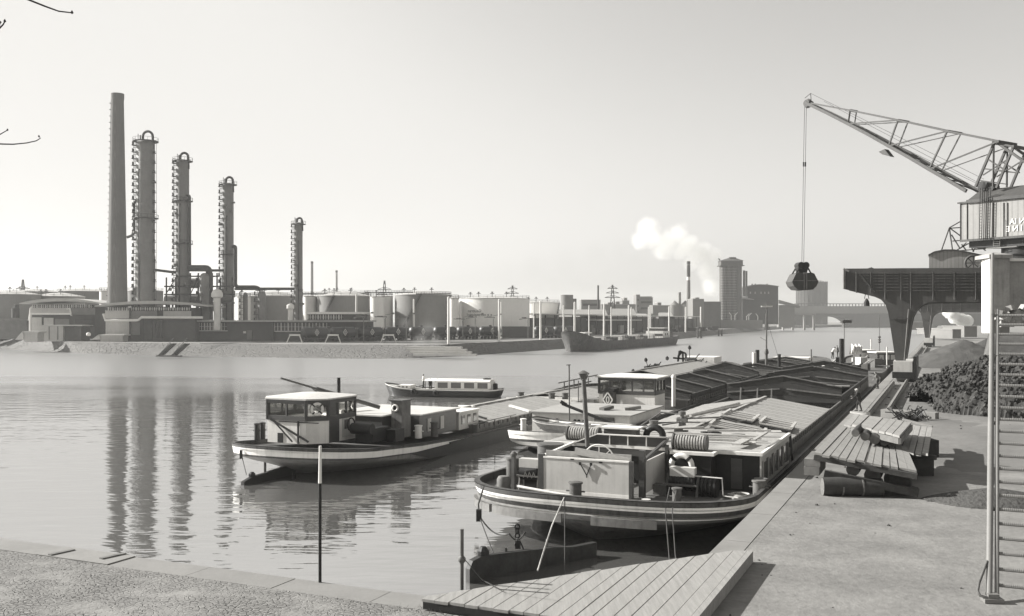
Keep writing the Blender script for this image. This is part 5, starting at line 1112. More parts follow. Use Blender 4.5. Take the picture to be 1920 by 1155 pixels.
mb = MB(); p, q_ = D(1054, 757, 64.5), D(1160, 799, 63); mb.tube([p, q_], .1, 8); mb.tube([p + V((-.1, 0, .15)), p + V((.3, 0, -.1))], .12, 8); solo('boat_hook', mb, m_blk, 'dark boom slanting down across the white deckhouse, behind the stove pipe', 'boom', None, 40)
for i, (x, y, s_) in enumerate(((-2, 13.8, 1.6), (.4, 14.5, 1.4), (1.6, 14.0, 1.8), (-.8, 15.3, 1.2), (2.6, 15.4, 1.3), (3.0, 9.0, 1.2), (1.2, 8.2, 1.0))):
    mb = MB(TC); mb.box((x, y, .38 if y < 13.5 else -.3), (s_, s_ * .55, .22), i * .7, (.15, 'Y')); mb.build('roof_fitting', [m_iron, m_blk, m_hmid][i % 3], Cb)
sidecoam(Cb, TC, 22, 60, -3.9, 3.9, -1.45, .0, True)
for s_, e_, p_ in ((23.5, .55, 1.35), (31, .55, 1.4), (38, .6, 1.5), (46, .6, 1.5), (57, .8, 1.9)): coam(Cb, TC, s_, -4.0, 4.0, -.9, e_, p_, True)
mb = MB(TC)
for sg in (-1, 1): mb.b2(sg * 3.9 - .06, sg * 3.9 + .06, 23, 58, 0, .45)
mb.build('hatch_board', m_coam, Cb)
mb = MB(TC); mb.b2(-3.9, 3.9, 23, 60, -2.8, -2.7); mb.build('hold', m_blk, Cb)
# dinghy carried on the stern of C
dg = thing('dinghy', 'small wooden dinghy resting across the white stern of the middle barge', 'dinghy', D(1060, 800, 63), 0)
p, q_ = D(1001, 792, 64), D(1140, 790, 60.5); p.z = q_.z = 0; dv = q_ - p; an = math.atan2(dv.y, dv.x) - math.pi / 2; TD = frame(V((p.x, p.y, D(0, 790, 63).z)), an)
hull(dg, TD, dv.length, 1.7, [(0.02, 0, 1.2, .9, 1.0, 1.0, 0, 1, 0), (-.08, .02, 1.2, .9, 1.02, 1.0, 0, 1, 1), (-.14, .05, 1.2, .9, .98, 1.0, .05, 1, 0), (-.45, .35, 1.6, 1.1, .8, 1.2, .2, .6, 0), (-.7, .8, 1.8, 1.2, .35, 1.4, .4, .3, 0)], [m_hmid, m_dwhite], ss=.22, sa=1.8, sb=.1, sbl=1)
mb = MB(TD)
for y in (1.3, 2.6, 3.8): mb.b2(-.72, .72, y, y + .25, -.12, -.06)
mb.build('thwart', m_wood, dg)
mb = MB(TD); mb.b2(-.6, .6, .9, dv.length - .8, -.5, -.45); mb.build('floor', m_deck, dg)
# ------------------------------------------------ D: hatched barge beyond, with white cabin and gallows
DT = -28.5; DS = 112.0; TDD = frame(Q(DS, DT, 0), -UA)
Db = thing('cargo_barge', 'farther barge with a boarded hatch, a white bow cabin and a dark gallows frame', 'barge', Q(DS, DT, WZ), -UA, 'moored cargo barges')
hull(Db, TDD, 52, 9.4, [(-.9, 0, 4.2, .8, 1.0, 7, 0, 1, 0), (-1.3, .1, 4.2, .8, .99, 7, .1, 1, 0), (-2.5, 2, 8, 1.2, .95, 8, 1, .2, 0), (-3, 3, 9, 1.3, .9, 9, 2, 0, 0)], [m_hgry], ss=.5, sb=.8, deck=-1.1)
sidecoam(Db, TDD, 5, 38, -3.9, 3.9, -1.1, -.1, False); hatchroof(Db, TDD, 5, 38, -4, 4, -.1, .75, n=.9)
mb = MB(TDD); mb.b2(-3.2, 2.0, 38.5, 44, -.9, 1.15); cb = mb.build('bow_cabin', m_dwhite, Db)
mb = MB(TDD); mb.tube([(.2, 38.5, .55), (.2, 38.45, .55)], .22, 12); mb.build('porthole', m_blk, cb)
gp = TDD @ V((1.2, 40, 0)); mb = MB(); W1, W2, W3, W4 = [D(x, y, 152) for x, y in ((1271, 678), (1274, 658), (1286, 663), (1286, 680))]
for a, b_ in ((W1, W2), (W2, W3), (W3, W4), (D(1262, 671, 152), D(1298, 674, 152)), (D(1280, 660, 152), D(1281, 682, 152)), (D(1271, 669, 152), D(1278, 660, 152))): mb.bar(a, b_, .28)
solo('gallows_frame', mb, m_blk, 'dark four legged gallows frame standing on the farther barge', 'gallows')
for i, (x, y0, y1, lb) in enumerate(((1211, 675, 691, 'black ball signal on a short pole at the left of the farther barge'), (1293, 652, 676, 'black lamp on a tall thin pole right of the gallows frame'), (1187, 696, 705, 'small dark lantern on the farther barge hatch edge'), (1251, 672, 676, 'short dark lamp left of the gallows frame'))):
    mb = MB(); b0 = D(x + (5 if i == 0 else 0), y1, 146); mb.tube([b0, D(x, y0, 146)], .05, 6); mb.lathe(D(x, y0, 146) + V((0, 0, -.15)), [(.05, -.15), (.26, 0), (.26, .3), (.05, .5)], 10); solo('signal_lamp', mb, m_blk, lb, 'lamp', None, 40)
for i, (x, y, s_) in enumerate(((1296, 681, 1.6), (1306, 687, 1.4), (1314, 690, 1.2), (1322, 693, 1.0), (1213, 690, .7), (1222, 689, .7), (1232, 687, .8), (1268, 692, .9))):
    mb = MB(); p = D(x, y, 148); mb.box(p, (s_, s_ * .8, s_ * .9), i, (.2, 'X')); mb.tube([p, p + V((s_ * .8, 0, s_ * .9))], .08, 6); mb.build('deck_gear', m_blk, Db)
for i, (x, y0, y1, w_, m, d_, lb) in enumerate(((1414, 661, 690, .3, m_dwhite, 140, 'white upright post on a barge left of the tall cross mast'), (1420, 656, 690, .3, m_blk, 141, 'dark upright post beside the white one left of the cross mast'), (1461, 664, 688, .25, m_blk, 142, 'short dark post right of the tall cross mast'), (1321.5, 692, 702, .25, m_dwhite, 120, 'stub white post right of the farther barge'), (1578, 635, 676, .3, m_blk, 128, 'thick dark post at the bow of the nearest barge'), (1521, 655, 684, .08, m_iron, 125, 'hair thin rod standing mid barge'))):
    mb = MB(); p = D(x, y1, d_); mb.tube([p + V((0, 0, -1.6)), D(x, y0, d_)], w_, 10); solo('mooring_post', mb, m, lb, 'post', None, 40)
# cross mast
mp_ = thing('cross_mast', 'tallest thin mast on the barges, with a white cross spar and stays', 'mast', D(1437, 690, 142)); mb = MB(); b0 = D(1437, 690, 142); mb.tube([b0 + V((0, 0, -1.5)), D(1437, 655, 142)], .2, 10); mb.tube([D(1437, 655, 142), D(1437.5, 566, 142)], .12, 10, .08); mb.lathe(D(1437, 664, 142), [(.3, 0), (.35, .3), (.2, .8)], 10); mb.build('pole', m_iron, mp_, 40)
mb = MB(); mb.bar(D(1427, 574.5, 142), D(1448.5, 574.5, 142), .2); mb.build('spar', m_dwhite, mp_)
for q_ in (D(1465, 688, 150), D(1425, 632, 142)): mb = MB(); mb.tube([D(1438, 600 if q_.x > 38 else 640, 142), q_], .025, 5); mb.build('stay', m_iron, mp_)
# barge beside C's bow, far left coaming
ET = -17.5; TE = frame(Q(131, ET, 0), -UA)
Eb = thing('cargo_barge', 'open barge beyond the middle one, its dark coaming rising left of the cross mast', 'barge', Q(131, ET, WZ), -UA, 'moored cargo barges')
hull(Eb, TE, 60, 10, [(-.7, 0, 4.2, .8, 1.0, 7, 0, 1, 0), (-1.3, .1, 4.2, .8, .99, 7, .1, 1, 0), (-2.5, 2, 8, 1.2, .95, 8, 1, .2, 0), (-3, 3, 9, 1.3, .9, 9, 2, 0, 0)], [m_hgry], ss=.3, sb=.8, deck=-.9)
for s_ in (4, 18, 32): coam(Eb, TE, s_, -4.2, 4.2, -.6, .3, 1.0)
sidecoam(Eb, TE, 4, 34, -4.2, 4.2, -.9, .1, False)
mb = MB(TE); mb.b2(-3, 3, 38, 44, -.8, .6); mb.build('cabin', m_dwhite, Eb)
# F: craft with cabins further up the quay
FT = -6.5; TF = frame(Q(140, FT, 0), -UA)
Fb = thing('cargo_barge', 'cluttered barge seen left of the near crane leg, with two small windowed cabins', 'barge', Q(140, FT, WZ), -UA, 'moored cargo barges')
hull(Fb, TF, 66, 10, [(-.6, 0, 4.2, .8, 1.0, 7, 0, 1, 0), (-1.3, .1, 4.2, .8, .99, 7, .1, 1, 0), (-2.5, 2, 8, 1.2, .95, 8, 1, .2, 0), (-3, 3, 9, 1.3, .9, 9, 2, 0, 0)], [m_hgry], ss=.3, sb=.8, deck=-.8)
for (x0, x1, y0, h_, d_) in ((1612, 1638, 658, 2.2, 168), (1645, 1680, 662, 2.2, 160)):
    a, b_ = D(x0, y0, d_), D(x1, y0, d_); mb = MB(); mb.b2(a.x, b_.x, d_, d_ + 3.5, a.z - h_, a.z); cbn = mb.build('cabin', m_var, Fb)
    mb = MB(); mb.b2(a.x - .3, b_.x + .3, d_ - .3, d_ + 3.8, a.z, a.z + .2); mb.build('roof', m_dwhite, cbn)
    for k in range(3): u = a.x + (b_.x - a.x) * (.12 + .3 * k); mb = MB(); mb.b2(u, u + .7, d_ - .05, d_, a.z - 1.1, a.z - .3); mb.build('window', m_panel, cbn)
for i in range(14):
    x, y = -4 + 8 * random.random(), 3 + 50 * random.random(); mb = MB(TF); s_ = random.uniform(.5, 1.6); mb.box((x, y, -.8 + s_ / 2), (s_, s_ * 1.3, s_), random.random()); mb.tube([(x, y, 0), (x + 1, y + .5, .8)], .08, 6); mb.build('deck_gear', [m_blk, m_iron, m_dwhite, m_panel][i % 4], Fb)
for i, (x, y0, y1, d_, lb) in enumerate(((1707, 655, 690, 150, 'x'), (1583, 600, 676, 165, 'thin mast with a white lamp left of the near crane'), (1649, 590, 656, 190, 'thin mast with hanging ball signals'), (1633, 636, 660, 180, 'short white pipe on the cluttered barge'), (1663, 650, 680, 155, 'bent white pole by the near crane leg'))):
    if lb == 'x': continue
    mb = MB(); mb.tube([D(x, y1, d_) + V((0, 0, -1)), D(x, y0, d_)], .09 if i > 2 else .06, 6)
    if i == 1: mb.box(D(x + 5, y0 + 3, d_), (1.6, .2, .5)); mb.bar(D(x - 8, y0 + 5, d_), D(x + 5, y0, d_), .08)
    if i == 2:
        for yy in (632, 637, 641): mb.lathe(D(x, yy, d_), [(.05, -.3), (.35, 0), (.05, .3)], 8)
    solo('barge_mast', mb, m_iron if i < 3 else m_dwhite, lb, 'mast', None, 40)
p = thing('tarpaulin_tent', 'crumpled pale tarpaulin tent on the cluttered barge', 'tarpaulin', D(1605, 660, 165)); mb = MB()
for k in range(6):
    a = D(1592 + k * 4, 664, 165); b_ = D(1596 + k * 3.4, 644 + (k % 2) * 4, 167); mb.add([a, D(1596 + k * 4, 665, 165), b_], [(0, 1, 2)]); mb.add([D(1596 + k * 4, 665, 165), b_, D(1600 + k * 3.4, 648, 166)], [(0, 1, 2)])
mb.build('canvas', m_panel, p)
# ------------------------------------------------ far cargo boat
p, q_ = G(1068, 660, WZ), G(1256, 645, WZ); dv = q_ - p; L = dv.length; an = math.atan2(dv.y, dv.x) - math.pi / 2; TT = frame(V((p.x, p.y, 0)), an)
fc = thing('tanker_boat', 'dark cargo boat with a raised bow moored at the far bank', 'boat', (p.x, p.y, WZ), an)
hull(fc, TT, L, 9.5, [(.5, -1.2, 9, 1.0, 1.0, 6, 0, 1, 0), (.2, -1.0, 9, 1.0, 1.0, 6, .1, 1, 0), (-.6, -.5, 9, 1.1, .99, 6, .3, .9, 0), (-1.6, .3, 10, 1.3, .97, 7, .8, .5, 0), (-2.5, .8, 11, 1.4, .95, 8, 1.5, .1, 0), (-3.2, 1.2, 11, 1.4, .9, 8, 2, 0, 0)], [m_hgry], ss=3.0, sa=22, sb=.7, sbl=12, deck=0.1)
mb = MB(TT); mb.b2(-3.6, 3.6, 3, 9, 3.0, 3.3); mb.b2(-.3, .3, 4, 14, 2.9, 3.2); mb.build('forecastle', m_dwhite, fc)
zc = .3; y = L - 20; mb = MB(TT); mb.b2(-3.4, 3.2, y, y + 9, zc, zc + 2.6); wl2 = mb.build('cabin', m_dwhite, fc)
mb = MB(TT); mb.b2(-3.2, 3.6, y + .6, y + 6.5, zc + 3.6, zc + 3.8); mb.build('roof', m_dwhite, wl2); mb = MB(TT); mb.b2(-3.0, 3.4, y + 1, y + 6, zc + 2.6, zc + 3.6); mb.build('window_band', m_hgry, wl2)
for k in range(3): mb = MB(TT); mb.b2(-3.3, 3.1, y - .06 + 0, y - .01, zc + .8, zc + 1.6) if k == 0 else mb.b2(3.2, 3.26, y + k * 2.5, y + k * 2.5 + 1.3, zc + 1, zc + 1.8); mb.build('window', m_hgry, wl2)
for k in range(12):
    mb = MB(TT); yy = 12 + k * (L - 36) / 12; mb.b2(-2.6 + (k % 3) * .6, 2.2, yy, yy + 2.0 + (k % 2), .1, .9 + .5 * (k % 3)); mb.build('deck_fitting', [m_hmid, m_blk, m_panel][k % 3], fc)
mb = MB(TT); mb.bar((4.2, 10, 2.0), (4.3, L - 8, .9), .12)
k = 12
while k < L - 8: mb.bar((4.3, k, .4), (4.3, k, 1.5), .08); k += 3
mb.build('railing', m_iron, fc)
mb = MB(TT); mb.lathe((1.6, L - 5, .2), [(1.1, 0), (1.1, 2.2), (1.2, 2.3)], 14); mb.build('funnel', m_hmid, fc, 40)
# ------------------------------------------------ motor launch
p, q_ = G(727, 741, WZ), G(944, 745, WZ); dv = q_ - p; L = dv.length; an = math.atan2(dv.y, dv.x) - math.pi / 2; TL = frame(V((p.x, p.y, WZ)), an)
la = thing('motor_launch', 'small passenger launch under way with a white windowed cabin', 'boat', (p.x, p.y, WZ), an)
hull(la, TL, L, 3.4, [(.95, -.3, 3.4, 1.0, 1.0, 1.6, 0, 1, 0), (.83, -.25, 3.4, 1.0, 1.0, 1.6, .03, 1, 1), (.75, -.22, 3.4, 1.0, 1.02, 1.6, .05, 1, 2), (.35, .0, 3.6, 1.1, .98, 1.8, .2, .7, 2), (-.15, .3, 4, 1.2, .9, 2, .5, .1, 2), (-.6, .6, 4, 1.2, .8, 2, .8, 0, 2)], [m_dwhite, m_hgry, m_hblk], ss=.55, sa=5, sb=.1, sbl=2, deck=.85, dm=m_panel)
mb = MB(TL); mb.b2(-1.1, 1.1, 1.6, 3.3, .95, 1.35); mb.build('fore_cabin', m_dwhite, la)
for k in range(3): mb = MB(TL); mb.tube([(1.1, 1.9 + k * .5, 1.15), (1.14, 1.9 + k * .5, 1.15)], .09, 10); mb.build('porthole', m_blk, la)
mb = MB(TL); y0, y1 = L * .45, L * .9
mb.b2(-1.2, 1.2, y0, y1, .85, 1.1); mb.b2(-1.2, 1.2, y0, y1, 1.78, 1.95); mb.prism([(-1.35, y0 - 1.5, 1.95), (1.35, y0 - 1.5, 1.95), (.8, y0 - 1.5, 2.15), (-.8, y0 - 1.5, 2.15)], (0, y1 - y0 + 1.6, 0))
for k in range(5):
    y = y0 + (y1 - y0) * k / 4
    for sg in (-1, 1): mb.b2(sg * 1.17 - .04, sg * 1.17 + .04, y - .2, y + .2, 1.1, 1.78)
mb.b2(-1.2, 1.2, y1 - .08, y1, 1.1, 1.78); mb.build('cabin', m_dwhite, la)
for k in range(4):
    y = y0 + (y1 - y0) * (k + .5) / 4; mb = MB(TL); mb.b2(1.15, 1.17, y - (y1 - y0) / 8 + .2, y + (y1 - y0) / 8 - .2, 1.1, 1.78); mb.build('window', m_lamp, la)
mb = MB(TL)
for y in (y0 - 1.4, y0 - .7): mb.bar((1.15, y, .9), (1.15, y, 1.95), .06); mb.bar((-1.15, y, .9), (-1.15, y, 1.95), .06)
mb.bar((-1.1, y0 - 2.2, 1.3), (1.1, y0 - 2.2, 1.3), .08); mb.bar((0, y0 - 2.2, .9), (0, y0 - 2.0, 1.5), .06); mb.build('cockpit_frame', m_hgry, la)
mb = MB(TL); mb.ring((1.78, L * .27, .62), .3, .09, 'X', 16, 8); mb.build('tyre_fender', m_blk, la, 60); mb = MB(TL); mb.ring((1.78, L * .46, .5), .28, .09, 'X', 16, 8); mb.build('tyre_fender', m_blk, la, 60)
mb = MB(TL); mb.lathe((.2, L * .935, .9), [(.3, 0), (.3, .7), (.2, .8)], 12); mb.b2(-.4, .6, y1 - .9, y1 - .2, 2.15, 2.3); mb.build('stern_drum', m_blk, la, 40)
# thin wake behind the launch
# ================================================================ QUAY
m_coal = mt('dark_rubble', 0.042, 0.5, 2.0, 0.95, 0.8, isl=0.75, dist=0.08)
m_sand = mt('gravel_heap', 0.07, 0.25, 0.6, 0.95, 0.9, dist=0.1)
m_old = mt('weathered_plank', 0.25, 0.22, 1.2, 0.9, 0.5, isl=0.28, kind='wood', stretch=(8, .6, 3))
m_log = mt('log_bark', 0.05, 0.35, 3, 0.95, 0.6)
m_logend = mt('log_end', 0.13, 0.3, 5, 0.9, 0.3)
m_crane = mt('crane_paint', 0.06, 0.2, 0.4, 0.65, 0.1, stain=0.15)
m_house = mt('crane_house_sheet', 0.24, 0.12, 0.4, 0.7, 0.1, kind='board', stain=0.1)
m_plast = mt('wall_plaster', 0.30, 0.25, 0.5, 0.95, 0.4, stain=0.15)
m_white = mt('white_and_sunlit_plaster', 0.75, 0.08, 0.7, 0.85, 0.15)  # white parts, and the pillar side coloured as if sunlit
m_galv = mt('galvanised_tube', 0.17, 0.12, 2, 0.45, 0.1, spec=0.5)
# --- wooden platform over the corner of the basin
def far_s(t): return 20.45 + (t + 5.05) * 7.9 / 6.05
pf = thing('corner_platform', 'triangular plank platform laid over the near corner of the basin', 'platform', Q(21, -2, 0), -UA)
t = -5.05; i = 0
while t < 1.15:
    w_ = random.choice((.36, .4, .43)); w_ = min(w_, 1.22 - t); a, b_ = t + .012, t + w_ - random.choice((.01, .016, .03)); n0 = 20.15 - (0 if t < -.6 else 4.5) + random.uniform(-.03, .03)
    f0, f1 = far_s(a) + random.uniform(-.06, .06), far_s(b_) + random.uniform(-.06, .06); z = .3 + random.uniform(-.008, .008); f0 = min(f0, 28.25); f1 = min(f1, 28.2)
    mb = MB(QF); mb.prism([(a, n0, z - .07), (b_, n0, z - .07), (b_, f1, z - .07), (a, f0, z - .07)], (0, 0, .07)); mb.build('plank', m_old, pf)
    t += w_; i += 1
mb = MB(QF); mb.b2(1.24, 1.4, 16, 28.1, .012, .34); mb.build('edge_beam', m_old, pf)
for y in (20.3, 22.2, 24.6, 27.2):
    te = -5.05 + (y - 20.45) / 7.9 * 6.05 + .3; mb = MB(QF); mb.b2(max(te, -5.0), 1.22, y, y + .2, .02, .225); mb.build('joist', m_hmid, pf)
mb = MB(QF); mb.b2(-5.0, 1.2, 20.16, 20.28, .05, .225); mb.build('front_joist', m_blk, pf)
wire = [D(868, 1045, 24.6), D(905, 1088, 24.4), D(938, 1105, 23.6), D(1030, 1112, 22.9)]; wire = [wire[0]] + [V((p.x, p.y, max(p.z, .335))) for p in wire[1:]]
rope('thin_cable', wire, 'thin cable lying across the plank platform from the dark post', .012, m_roped)
mb = MB(); p = G(866, 1104, 0.02); mb.tube([V((p.x, p.y, 0)), D(866, 992, p.y)], .05, 10); mb.lathe(D(866, 1049, p.y), [(.05, -.1), (.1, -.04), (.1, .04), (.05, .1)], 10); solo('dark_post', mb, m_iron, 'short dark iron post at the left end of the plank platform', 'post', None, 40)
p = G(600, 1091, 0.02); pp = thing('marker_pole', 'tall thin pole with a white upper half at the basin edge', 'pole', p)
mb = MB(); k = D(600, 906, p.y); mb.tube([V((p.x, p.y, 0)), k], .042, 10); mb.build('lower_pole', m_blk, pp, 40); mb = MB(); mb.tube([k, D(600.5, 836, p.y)], .046, 10, .035); mb.build('upper_pole', m_dwhite, pp, 40)
for i, (a, b_) in enumerate(((118, 1038), (214, 1045))):
    mb = MB(); q0 = G(a - 25, b_ + 4, .03); q1 = G(a + 20, b_ - 6, .03); mb.bar(q0, q1, .16, .09); solo('slab_gap_lip', mb, m_hmid, ['left', 'right'][i] + ' dark lip standing for a slab gap in the basin edge at the lower left', 'stone', 'dark slab gaps along the basin edge')  # dark bars stand in for cracks and raised lips between the slabs
gt = MB()
for i in range(500):
    p = G(random.gauss(900, 60), random.uniform(1131, 1150), 0.03); h_ = random.uniform(.04, .14); a = random.uniform(0, 6.3); o_ = V((math.cos(a), math.sin(a), 0)) * h_ * .7
    gt.add([p, p + V((.012, 0, 0)), p + o_ + V((0, 0, h_))], [(0, 1, 2)])
tag(gt.build('dry_grass', m_rope), 'sparse dry grass along the near edge of the plank platform', kind='stuff')
# --- log and timber stack
def boards(name, FL, FR, BL, BR, n_, th, label, cat='timber deck', gap=.05, jit=.1, mat=None):
    t = thing(name, label, cat, (FL + FR + BL + BR) / 4)
    for i in range(n_):
        f0, f1 = i / n_, (i + 1 - gap * random.uniform(.6, 2.4)) / n_; e0, e1 = random.uniform(-jit, jit), random.uniform(-jit, jit)
        a, b_, c, d_ = FL.lerp(FR, f0), FL.lerp(FR, f1), BL.lerp(BR, f1), BL.lerp(BR, f0); u = (d_ - a).normalized(); a, b_ = a + u * e0, b_ + u * e0; c, d_ = c + u * e1, d_ + u * e1
        zz = V((0, 0, random.uniform(-.02, .02))); mb = MB(); mb.prism([a + zz, b_ + zz, c + zz, d_ + zz], (0, 0, -th)); mb.build('plank', mat or m_old, t)
    return t
FL, FR, BL, BR = D(1527, 848, 39), D(1720, 884, 37.3), D(1580, 798, 49.0), D(1700, 838, 43.6)
dk = boards('timber_deck', FL, FR, BL, BR, 12, .09, 'big worn plank deck resting on round logs on the quay', gap=.07, jit=.22)
mb = MB(); mb.bar(FL + V((0, .02, -.2)), FR + V((0, .02, -.2)), .25, .2); mb.build('bearer', m_log, dk); mb = MB(); mb.bar(BL + V((0, -.4, -.22)), BR + V((0, -.4, -.22)), .25, .2); mb.build('bearer', m_log, dk)
def logobj(p, u, L, r, label, group='round logs under the plank deck'):
    t = thing('log', label, 'log', p - V((0, 0, r)), 0, group); mb = MB(); a, b_ = p, p + u * L; mb.tube([a, a.lerp(b_, .3) + V((.02, 0, .02)), a.lerp(b_, .7) - V((.02, 0, 0)), b_], [r, r * 1.04, r * .97, r], 14, cap=False); mb.build('bark', m_log, t, 50)
    mb = MB(); mb.tube([a - u * .005, a + u * .02], r * .97, 14); mb.build('cut_end', m_logend, t, 40); return t
for (x, y, r, lb) in ((1599, 879, .26, 'first'), (1636, 890, .33, 'second'), (1673, 896, .33, 'third')): logobj(D(x, y + 2, 38.7), U, 5.0, r, lb + ' round log end from the left under the plank deck')
mb = MB(); mb.box(D(1703, 905, 38.2) + V((.1, .9, 0)), (.75, 2.0, .62), -UA); solo('timber_block', mb, m_log, 'square timber block under the right corner of the plank deck', 'timber')
mb = MB(); a = D(1539, 868, 39); mb.box(a + V((.1, 1.0, 0)), (.62, 2.2, .3), -UA); mb.box(a + V((.08, 1.0, -.33)), (.6, 2.3, .33), -UA); solo('stacked_timber', mb, m_hmid, 'two stacked timbers under the left corner of the plank deck', 'timber')
mb = MB(); mb.bar(D(1545, 888, 38.6), D(1722, 924, 37.6), .3, .3); solo('cross_beam', mb, m_log, 'long tilted beam carrying the round logs', 'beam')
lg = logobj(D(1542, 912, 38.4), V((.97, -.1, 0)).normalized(), 2.3, .37, 'thick banded log lying crosswise at the bottom of the timber stack', 'bottom log')
for k in (.7, 1.5): mb = MB(); c = D(1542, 912, 38.4) + V((.97, -.1, 0)) * k; mb.tube([c, c + V((.06, 0, 0))], .39, 14); mb.build('band', m_hmid, lg)
for k, (x, y) in enumerate(((1640, 922), (1690, 927))): mb = MB(); p = G(x, y + 4, 0); mb.box(p + V((0, .6, .15)), (1.4, 1.0, .34), .1); solo('packing_timber', mb, m_log, ['left', 'right'][k] + ' dark packing timber beneath the tilted beam', 'timber', 'packing timbers on the ground')
boards('timber_deck', D(1582, 797, 50.5), D(1640, 806, 48.5), D(1602, 776, 56), D(1648, 782, 54), 4, .1, 'small plank deck behind the big one, next to the quay edge', jit=.1)
for k in range(2): mb = MB(); p = D(1600 + 22 * k, 800, 50 + 3.5 * k); mb.box(V((p.x, p.y, .62)), (.9, 2.6, 1.2), -UA); solo('timber_pile', mb, m_log, ['nearer', 'farther'][k] + ' dark timber pile carrying the small rear plank deck', 'timber', 'timber piles')
FL, FR, BL, BR = D(1598, 796, 44.8), D(1687, 817, 41.6), D(1618, 777, 49), D(1709, 792, 46.4)
up_ = boards('raised_deck', FL, FR, BL, BR, 7, .1, 'raised plank deck stacked on top of the big one', gap=.05, jit=.03)
mb = MB(); mb.bar(FL + V((0, .05, -.24)), FR + V((0, .05, -.24)), .12, .26); mb.bar(FR + V((0, 0, -.24)), BR + V((0, 0, -.24)), .12, .26); mb.build('edge_board', m_hmid, up_)
for i, (x, y, r) in enumerate(((1604, 812, .17), (1622, 818, .2), (1640, 823, .24), (1658, 828, .2), (1672, 832, .18))): logobj(D(x, y, 42.9), U, 4.2, r, ['first', 'second', 'third', 'fourth', 'fifth'][i] + ' short log from the left between the raised deck and the big deck', 'short logs under the raised deck')
boards('side_deck', D(1690, 846, 42.6), D(1742, 852, 41.0), D(1706, 796, 52), D(1750, 802, 50.5), 4, .1, 'low plank deck reaching out at the right of the raised one', gap=.08, jit=.3)
mb = MB(); mb.bar(D(1698, 856, 42.4), D(1755, 858, 41.5), .2, .2); solo('side_bearer', mb, m_log, 'front bearer under the low side deck', 'timber')
for k, (x, y) in enumerate(((1722, 858), (1735, 822))): mb = MB(); p = D(x, y, 43 if k == 0 else 49); mb.b2(p.x - .7, p.x + .7, p.y, p.y + 1.5, 0.01, p.z - .1); solo('support_block', mb, m_log, ['front', 'rear'][k] + ' dark support block under the low side deck', 'timber', 'support blocks')
mb = MB(); mb.bar(D(1692, 786, 47.5), D(1748, 800, 46.5), .12, .08); solo('batten', mb, m_old, 'thin batten lying along the back of the side deck', 'batten')
mb = MB(); mb.bar(D(1598, 772.5, 60), D(1624, 778, 58), .3, .1); solo('gangplank', mb, m_old, 'pale gangplank from the quay to the nearest barge', 'plank')
# fallen stone beam and scrap
mb = MB(); a, b_ = G(1655, 774, .28), G(1757, 781, .28); mb.bar(a, b_, .7, .55); solo('stone_beam', mb, m_coping, 'long pale squared stone beam lying before the rubble heap', 'stone')
sc = thing('scrap_tangle', 'small tangle of scrap wire on the yard beside the stone beam', 'scrap', G(1705, 788)); mb = MB()
for i in range(46): p = G(random.uniform(1686, 1722), random.uniform(780, 792)); mb.tube([p, p + V((random.uniform(-.8, .8), random.uniform(-.6, .6), random.uniform(.1, .9))), p + V((random.uniform(-1.2, 1.2), random.uniform(-.8, .8), random.uniform(0, .5)))], .035, 5)
mb.build('wire', m_blk, sc)
# crane rail kerbs
for (t0, s0, s1, lb) in ((1.28, 74, 112, 'waterside concrete rail beam in front of the near crane leg'), (2.5, 79, 116, 'landside concrete rail beam in front of the near crane leg'), (1.28, 121, 262, 'waterside rail beam between the two crane legs'), (2.5, 121, 262, 'landside rail beam between the two crane legs')):
    mb = MB(QF); mb.b2(t0, t0 + .28, s0, s1, 0, .32); mb.b2(t0 + .1, t0 + .18, s0, s1, .32, .42); solo('rail_beam', mb, m_coping, lb, 'rail', 'crane rail beams')
# dirt sheet of the storage yard, uneven
g = MB(QF); vs = []; fs = []; nx, ny = 60, 90
for j in range(ny + 1):
    for i in range(nx + 1):
        x = 2.0 + 42 * i / nx; y = 44 + 130 * j / ny; k = .05 + .10 * noise.noise(V((x * .3, y * .3, 1))) + .05 * noise.noise(V((x * 1.1, y * 1.1, 1)))
        ed = min(1, (y - 44) / 14, max(0, (x - 2.9 + 1.2 * noise.noise(V((x * .5, y * .2, 4)))) / 3)); vs.append((x, y, k * ed * 1.5 - .06 * (1 - ed)))
for j in range(ny):
    for i in range(nx): a = j * (nx + 1) + i; fs.append((a, a + 1, a + nx + 2, a + nx + 1))
g.add(vs, fs); struct('yard_dirt', g, m_yard, 60)
_g = (1 + 5 ** .5) / 2; ICO = [V(q_).normalized() for q_ in ((-1, _g, 0), (1, _g, 0), (-1, -_g, 0), (1, -_g, 0), (0, -1, _g), (0, 1, _g), (0, -1, -_g), (0, 1, -_g), (_g, 0, -1), (_g, 0, 1), (-_g, 0, -1), (-_g, 0, 1))]
ICOF = [(0, 11, 5), (0, 5, 1), (0, 1, 7), (0, 7, 10), (0, 10, 11), (1, 5, 9), (5, 11, 4), (11, 10, 2), (10, 7, 6), (7, 1, 8), (3, 9, 4), (3, 4, 2), (3, 2, 6), (3, 6, 8), (3, 8, 9), (4, 9, 5), (2, 4, 11), (6, 2, 10), (8, 6, 7), (9, 8, 1)]
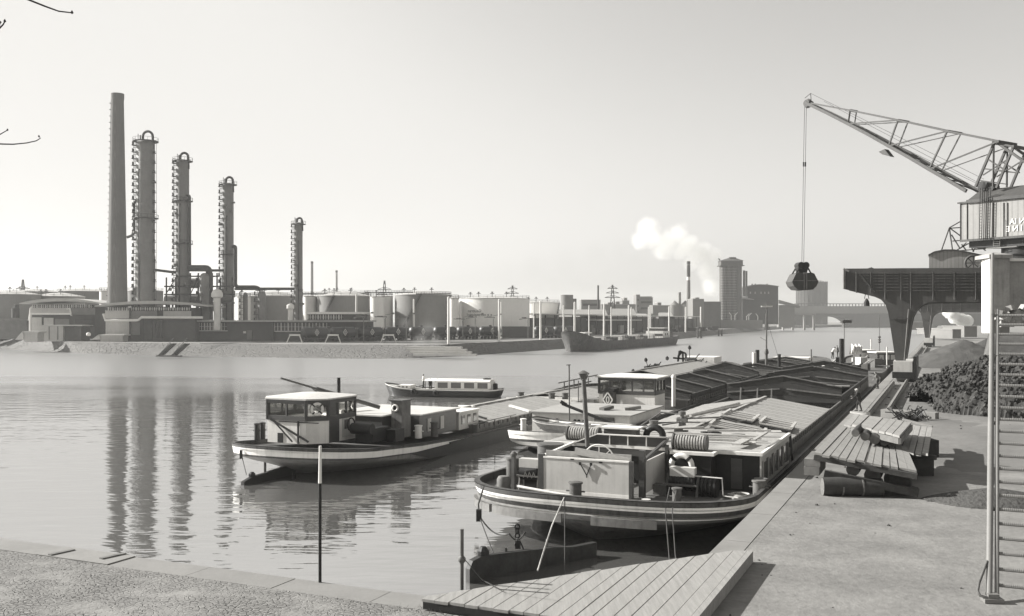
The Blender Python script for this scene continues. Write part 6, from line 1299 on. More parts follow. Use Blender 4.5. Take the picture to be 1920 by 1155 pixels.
def heap(name, c, rx, ry, h, mat, label, kind=None, seed=0, sharp=1.0, rough=.15, ang=0, res=60, lumps=0, flat=.0):
    mb = MB(); vs = []; fs = []; n_ = res
    for j in range(n_ + 1):
        for i in range(n_ + 1):
            u, v = -1 + 2 * i / n_, -1 + 2 * j / n_; r = math.sqrt(u * u + v * v); rr = r * (1 + .18 * noise.noise(V((math.atan2(v, u) * .9, seed, 0))))
            z = max(-.05, h * max(0, min(1 - flat, 1 - rr) / (1 - flat)) ** sharp); x, y = u * rx, v * ry
            if z > 0: z += rough * noise.noise(V((x * .8, y * .8, seed))) * min(1, z) + rough * .6 * noise.noise(V((x * 2.3, y * 2.3, seed))) * min(1, z)
            else: z = -.3
            vs.append(V((c.x + x * math.cos(ang) - y * math.sin(ang), c.y + x * math.sin(ang) + y * math.cos(ang), c.z + z)))
    for j in range(n_):
        for i in range(n_): a = j * (n_ + 1) + i; fs.append((a, a + 1, a + n_ + 2, a + n_ + 1))
    mb.add(vs, fs)
    for k in range(lumps):
        p = random.choice(vs)
        if p.z < c.z + .05 and random.random() < .8: continue
        s_ = random.choice((.05, .07, .09, .12, .18)) * random.uniform(.7, 1.4); p = p + V((random.uniform(-.5, .5), random.uniform(-.5, .5), s_ * .2)); L = [p + V(q_) * s_ * random.uniform(.72, 1.15) for q_ in ICO]
        mb.add(L, ICOF)
    if kind: return tag(mb.build(name, mat, None, 35 if not lumps else None), label, cat='heap', kind=kind)
    return solo(name, mb, mat, label, 'heap', None, 50)
heap('rubble_heap', V((45.6, 76.5, 0)), 12.5, 14.5, 3.5, m_coal, 'wide heap of dark broken clods and rubble on the quay', 'stuff', 3, .45, .6, -UA * .5, 110, 15000, .55)
heap('coal_heap', V((68.2, 145, 0)), 9.6, 10.0, 4.1, m_sand, 'cone shaped grey heap behind the rubble', None, 5, 1.0, .15)
heap('coal_heap', V((75.5, 152, 0)), 8.5, 9.0, 4.2, m_coal, 'darker heap behind and right of the grey cone', None, 9, 1.0, .15)
heap('sand_heap', V((18.6, 37.0, 0)), 2.6, 1.7, .55, m_sand, 'low spill of sand in the shade right of the plank deck', None, 11, .8, .06, 0, 40)
for i in range(26):
    s_, t_ = random.uniform(44, 100), random.uniform(3, 4.6); mb = MB(QF)
# small loose stones on the yard as one uncountable scatter
mb = MB()
for i in range(150):
    s_, t_ = random.uniform(20, 118), random.choice((random.gauss(2.0, .5), random.uniform(3, 14))); r = random.choice((.015, .02, .03, .05)) * (1 if s_ < 60 else 1.8); c = Q(s_, max(.95, t_), r * .4 + (.05 if t_ > 3 and s_ > 58 else 0))
    mb.box(c, (r * 2, r * 1.5, r), random.uniform(0, 3), (random.uniform(-.4, .4), 'X'))
tag(mb.build('gravel', m_sand), 'loose gravel and crumbs scattered over the quay', kind='stuff')
# --- steel stair at the right edge
B0, T0 = V((11.83, 23.8, 0.0)), V((17.47, 34.9, 9.4)); du = (T0 - B0)
sr = thing('steel_stair', 'steep open steel stair with a thick tube rail at the right edge of the picture', 'stair', B0)
mb = MB(); mb.tube([B0 + V((0, 0, .12)), B0 + du * .35, T0], [.073, .088, .055], 14); mb.build('tube_rail', m_galv, sr, 50)
side = V((.19, 0, 0)); mb = MB(); mb.tube([B0 + side + V((0, 0, .1)), B0 + side + du * .78], .055, 10); mb.build('stringer', m_galv, sr, 50)
for k in range(1, 24):
    f_ = k * .31 / 9.4; a = B0 + side + du * f_ + V((0, 0, .02)); L = 1.9; mb = MB(); n_ = 80
    mb.tube([a + VV * (L * j / n_) for j in range(n_ + 1)], [(.05 if j % 2 else .043) for j in range(n_ + 1)], 7); mb.build('rung', m_galv, sr)
for f_ in (.2, .42, .62, .76): mb = MB(); c = B0 + side * .5 + du * f_; mb.box(c, (.28, .1, .1)); mb.build('clamp', m_galv, sr)
mb = MB(); mb.tube([D(1851, 1052, 24.6), D(1836, 1092, 24.1), D(1833, 1108, 23.9), D(1838, 1117, 23.8), D(1852, 1121, 23.75)], .035, 8); mb.build('hoop', m_iron, sr, 60)
mb = MB(); mb.box(B0 + V((.08, 0, .06)), (.46, .3, .1), -.1); mb.box(B0 + V((.08, 0, .16)), (.26, .2, .12), -.1); mb.build('foot_plate', m_galv, sr)
# --- embankment with pillar and parapet wall
e = MB(); d = 108; zt = 5.7
nx, ny = 50, 24; vs = []; fs = []
for j in range(ny + 1):
    for i in range(nx + 1):
        u, v = i / nx, j / ny; y = 84 + 24 * v; x = .478 * y + 50 * u; h_ = min(1, max(0, (x - .486 * y) / .7)) * min(1, max(0, (y - 84) / 12)); z = zt * h_ ** .9 + .5 * noise.noise(V((x * .25, y * .25, 2))) * (1 if 0 < h_ < 1 else .2) - .1; vs.append((x, y, z))
for j in range(ny):
    for i in range(nx): a = j * (nx + 1) + i; fs.append((a, a + 1, a + nx + 2, a + nx + 1))
e.add(vs, fs); struct('embankment', e, mt('bank_earth', .10, .3, .4, .95, .8, dist=.1), 60)
pw_ = thing('gate_pillar', 'tall plastered pillar with a sunlit side coloured white and a flat cap', 'pillar', D(1866, 622, 98))
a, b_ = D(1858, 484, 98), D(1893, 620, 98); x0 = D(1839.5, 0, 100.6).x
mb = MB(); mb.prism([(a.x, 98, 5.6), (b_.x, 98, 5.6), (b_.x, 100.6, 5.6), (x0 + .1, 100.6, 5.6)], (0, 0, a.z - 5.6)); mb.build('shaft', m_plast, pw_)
mb = MB(); mb.prism([(a.x - .02, 97.97, 5.7), (x0 + .08, 100.62, 5.7), (x0, 100.5, 5.7), (a.x - .12, 97.96, 5.7)], (0, 0, a.z - 5.75)); mb.build('sunlit_face', m_white, pw_)  # paler slab puts the sunlight on the pillar's left side into its colour
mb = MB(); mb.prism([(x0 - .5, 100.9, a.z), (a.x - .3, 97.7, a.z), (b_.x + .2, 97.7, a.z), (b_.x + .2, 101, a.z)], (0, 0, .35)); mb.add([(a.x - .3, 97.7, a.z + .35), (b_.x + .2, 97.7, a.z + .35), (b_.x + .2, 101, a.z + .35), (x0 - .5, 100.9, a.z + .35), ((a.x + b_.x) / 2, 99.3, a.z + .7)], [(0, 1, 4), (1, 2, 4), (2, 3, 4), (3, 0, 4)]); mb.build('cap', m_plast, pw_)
pa = thing('parapet_wall', 'rough parapet wall with a bright coping right of the pillar', 'wall', D(1905, 572, 99)); a, b_ = D(1891, 490, 99), D(2150, 570, 99)
mb = MB(); mb.b2(a.x, b_.x, 99, 100, b_.z - 1, a.z); mb.build('wall', m_plast, pa); mb = MB(); mb.b2(a.x, b_.x, 98.7, 100.3, a.z, a.z + .3); mb.build('coping', m_white, pa)
for k in range(40):
    if k >= 12: break
    p = D(1868 + k * 6.5, 578 + (k % 4) * 9, 96.5); mb = MB(); mb.box(p, (random.uniform(.5, 1.6), .6, random.uniform(.3, .9)), k, (.3 * (k % 3), 'X')); solo('broken_slab', mb, m_plast, ['first', 'second', 'third', 'fourth', 'fifth', 'sixth', 'seventh', 'eighth', 'ninth', 'tenth', 'eleventh', 'twelfth'][k] + ' broken slab from the left on the bank below the parapet', 'slab', 'broken slabs under the parapet')
# ================================================================ CRANES
def SP(x, y, s): return RP(x, y, Q(s, 0), U)
pc = thing('portal_crane', 'near riverside portal with a flared leg and a wide girder above the barges', 'crane', Q(118, 1.4), -UA, 'portal cranes on the quay')
prof = [(1583, 508), (1583, 542), (1612, 549), (1638, 555.5), (1652, 562), (1660, 571), (1665, 585), (1669, 610), (1679, 676), (1698, 676), (1703, 645), (1707, 615), (1711, 596), (1718, 582), (1728, 573), (1742, 567), (1990, 565), (1990, 506)]
PP = [SP(x, y, 118) for x, y in prof]
for k, off in enumerate((0, 6.0)):
    mb = MB(); mb.prism([p + U * off for p in PP], U * .7); mb.build('frame', m_crane, pc)
mb = MB(); A0, A1 = SP(1583, 508, 118), SP(1990, 506, 118); mb.prism([A0 + V((0, 0, .003)), A0 + V((0, 0, .28)), A1 + V((0, 0, .28)), A1 + V((0, 0, .003))], U * 6.9); mb.build('top_deck', m_crane, pc)
mb = MB()                                   # ribs, rails and stiffeners on the face of the girder
for yy in (512, 517, 522, 527, 533, 539, 545): mb.bar(SP(1606 + (yy - 512) * .8, yy, 117.9), SP(1985, yy, 117.9), .12, .1)
for x in (1606, 1633, 1660, 1690, 1708, 1750, 1790, 1830): mb.bar(SP(x, 510, 117.9), SP(x, 549 if x < 1650 else 562, 117.9), .12, .14)
mb.bar(SP(1610, 512, 117.85), SP(1640, 548, 117.85), .12); mb.bar(SP(1708, 560, 117.9), SP(1708, 578, 117.9), .1); mb.bar(SP(1671, 597, 117.9), SP(1703, 597, 117.9), .1); mb.build('stiffener', m_hgry, pc)
mb = MB(); mb.bar(SP(1704, 580, 117.9) , SP(1696, 676, 117.9), .12); mb.bar(SP(1583, 542, 117.9), SP(1583, 504, 117.9), .25); mb.bar(SP(1582, 504, 118), SP(1592, 509, 118), .5, .2); mb.build('edge_plate', m_hmid, pc)
mb = MB(); mb.prism([SP(1612, 508, 118.4), SP(1634, 501, 118.4), SP(1638, 503, 118.4), SP(1640, 508, 118.4)], U * 1.5); mb.build('end_ramp', m_crane, pc)
mb = MB(); 
for k in range(5): mb.bar(SP(1683 + .6 * k, 676 - 17 * k, 117.95), SP(1704 - 0 * k, 676 - 17 * k, 117.95), .05)
mb.build('cable', m_hgry, pc) if False else None
mb = MB(); a = SP(1677, 678, 117.2); b_ = SP(1703, 698, 117.2); T = frame(V((a.x, a.y, 0)), -UA); w_ = (b_ - a).length * .9
mb = MB(T); mb.b2(-.1, 1.9, -.6, 8.2, 1.15, 2.35); mb.build('bogie_box', m_panel, pc); mb = MB(T); mb.b2(-.2, 2.0, -.8, 8.4, .45, 1.15); mb.b2(2.0, 2.35, -1.0, 8.4, .3, 2.9); mb.build('bogie_frame', m_blk, pc)
for y in (-.2, 1.4, 6.0, 7.6): mb = MB(T); mb.tube([(.3, y, .45), (1.6, y, .45)], .42, 14); mb.build('wheel', m_iron, pc, 40)
lp = SP(1625, 570, 118.2); mb = MB(); mb.bar(lp + V((0, 0, 1.9)), lp + V((-.25, 0, .6)), .06); mb.bar(lp + V((0, 0, 1.9)), lp + V((.25, 0, .6)), .06); mb.lathe(lp + V((0, 0, -.25)), [(.35, 0), (.3, .5), (.08, .9)], 12); mb.build('hanging_lamp', m_blk, pc)
p2_ = dup(pc, None, frame(Q(270, 2.0), -UA)); p2_['label'] = 'farther riverside portal, its leg showing right of the near one'
# cabin with a curved roof and big wheel on the portal
cb = thing('winch_cabin', 'sheet metal cabin with a curved roof on top of the near portal', 'cabin', SP(1790, 506, 120), -UA)
P = [SP(x, y, 120) for x, y in ((1742, 507), (1742, 478), (1752, 473), (1770, 469.5), (1790, 469.5), (1812, 473), (1840, 479), (1840, 507))]
mb = MB(); mb.prism(P, U * 4); mb.build('wall', m_house, cb)
P = [SP(x, y, 119.8) for x, y in ((1740.5, 479), (1752, 473), (1770, 469.5), (1790, 469.5), (1812, 473), (1842, 479.5), (1842, 477.5), (1812, 471), (1790, 467.5), (1770, 467.5), (1752, 471), (1740.5, 477))]
mb = MB(); mb.prism(P, U * 4.4); mb.build('roof', m_crane, cb)
wc = SP(1825, 493, 119); ax = (VV, V((0, 0, 1))); mb = MB(); mb.ring(wc, .82, .13, ax, 26, 8)
for k in range(8): a = k * math.pi / 4; mb.tube([wc, wc + .8 * (VV * math.cos(a) + V((0, 0, 1)) * math.sin(a))], .05, 6)
mb.tube([wc - U * .15, wc + U * .3], .18, 12); mb.build('flywheel', m_hgry, cb, 60)
# slewing crane
Cc = V((54.7, 104.8, 0)); wv = V((-.534, .845, 0)); nn = V((.845, .534, 0))
def SIDE(x, y, off=-2.2): return RP(x, y, Cc + nn * off, nn)
gc = thing('slewing_crane', 'big slewing grab crane with a long lattice jib on top of the near portal', 'crane', Cc + V((0, 0, 12.9)), math.atan2(wv.y, wv.x))
mb = MB(); P = [SIDE(x, y) for x, y in ((1800, 451.5), (2060, 432), (2060, 360), (1800, 382))]; mb.prism(P, nn * 4.4); mb.build('machine_house', m_house, gc)
mb = MB(); mb.add([SIDE(1812, 377, -2.4), SIDE(2062, 353, -2.4), RP(2062, 330, Cc, nn), RP(1838, 357, Cc, nn), SIDE(2062, 353, -2.4) + nn * 4.8, SIDE(1812, 377, -2.4) + nn * 4.8], [(0, 1, 2, 3), (3, 2, 4, 5), (0, 3, 5), (1, 4, 2)])
mb.bar(SIDE(1812, 378, -2.4), SIDE(2060, 354, -2.4), .12, .35); mb.build('roof', m_crane, gc)
mb = MB(); mb.bar(SIDE(1796, 381, -2.3), SIDE(1818, 378.5, -2.3), .25, .15); mb.bar(SIDE(1800, 452, -2.25), SIDE(2060, 432.5, -2.25), .12, .25)
for x in (1801, 1813.5, 1862, 1882, 1889): mb.bar(SIDE(x, 380 if x > 1810 else 383, -2.24), SIDE(x, 450 - (x - 1800) * .075, -2.24), .07, .1)
mb.build('frame_strip', m_hgry, gc)
mb = MB(); mb.prism([SIDE(1882, 410, -2.23), SIDE(1888, 415, -2.23), SIDE(1888, 443, -2.23), SIDE(1882, 443, -2.23)], nn * .03); mb.build('door', m_hmid, gc)
for x in (1838, 1846, 1853):
    mb = MB(); a, b_ = (SIDE(x, 352, -2.6), SIDE(x - 2, 449, -2.6)); mb.bar(a, b_, .06)
    c, d_ = (SIDE(x + 4.5, 352, -2.6), SIDE(x + 2.5, 449, -2.6)); mb.bar(c, d_, .06)
    if x != 1846:
        for k in range(18): mb.bar(a.lerp(b_, k / 18), c.lerp(d_, k / 18), .045)
    mb.build('ladder', m_blk, gc)
txt = MB(); rgt = (SIDE(1920, 430, -2.25) - SIDE(1880, 433, -2.25)).normalized()
text_mesh(txt, 'AI N', .95, SIDE(1893.5, 421.5, -2.26), rgt, (0, 0, 1), .03, False); txt.v.clear(); txt.f.clear(); txt.mi.clear()
def mirror_text(body, x, y, size):
    t0 = MB(); text_mesh(t0, body, size, (0, 0, 0), (1, 0, 0), (0, 0, 1), .03, True); mn = min(p.x for p in t0.v)
    o_ = SIDE(x, y, -2.26)
    b0 = len(txt.v); txt.v += [o_ + rgt * (p.x - mn) + V((0, 0, p.z)) - nn * p.y for p in t0.v]; txt.f += [[b0 + i for i in f] for f in t0.f]; txt.mi += [0] * len(t0.f)
mirror_text('N IA', 1893, 420.5, .86); mirror_text('E I N E', 1887, 434.5, .86); txt.build('lettering', m_white, gc)
mb = MB(); a = SIDE(1815, 452, -1.8); mb.prism([SIDE(1817, 451, -1.6), SIDE(2040, 434, -1.6), SIDE(2040, 456, -1.6), SIDE(1817, 465, -1.6)], nn * 3.2); mb.build('underframe', m_blk, gc)
mb = MB(); mb.lathe(Cc + V((1.6, 0, 13.3)), [(3.3, 0), (3.3, .5), (2.6, .5), (2.6, 2.0), (2.3, 2.2)], 32); mb.build('slewing_ring', m_blk, gc, 40)
mb = MB()
for x in (1863, 1875): mb.bar(SIDE(x, 447, -2.0), SIDE(x, 462, -2.0), .07)
for k in range(4): mb.bar(SIDE(1863, 449 + k * 4, -2.0), SIDE(1875, 449 + k * 4, -2.0), .06)
mb.bar(SIDE(1850, 466, -2.3), SIDE(1908, 462, -2.3), .3, .12); mb.build('access_step', m_hmid, gc)
LO = [(1513, 193), (1554, 212), (1596, 233), (1635, 253), (1675, 275), (1714, 296), (1754, 319), (1790, 339), (1826, 360)]
UPc = [(1524, 194), (1600, 208), (1693, 227), (1789, 248), (1888, 268)]
def AX(x, y, hw): return RP(x, y, Cc, nn) + nn * hw
def hwf(x): return .3 + 1.15 * (x - 1513) / 310
jb = MB()
for sg in (-1, 1):
    L = [AX(x, y, sg * hwf(x)) for x, y in LO]; Up = [AX(x, y, sg * hwf(x)) for x, y in UPc]
    for i in range(8): jb.bar(L[i], L[i + 1], .3, .38)
    for i in range(4): jb.bar(Up[i], Up[i + 1], .2)
    for (u, l_) in ((1, 2), (2, 4), (3, 6)): jb.bar(Up[u], L[l_], .17 if sg < 0 else .12)
    for (u, l_) in ((2, 2), (3, 4), (4, 6)): jb.bar(Up[u], L[l_], .15 if sg < 0 else .1)
for i in range(8):
    a, b_ = LO[i], LO[i + 1]; jb.bar(AX(*a, -hwf(a[0])), AX(*b_, hwf(b_[0])), .12); jb.bar(AX(*a, -hwf(a[0])), AX(*a, hwf(a[0])), .16)
for u in (1, 2, 3, 4): a = UPc[u]; jb.bar(AX(*a, -hwf(a[0]) - .1), AX(*a, hwf(a[0]) + .1), .26)
jb.build('jib', m_crane, gc)
mb = MB(); tp = AX(1515, 194, 0); mb.ring(tp, .5, .14, (wv, V((0, 0, 1))), 20, 8); mb.tube([tp - nn * .35, tp + nn * .35], .5, 16); mb.tube([tp + nn * .45, tp + nn * .7], .4, 14); mb.build('head_sheave', m_crane, gc, 40)
mb = MB(); 
for a, b_ in (((1509, 184), (1520, 175)), ((1520, 175), (1521, 190)), ((1520, 175), (1845, 336)), ((1524, 196), (1840, 348)), ((1545, 190), (1860, 356))): mb.tube([AX(*a, 0), AX(*b_, 0)], .045 if a[0] < 1521 and b_[0] < 1530 else .022, 5)
mb.build('stay_wire', m_blk, gc)
mb = MB(); P = [AX(x, y, -1.0) for x, y in ((1657, 286), (1668, 281), (1679, 295), (1664, 291))]; mb.prism(P, nn * .8); mb.build('shield_plate', m_crane, gc)
mb = MB()                                   # luffing tower behind the jib foot
T1, T2, F1, F2 = (1877, 270), (1913, 277), (1842, 352), (1881, 354)
for sg in (-1.3, 1.3):
    mb.bar(AX(*T1, sg), AX(*F1, sg), .24); mb.bar(AX(*T2, sg), AX(*F2, sg), .24); mb.bar(AX(*T1, sg), AX(*T2, sg), .2); mb.bar(AX(1876, 270, sg), AX(1875, 352, sg), .16)
    mb.bar(AX(1864, 300, sg), AX(1899, 322, sg), .14); mb.bar(AX(1903, 300, sg), AX(1856, 330, sg), .12); mb.bar(AX(1856, 318, sg), AX(1893, 322, sg), .14); mb.bar(AX(1850, 340, sg), AX(1877, 344, sg), .12)
mb.bar(AX(*T1, -1.5), AX(*T1, 1.5), .3); mb.bar(AX(*T2, -1.5), AX(*T2, 1.5), .3)
mb.bar(AX(1880, 268, -1.3), AX(1990, 345, -1.3), .25); mb.bar(AX(1880, 268, 1.3), AX(1990, 345, 1.3), .25); mb.build('luffing_tower', m_crane, gc)
mb = MB()
for i, (x, y) in enumerate(((1846, 349), (1853, 350), (1861, 352))): mb.tube([AX(x, y, -.6), AX(x, y, .6)], .5, 14)
mb.build('pulley', m_blk, gc, 40)
# ropes and grab
dG = AX(1509, 200, 0).y; gr = thing('clamshell_grab', 'clamshell grab hanging from the jib over the canal', 'grab', D(1503, 545, dG))
for off, x in ((-.3, 1508.5), (.3, 1512)):
    mb = MB(); a = D(x, 200, dG); b_ = D(x - 5, 492, dG); mb.tube([a, b_], .03, 5); mb.build('hoist_rope', m_blk, gr)
    m1 = a.lerp(b_, .37); mb = MB(); mb.tube([m1 + V((0, 0, -.3)), m1 + V((0, 0, .3))], .1, 8); mb.build('rope_socket', m_blk, gr)
def GP(x, y, o): return D(x, y, dG) + V((0, o, 0))
mb = MB(); mb.prism([GP(x, y, -.7) for x, y in ((1498, 494), (1508, 494), (1513, 501), (1510, 512), (1496, 512), (1493, 503))], (0, 1.4, 0)); mb.tube([GP(1499, 498, -.9), GP(1499, 498, .9)], .45, 12); mb.tube([GP(1508, 498, -.9), GP(1508, 498, .9)], .45, 12); mb.build('head', m_blk, gr)
for sg in (-1, 1):
    for o in (-.9, .9): mb = MB(); mb.bar(GP(1503 + sg * 8, 503, o), GP(1503 + sg * 21.5, 527, o), .16); mb.build('arm', m_blk, gr)
for sg in (-1, 1):
    pr = [(0, 513), (12, 512), (17, 514), (24.5, 529), (21, 537), (14, 543.5), (0, 544.5)]; mb = MB(); mb.prism([GP(1503.5 + sg * (x + (.3 if x == 0 else 0)), y, -1.5) for x, y in pr], (0, 3.0, 0)); mb.build('jaw', m_crane, gr)
    mb = MB(); mb.bar(GP(1503.5 + sg * 2, 512, -1.55), GP(1503.5 + sg * 2, 544, -1.55), .16); mb.bar(GP(1503.5 + sg * 2, 527, -1.53), GP(1503.5 + sg * 24, 527, -1.53), .1); mb.build('jaw_rib', m_hmid, gr)
# second slewing crane far behind: frame and lattice
c2 = thing('lattice_crane', 'thin lattice frame of another crane behind the curved roof cabin', 'crane', D(1800, 560, 250)); mb = MB(); d = 250
for a, b_ in (((1780, 427), (1765, 470)), ((1780, 427), (1786, 470)), ((1780, 427), (1803, 414)), ((1780, 427), (1806, 446)), ((1780, 428), (1812, 426)), ((1786, 452), (1812, 450)), ((1784, 440), (1800, 466)), ((1800, 466), (1812, 455)), ((1792, 470), (1815, 457)), ((1815, 457), (1845, 462)), ((1800, 470), (1850, 466)), ((1803, 458), (1812, 470)), ((1818, 458), (1826, 472)), ((1832, 459), (1824, 472)), ((1838, 462), (1848, 470)), ((1765, 470), (1765, 560)), ((1786, 470), (1786, 560))):
    for o in (0, 2.5): mb.bar(D(*a, d + o), D(*b_, d + o), .26)
mb.build('lattice', m_crane, c2)
# ================================================================ TREE TWIGS
tw = thing('tree_branch', 'bare twigs of a near tree reaching in at the upper left corner', 'tree', D(-60, 150, 6)); d = 6
mb = MB(); mb.tube([V((-4.2, 6.1, -.1)), V((-4.1, 6.1, 2.5)), V((-3.8, 6.05, 5.0)), D(-90, 420, d), D(-70, 250, d + .1), D(-60, 100, d), D(-30, -40, d - .1), D(-10, -120, d)], [.11, .09, .06, .035, .026, .022, .018, .014], 8); mb.build('limb', m_log, tw, 60)
for P, r in (([(-30, -38), (20, -14), (55, 0), (85, 12), (110, 21), (135, 24)], .0075), ([(-70, 250), (-30, 266), (0, 270), (25, 270.5), (50, 268), (68, 264), (76, 259), (73, 256)], .005), ([(-70, 262), (-20, 260), (0, 252), (14, 244)], .005), ([(-60, 100), (-20, 66), (0, 52), (6, 46), (9, 40)], .007), ([(-20, 66), (-2, 50), (1, 42)], .005)):
    mb = MB(); q_ = [D(x, y, d) for x, y in P]; mb.tube(q_, [r * (1 - .5 * i / (len(q_) - 1)) for i in range(len(q_))], 6); mb.lathe(q_[-1] + V((0, 0, -r)), [(r * .3, 0), (r * 1.3, r), (r * .3, r * 3)], 8); mb.build('twig', m_log, tw, 60)
# ================================================================ PEOPLE
m_skin = mt('skin', 0.30, 0.1, 6, 0.6, 0.05); m_cl1 = mt('dark_cloth', 0.03, 0.3, 5, 0.95, 0.4); m_cl2 = mt('light_cloth', 0.62, 0.12, 5, 0.95, 0.3); m_cl3 = mt('grey_cloth', 0.13, 0.2, 5, 0.95, 0.3)
def remesh(mb, vox):
    me = bpy.data.meshes.new('b'); me.from_pydata(mb.v, [], mb.f); o = bpy.data.objects.new('b', me); C.collection.objects.link(o)
    r = o.modifiers.new('r', 'REMESH'); r.mode = 'VOXEL'; r.voxel_size = vox; s_ = o.modifiers.new('s', 'SMOOTH'); s_.iterations = 2; s_.factor = .5
    dg = bpy.context.evaluated_depsgraph_get(); m2 = bpy.data.meshes.new_from_object(o.evaluated_get(dg)); out = MB(); out.add([v.co.copy() for v in m2.vertices], [tuple(p.vertices) for p in m2.polygons])
    bpy.data.objects.remove(o); bpy.data.meshes.remove(me); bpy.data.meshes.remove(m2); return out
def ball(mb, c, rx, ry, rz): mb.lathe((0, 0, 0), [(.001, -1)] + [(math.cos(a), math.sin(a)) for a in [(-.4 + .1 * i) * math.pi for i in range(9)]] + [(.001, 1)], 12); n_ = 12 * 11; mb.v[-n_:] = [mb.T @ V((c[0] + p[0] * rx, c[1] + p[1] * ry, c[2] + p[2] * rz)) for p in [mb.T.inverted() @ q_ for q_ in mb.v[-n_:]]]
def person(loc, face, label, pose='stand', top=None, legs=None, hat=None, bend=0.0, arms=((.32, .25, .95), (.32, .3, 1.05))):
    """face: heading of the chest, 0 = +Y; hands given as (side, forward, height)"""
    T = frame(loc, -face); P = thing('person', label, 'person', loc, -face)
    hip = .92; hz = hip if pose != 'sit' else .50
    def body(z, y=0, x=0):                  # bend the trunk forward about the hip
        k = z - hip; return V((x, y * math.cos(bend) + k * math.sin(bend), hz + k * math.cos(bend) - y * math.sin(bend)))
    J = {}
    for sg in (-1, 1):
        J['hip', sg] = V((.09 * sg, 0, hz))
        if pose == 'sit': J['knee', sg] = V((.13 * sg, .44, hz + .02)); J['ank', sg] = V((.13 * sg, .46, .08))
        else: st = .16 * sg if pose == 'stride' else .05 * sg; J['knee', sg] = V((.1 * sg, st * .6 + .05, .48)); J['ank', sg] = V((.11 * sg, st, .09))
        J['sh', sg] = body(1.42, 0, .18 * sg); h_ = arms[0 if sg < 0 else 1]; J['hand', sg] = V((h_[0] * sg, h_[1], h_[2] - (hip - hz)))
        a, b_ = J['sh', sg], J['hand', sg]; mid = (a + b_) / 2; L = (b_ - a).length; k = math.sqrt(max(.0, .29 ** 2 - (L / 2) ** 2)) if L < .58 else 0; J['elb', sg] = mid + V((.35 * sg, -.5, -.8)).normalized() * k
        if L > .56: J['hand', sg] = a + (b_ - a).normalized() * .56
    b = MB(T)
    b.tube([body(.86), body(.95), body(1.1), body(1.25), body(1.38), body(1.45)], [.13, .145, .125, .155, .15, .07], 14); b.tube([body(1.40, 0, -.17), body(1.42, 0, 0), body(1.40, 0, .17)], .062, 10)
    hd = body(1.63, .02); b.tube([body(1.42), body(1.56, .01)], .055, 10); ball(b, hd, .075, .095, .115); ball(b, hd + V((0, .03, -.05)), .055, .065, .06); ball(b, hd + V((0, .1, -.01)), .016, .022, .026)
    for sg in (-1, 1):
        ball(b, hd + V((.078 * sg, 0, 0)), .012, .02, .03)
        b.tube([J['hip', sg] + V((0, 0, -.02)), J['hip', sg].lerp(J['knee', sg], .5), J['knee', sg], J['knee', sg].lerp(J['ank', sg], .35), J['ank', sg]], [.085, .075, .052, .056, .036], 12)
        b.tube([J['ank', sg] + V((0, -.05, -.05)), J['ank', sg] + V((0, .07, -.055)), J['ank', sg] + V((0, .17, -.07))], [.035, .038, .02], 8)
        b.tube([J['sh', sg], J['sh', sg].lerp(J['elb', sg], .5), J['elb', sg], J['hand', sg]], [.052, .045, .036, .024], 10)
        dr = (J['hand', sg] - J['elb', sg]).normalized(); sd = dr.cross(V((0, 0, 1))); sd = sd.normalized() if sd.length > .1 else V((1, 0, 0)); dn = dr.cross(sd).normalized(); hnd = J['hand', sg]
        b.tube([hnd, hnd + dr * .05, hnd + dr * .09], [.024, .034, .03], 8)
        for i in range(4): o_ = sd * (-.028 + .019 * i); l_ = (.06, .072, .068, .052)[i]; b.tube([hnd + dr * .08 + o_, hnd + dr * (.08 + l_ * .55) + o_ + dn * .012, hnd + dr * (.08 + l_ * .8) + o_ + dn * .035], [.0095, .009, .0075], 6)
        b.tube([hnd + dr * .025 - sd * .03 * sg, hnd + dr * .055 - sd * .058 * sg, hnd + dr * .085 - sd * .06 * sg + dn * .01], [.013, .011, .009], 6)
    remesh(b, .012).build('body', m_skin, P, 60)
    c = MB(T); c.tube([body(.84), body(.95), body(1.1), body(1.25), body(1.38), body(1.47)], [.155, .165, .15, .175, .17, .085], 14); c.tube([body(1.40, 0, -.18), body(1.43, 0, 0), body(1.40, 0, .18)], .078, 10)
    for sg in (-1, 1): c.tube([J['sh', sg], J['sh', sg].lerp(J['elb', sg], .5), J['elb', sg], J['elb', sg].lerp(J['hand', sg], .93)], [.068, .06, .052, .04], 10)
    remesh(c, .02).build('jacket', top or m_cl1, P, 60)
    c = MB(T); c.tube([body(.99), J['hip', 1] * .5 + J['hip', -1] * .5 + V((0, 0, -.04))], [.15, .15], 12)
    for sg in (-1, 1): c.tube([J['hip', sg] + V((0, 0, .02)), J['hip', sg].lerp(J['knee', sg], .5), J['knee', sg], J['ank', sg] + V((0, 0, .02))], [.1, .09, .07, .06], 10)
    remesh(c, .02).build('trousers', legs or m_cl1, P, 60)
    for sg in (-1, 1): c = MB(T); c.tube([J['ank', sg] + V((0, -.07, -.05)), J['ank', sg] + V((0, .06, -.05)), J['ank', sg] + V((0, .18, -.065))], [.042, .048, .03], 8); c.build('shoe', m_blk, P, 60)
    for sg in (-1, 1): c = MB(T); ball(c, hd + V((.03 * sg, .088, .012)), .012, .008, .009); c.build('eye', m_blk, P)
    c = MB(T); c.box(hd + V((0, .085, -.06)), (.045, .012, .009)); c.build('mouth', m_hgry, P)
    c = MB(T); ball(c, hd + V((0, -.015, .035)), .083, .095, .09); c.build('cap' if hat else 'hair', hat or m_blk, P, 60)
    if hat: c = MB(T); c.lathe(hd + V((0, .03, .05)), [(.02, 0), (.13, 0), (.12, .015), (.02, .02)], 14); c.build('cap_brim', hat, P, 40)
    return P
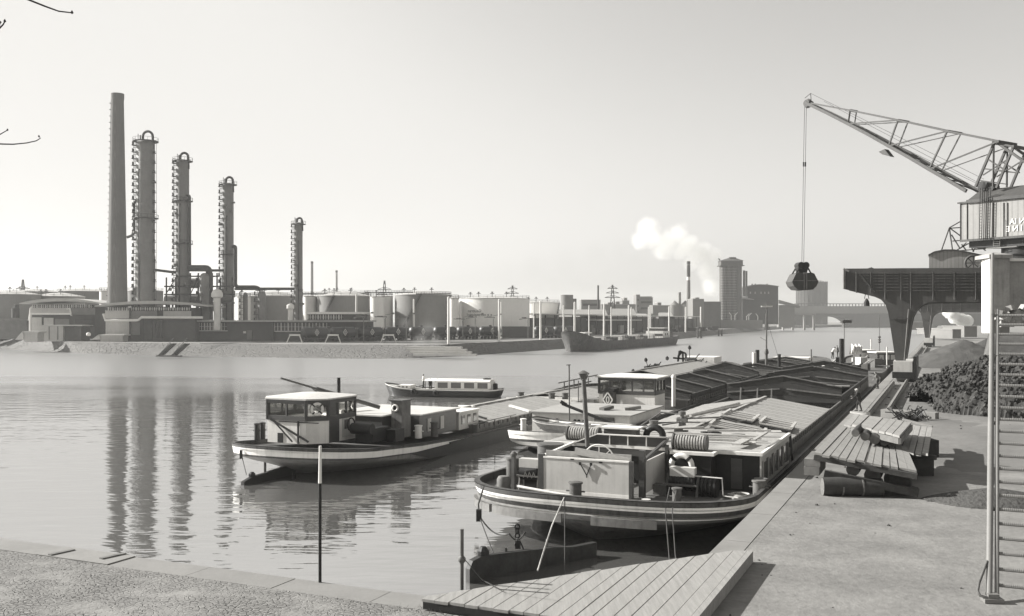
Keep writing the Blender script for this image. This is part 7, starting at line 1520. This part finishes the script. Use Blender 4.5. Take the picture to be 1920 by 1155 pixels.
g1 = G(1611, 771, 0); person(V((g1.x, g1.y, .01)), -1.3, 'man in dark clothes and a pale cap on the quay edge holding the gangplank end', 'stride', m_cl1, m_cl1, m_cl2, .25, ((.1, .5, 1.0), (.16, .48, 1.12)))
g2 = G(1646, 729, 0.0); person(V((g2.x, g2.y, .01)), -1.2, 'man farther along the quay edge, leaning toward the open hold', 'stand', m_cl3, m_cl1, None, .3, ((.22, .4, .95), (.1, .45, .9)))
p3 = Q(135, -8.0, -.1); person(D(1561, 672, 133), 1.2, 'man in a white shirt leaning forward at the far end of the nearest barge', 'stand', m_cl2, m_cl1, None, .6, ((.2, .5, .9), (.2, .5, .9)))
person(D(1571, 671, 134), -1.0, 'man in dark clothes beside the one in the white shirt', 'stand', m_cl3, m_cl1, None, .15, ((.25, .2, .95), (.3, .2, .95)))
lb_ = TL @ V((.3, L if False else 5.0, .9))
person(TL @ V((-.35, 4.6, .92)), an_l if 'an_l' in globals() else -1.55, 'helmsman in a white shirt standing in the launch cockpit', 'stand', m_cl2, m_cl1, None, .05, ((.2, .3, 1.0), (.2, .3, 1.0)))
person(TL @ V((.45, 5.7, .88)), 3.0, 'passenger in dark clothes sitting in the launch just before the cabin', 'sit', m_cl1, m_cl1, None, .1, ((.2, .3, .85), (.2, .3, .85)))
person(TL @ V((-.5, 6.3, .88)), 2.6, 'second passenger in grey sitting against the launch cabin', 'sit', m_cl3, m_cl1, None, .05, ((.2, .3, .85), (.2, .3, .85)))
# ================================================================ STEAM AND SMOKE
def plume(name, label, blobs, dens, nsc, val, det=4, thr=.42, soft=3.0, aniso=0.0, stp=None):
    """blobs: (centre, radius) list; one closed box holding a noisy cloud"""
    lo = V([min(c[i] - r * 1.15 for c, r in blobs) for i in range(3)]); hi = V([max(c[i] + r * 1.15 for c, r in blobs) for i in range(3)])
    mb = MB(); mb.b2(lo.x, hi.x, lo.y, hi.y, lo.z, hi.z); m = bpy.data.materials.new(name + '_air'); m.use_nodes = True; n, l = m.node_tree.nodes, m.node_tree.links; n.remove(n['Principled BSDF'])
    pv = n.new('ShaderNodeVolumePrincipled'); pv.inputs['Color'].default_value = (val, val, val * .98, 1); pv.inputs['Anisotropy'].default_value = aniso
    geo = n.new('ShaderNodeNewGeometry'); no = n.new('ShaderNodeTexNoise'); no.inputs['Scale'].default_value = nsc; no.inputs['Detail'].default_value = det; no.inputs['Roughness'].default_value = .6; l.new(geo.outputs['Position'], no.inputs['Vector'])
    def M(op, a, b_=None, c=None, cl=False):
        t = n.new('ShaderNodeMath'); t.operation = op; t.use_clamp = cl
        for i, x in enumerate((a, b_, c)):
            if x is None: continue
            if isinstance(x, (int, float)): t.inputs[i].default_value = x
            else: l.new(x, t.inputs[i])
        return t.outputs[0]
    best = None
    for c, r in blobs:
        vd = n.new('ShaderNodeVectorMath'); vd.operation = 'DISTANCE'; l.new(geo.outputs['Position'], vd.inputs[0]); vd.inputs[1].default_value = c
        q_ = M('MULTIPLY_ADD', vd.outputs['Value'], -1 / r, 1.0); best = q_ if best is None else M('MAXIMUM', best, q_)
    f = M('ADD', best, M('MULTIPLY_ADD', no.outputs['Fac'], 1.6, -.8)); f = M('MULTIPLY', M('SUBTRACT', f, thr), soft, None, True); f = M('MULTIPLY', f, M('GREATER_THAN', best, 0.0))
    l.new(M('MULTIPLY', f, dens), pv.inputs['Density']); l.new(pv.outputs[0], n['Material Output'].inputs['Volume'])
    return tag(mb.build(name, m), label, kind='stuff')
dS = 800; k = dS / F
plume('steam_cloud', 'white billowing steam drifting left from the top of the silo tower', [(D(x, y, dS), r * k) for x, y, r in ((1212, 432, 34), (1228, 444, 34), (1200, 450, 26), (1252, 450, 34), (1272, 440, 32), (1290, 462, 36), (1312, 476, 34), (1338, 482, 24), (1325, 505, 36), (1330, 535, 28), (1300, 490, 28), (1240, 470, 26))], .085, .055, 1.0, 8, .2, 1.7)
plume('smoke_haze', 'thin grey smoke trailing left of the white steam', [(D(x, y, 860), r * 860 / F) for x, y, r in ((1165, 470, 34), (1120, 480, 36), (1060, 490, 40), (1190, 485, 30), (1000, 500, 36), (1260, 485, 24))], .006, .02, .4, 3, .1, 1.2)
plume('steam_puff', 'small bright steam puff seen under the portal girder', [(D(x, y, 420), r * 420 / F) for x, y, r in ((1780, 587, 13), (1790, 596, 13), (1802, 600, 13), (1813, 602, 12))], 1.6, .14, 1.0, 4, .0, 3.5)
plume('bank_smoke', 'thin smoke drifting over the tank wagons at the point', [(D(x, y, 248), r * 248 / F) for x, y, r in ((800, 615, 22), (790, 635, 20), (815, 640, 18), (780, 650, 14), (760, 605, 14))], .05, .1, .8, 3, .2, 1.2)
# ================================================================ AIR
hz = MB(); hz.b2(-3000, 2800, -300, 5300, -9, 140)
mh = bpy.data.materials.new('haze_air'); mh.use_nodes = True
n, l = mh.node_tree.nodes, mh.node_tree.links; n.remove(n['Principled BSDF'])
pv = n.new('ShaderNodeVolumePrincipled'); pv.inputs['Color'].default_value = (0.93, 0.93, 0.91, 1); pv.inputs['Density'].default_value = 0.00016
pv.inputs['Anisotropy'].default_value = 0.3
l.new(pv.outputs[0], n['Material Output'].inputs['Volume'])
o = hz.build('haze', mh); tag(o, kind='stuff')
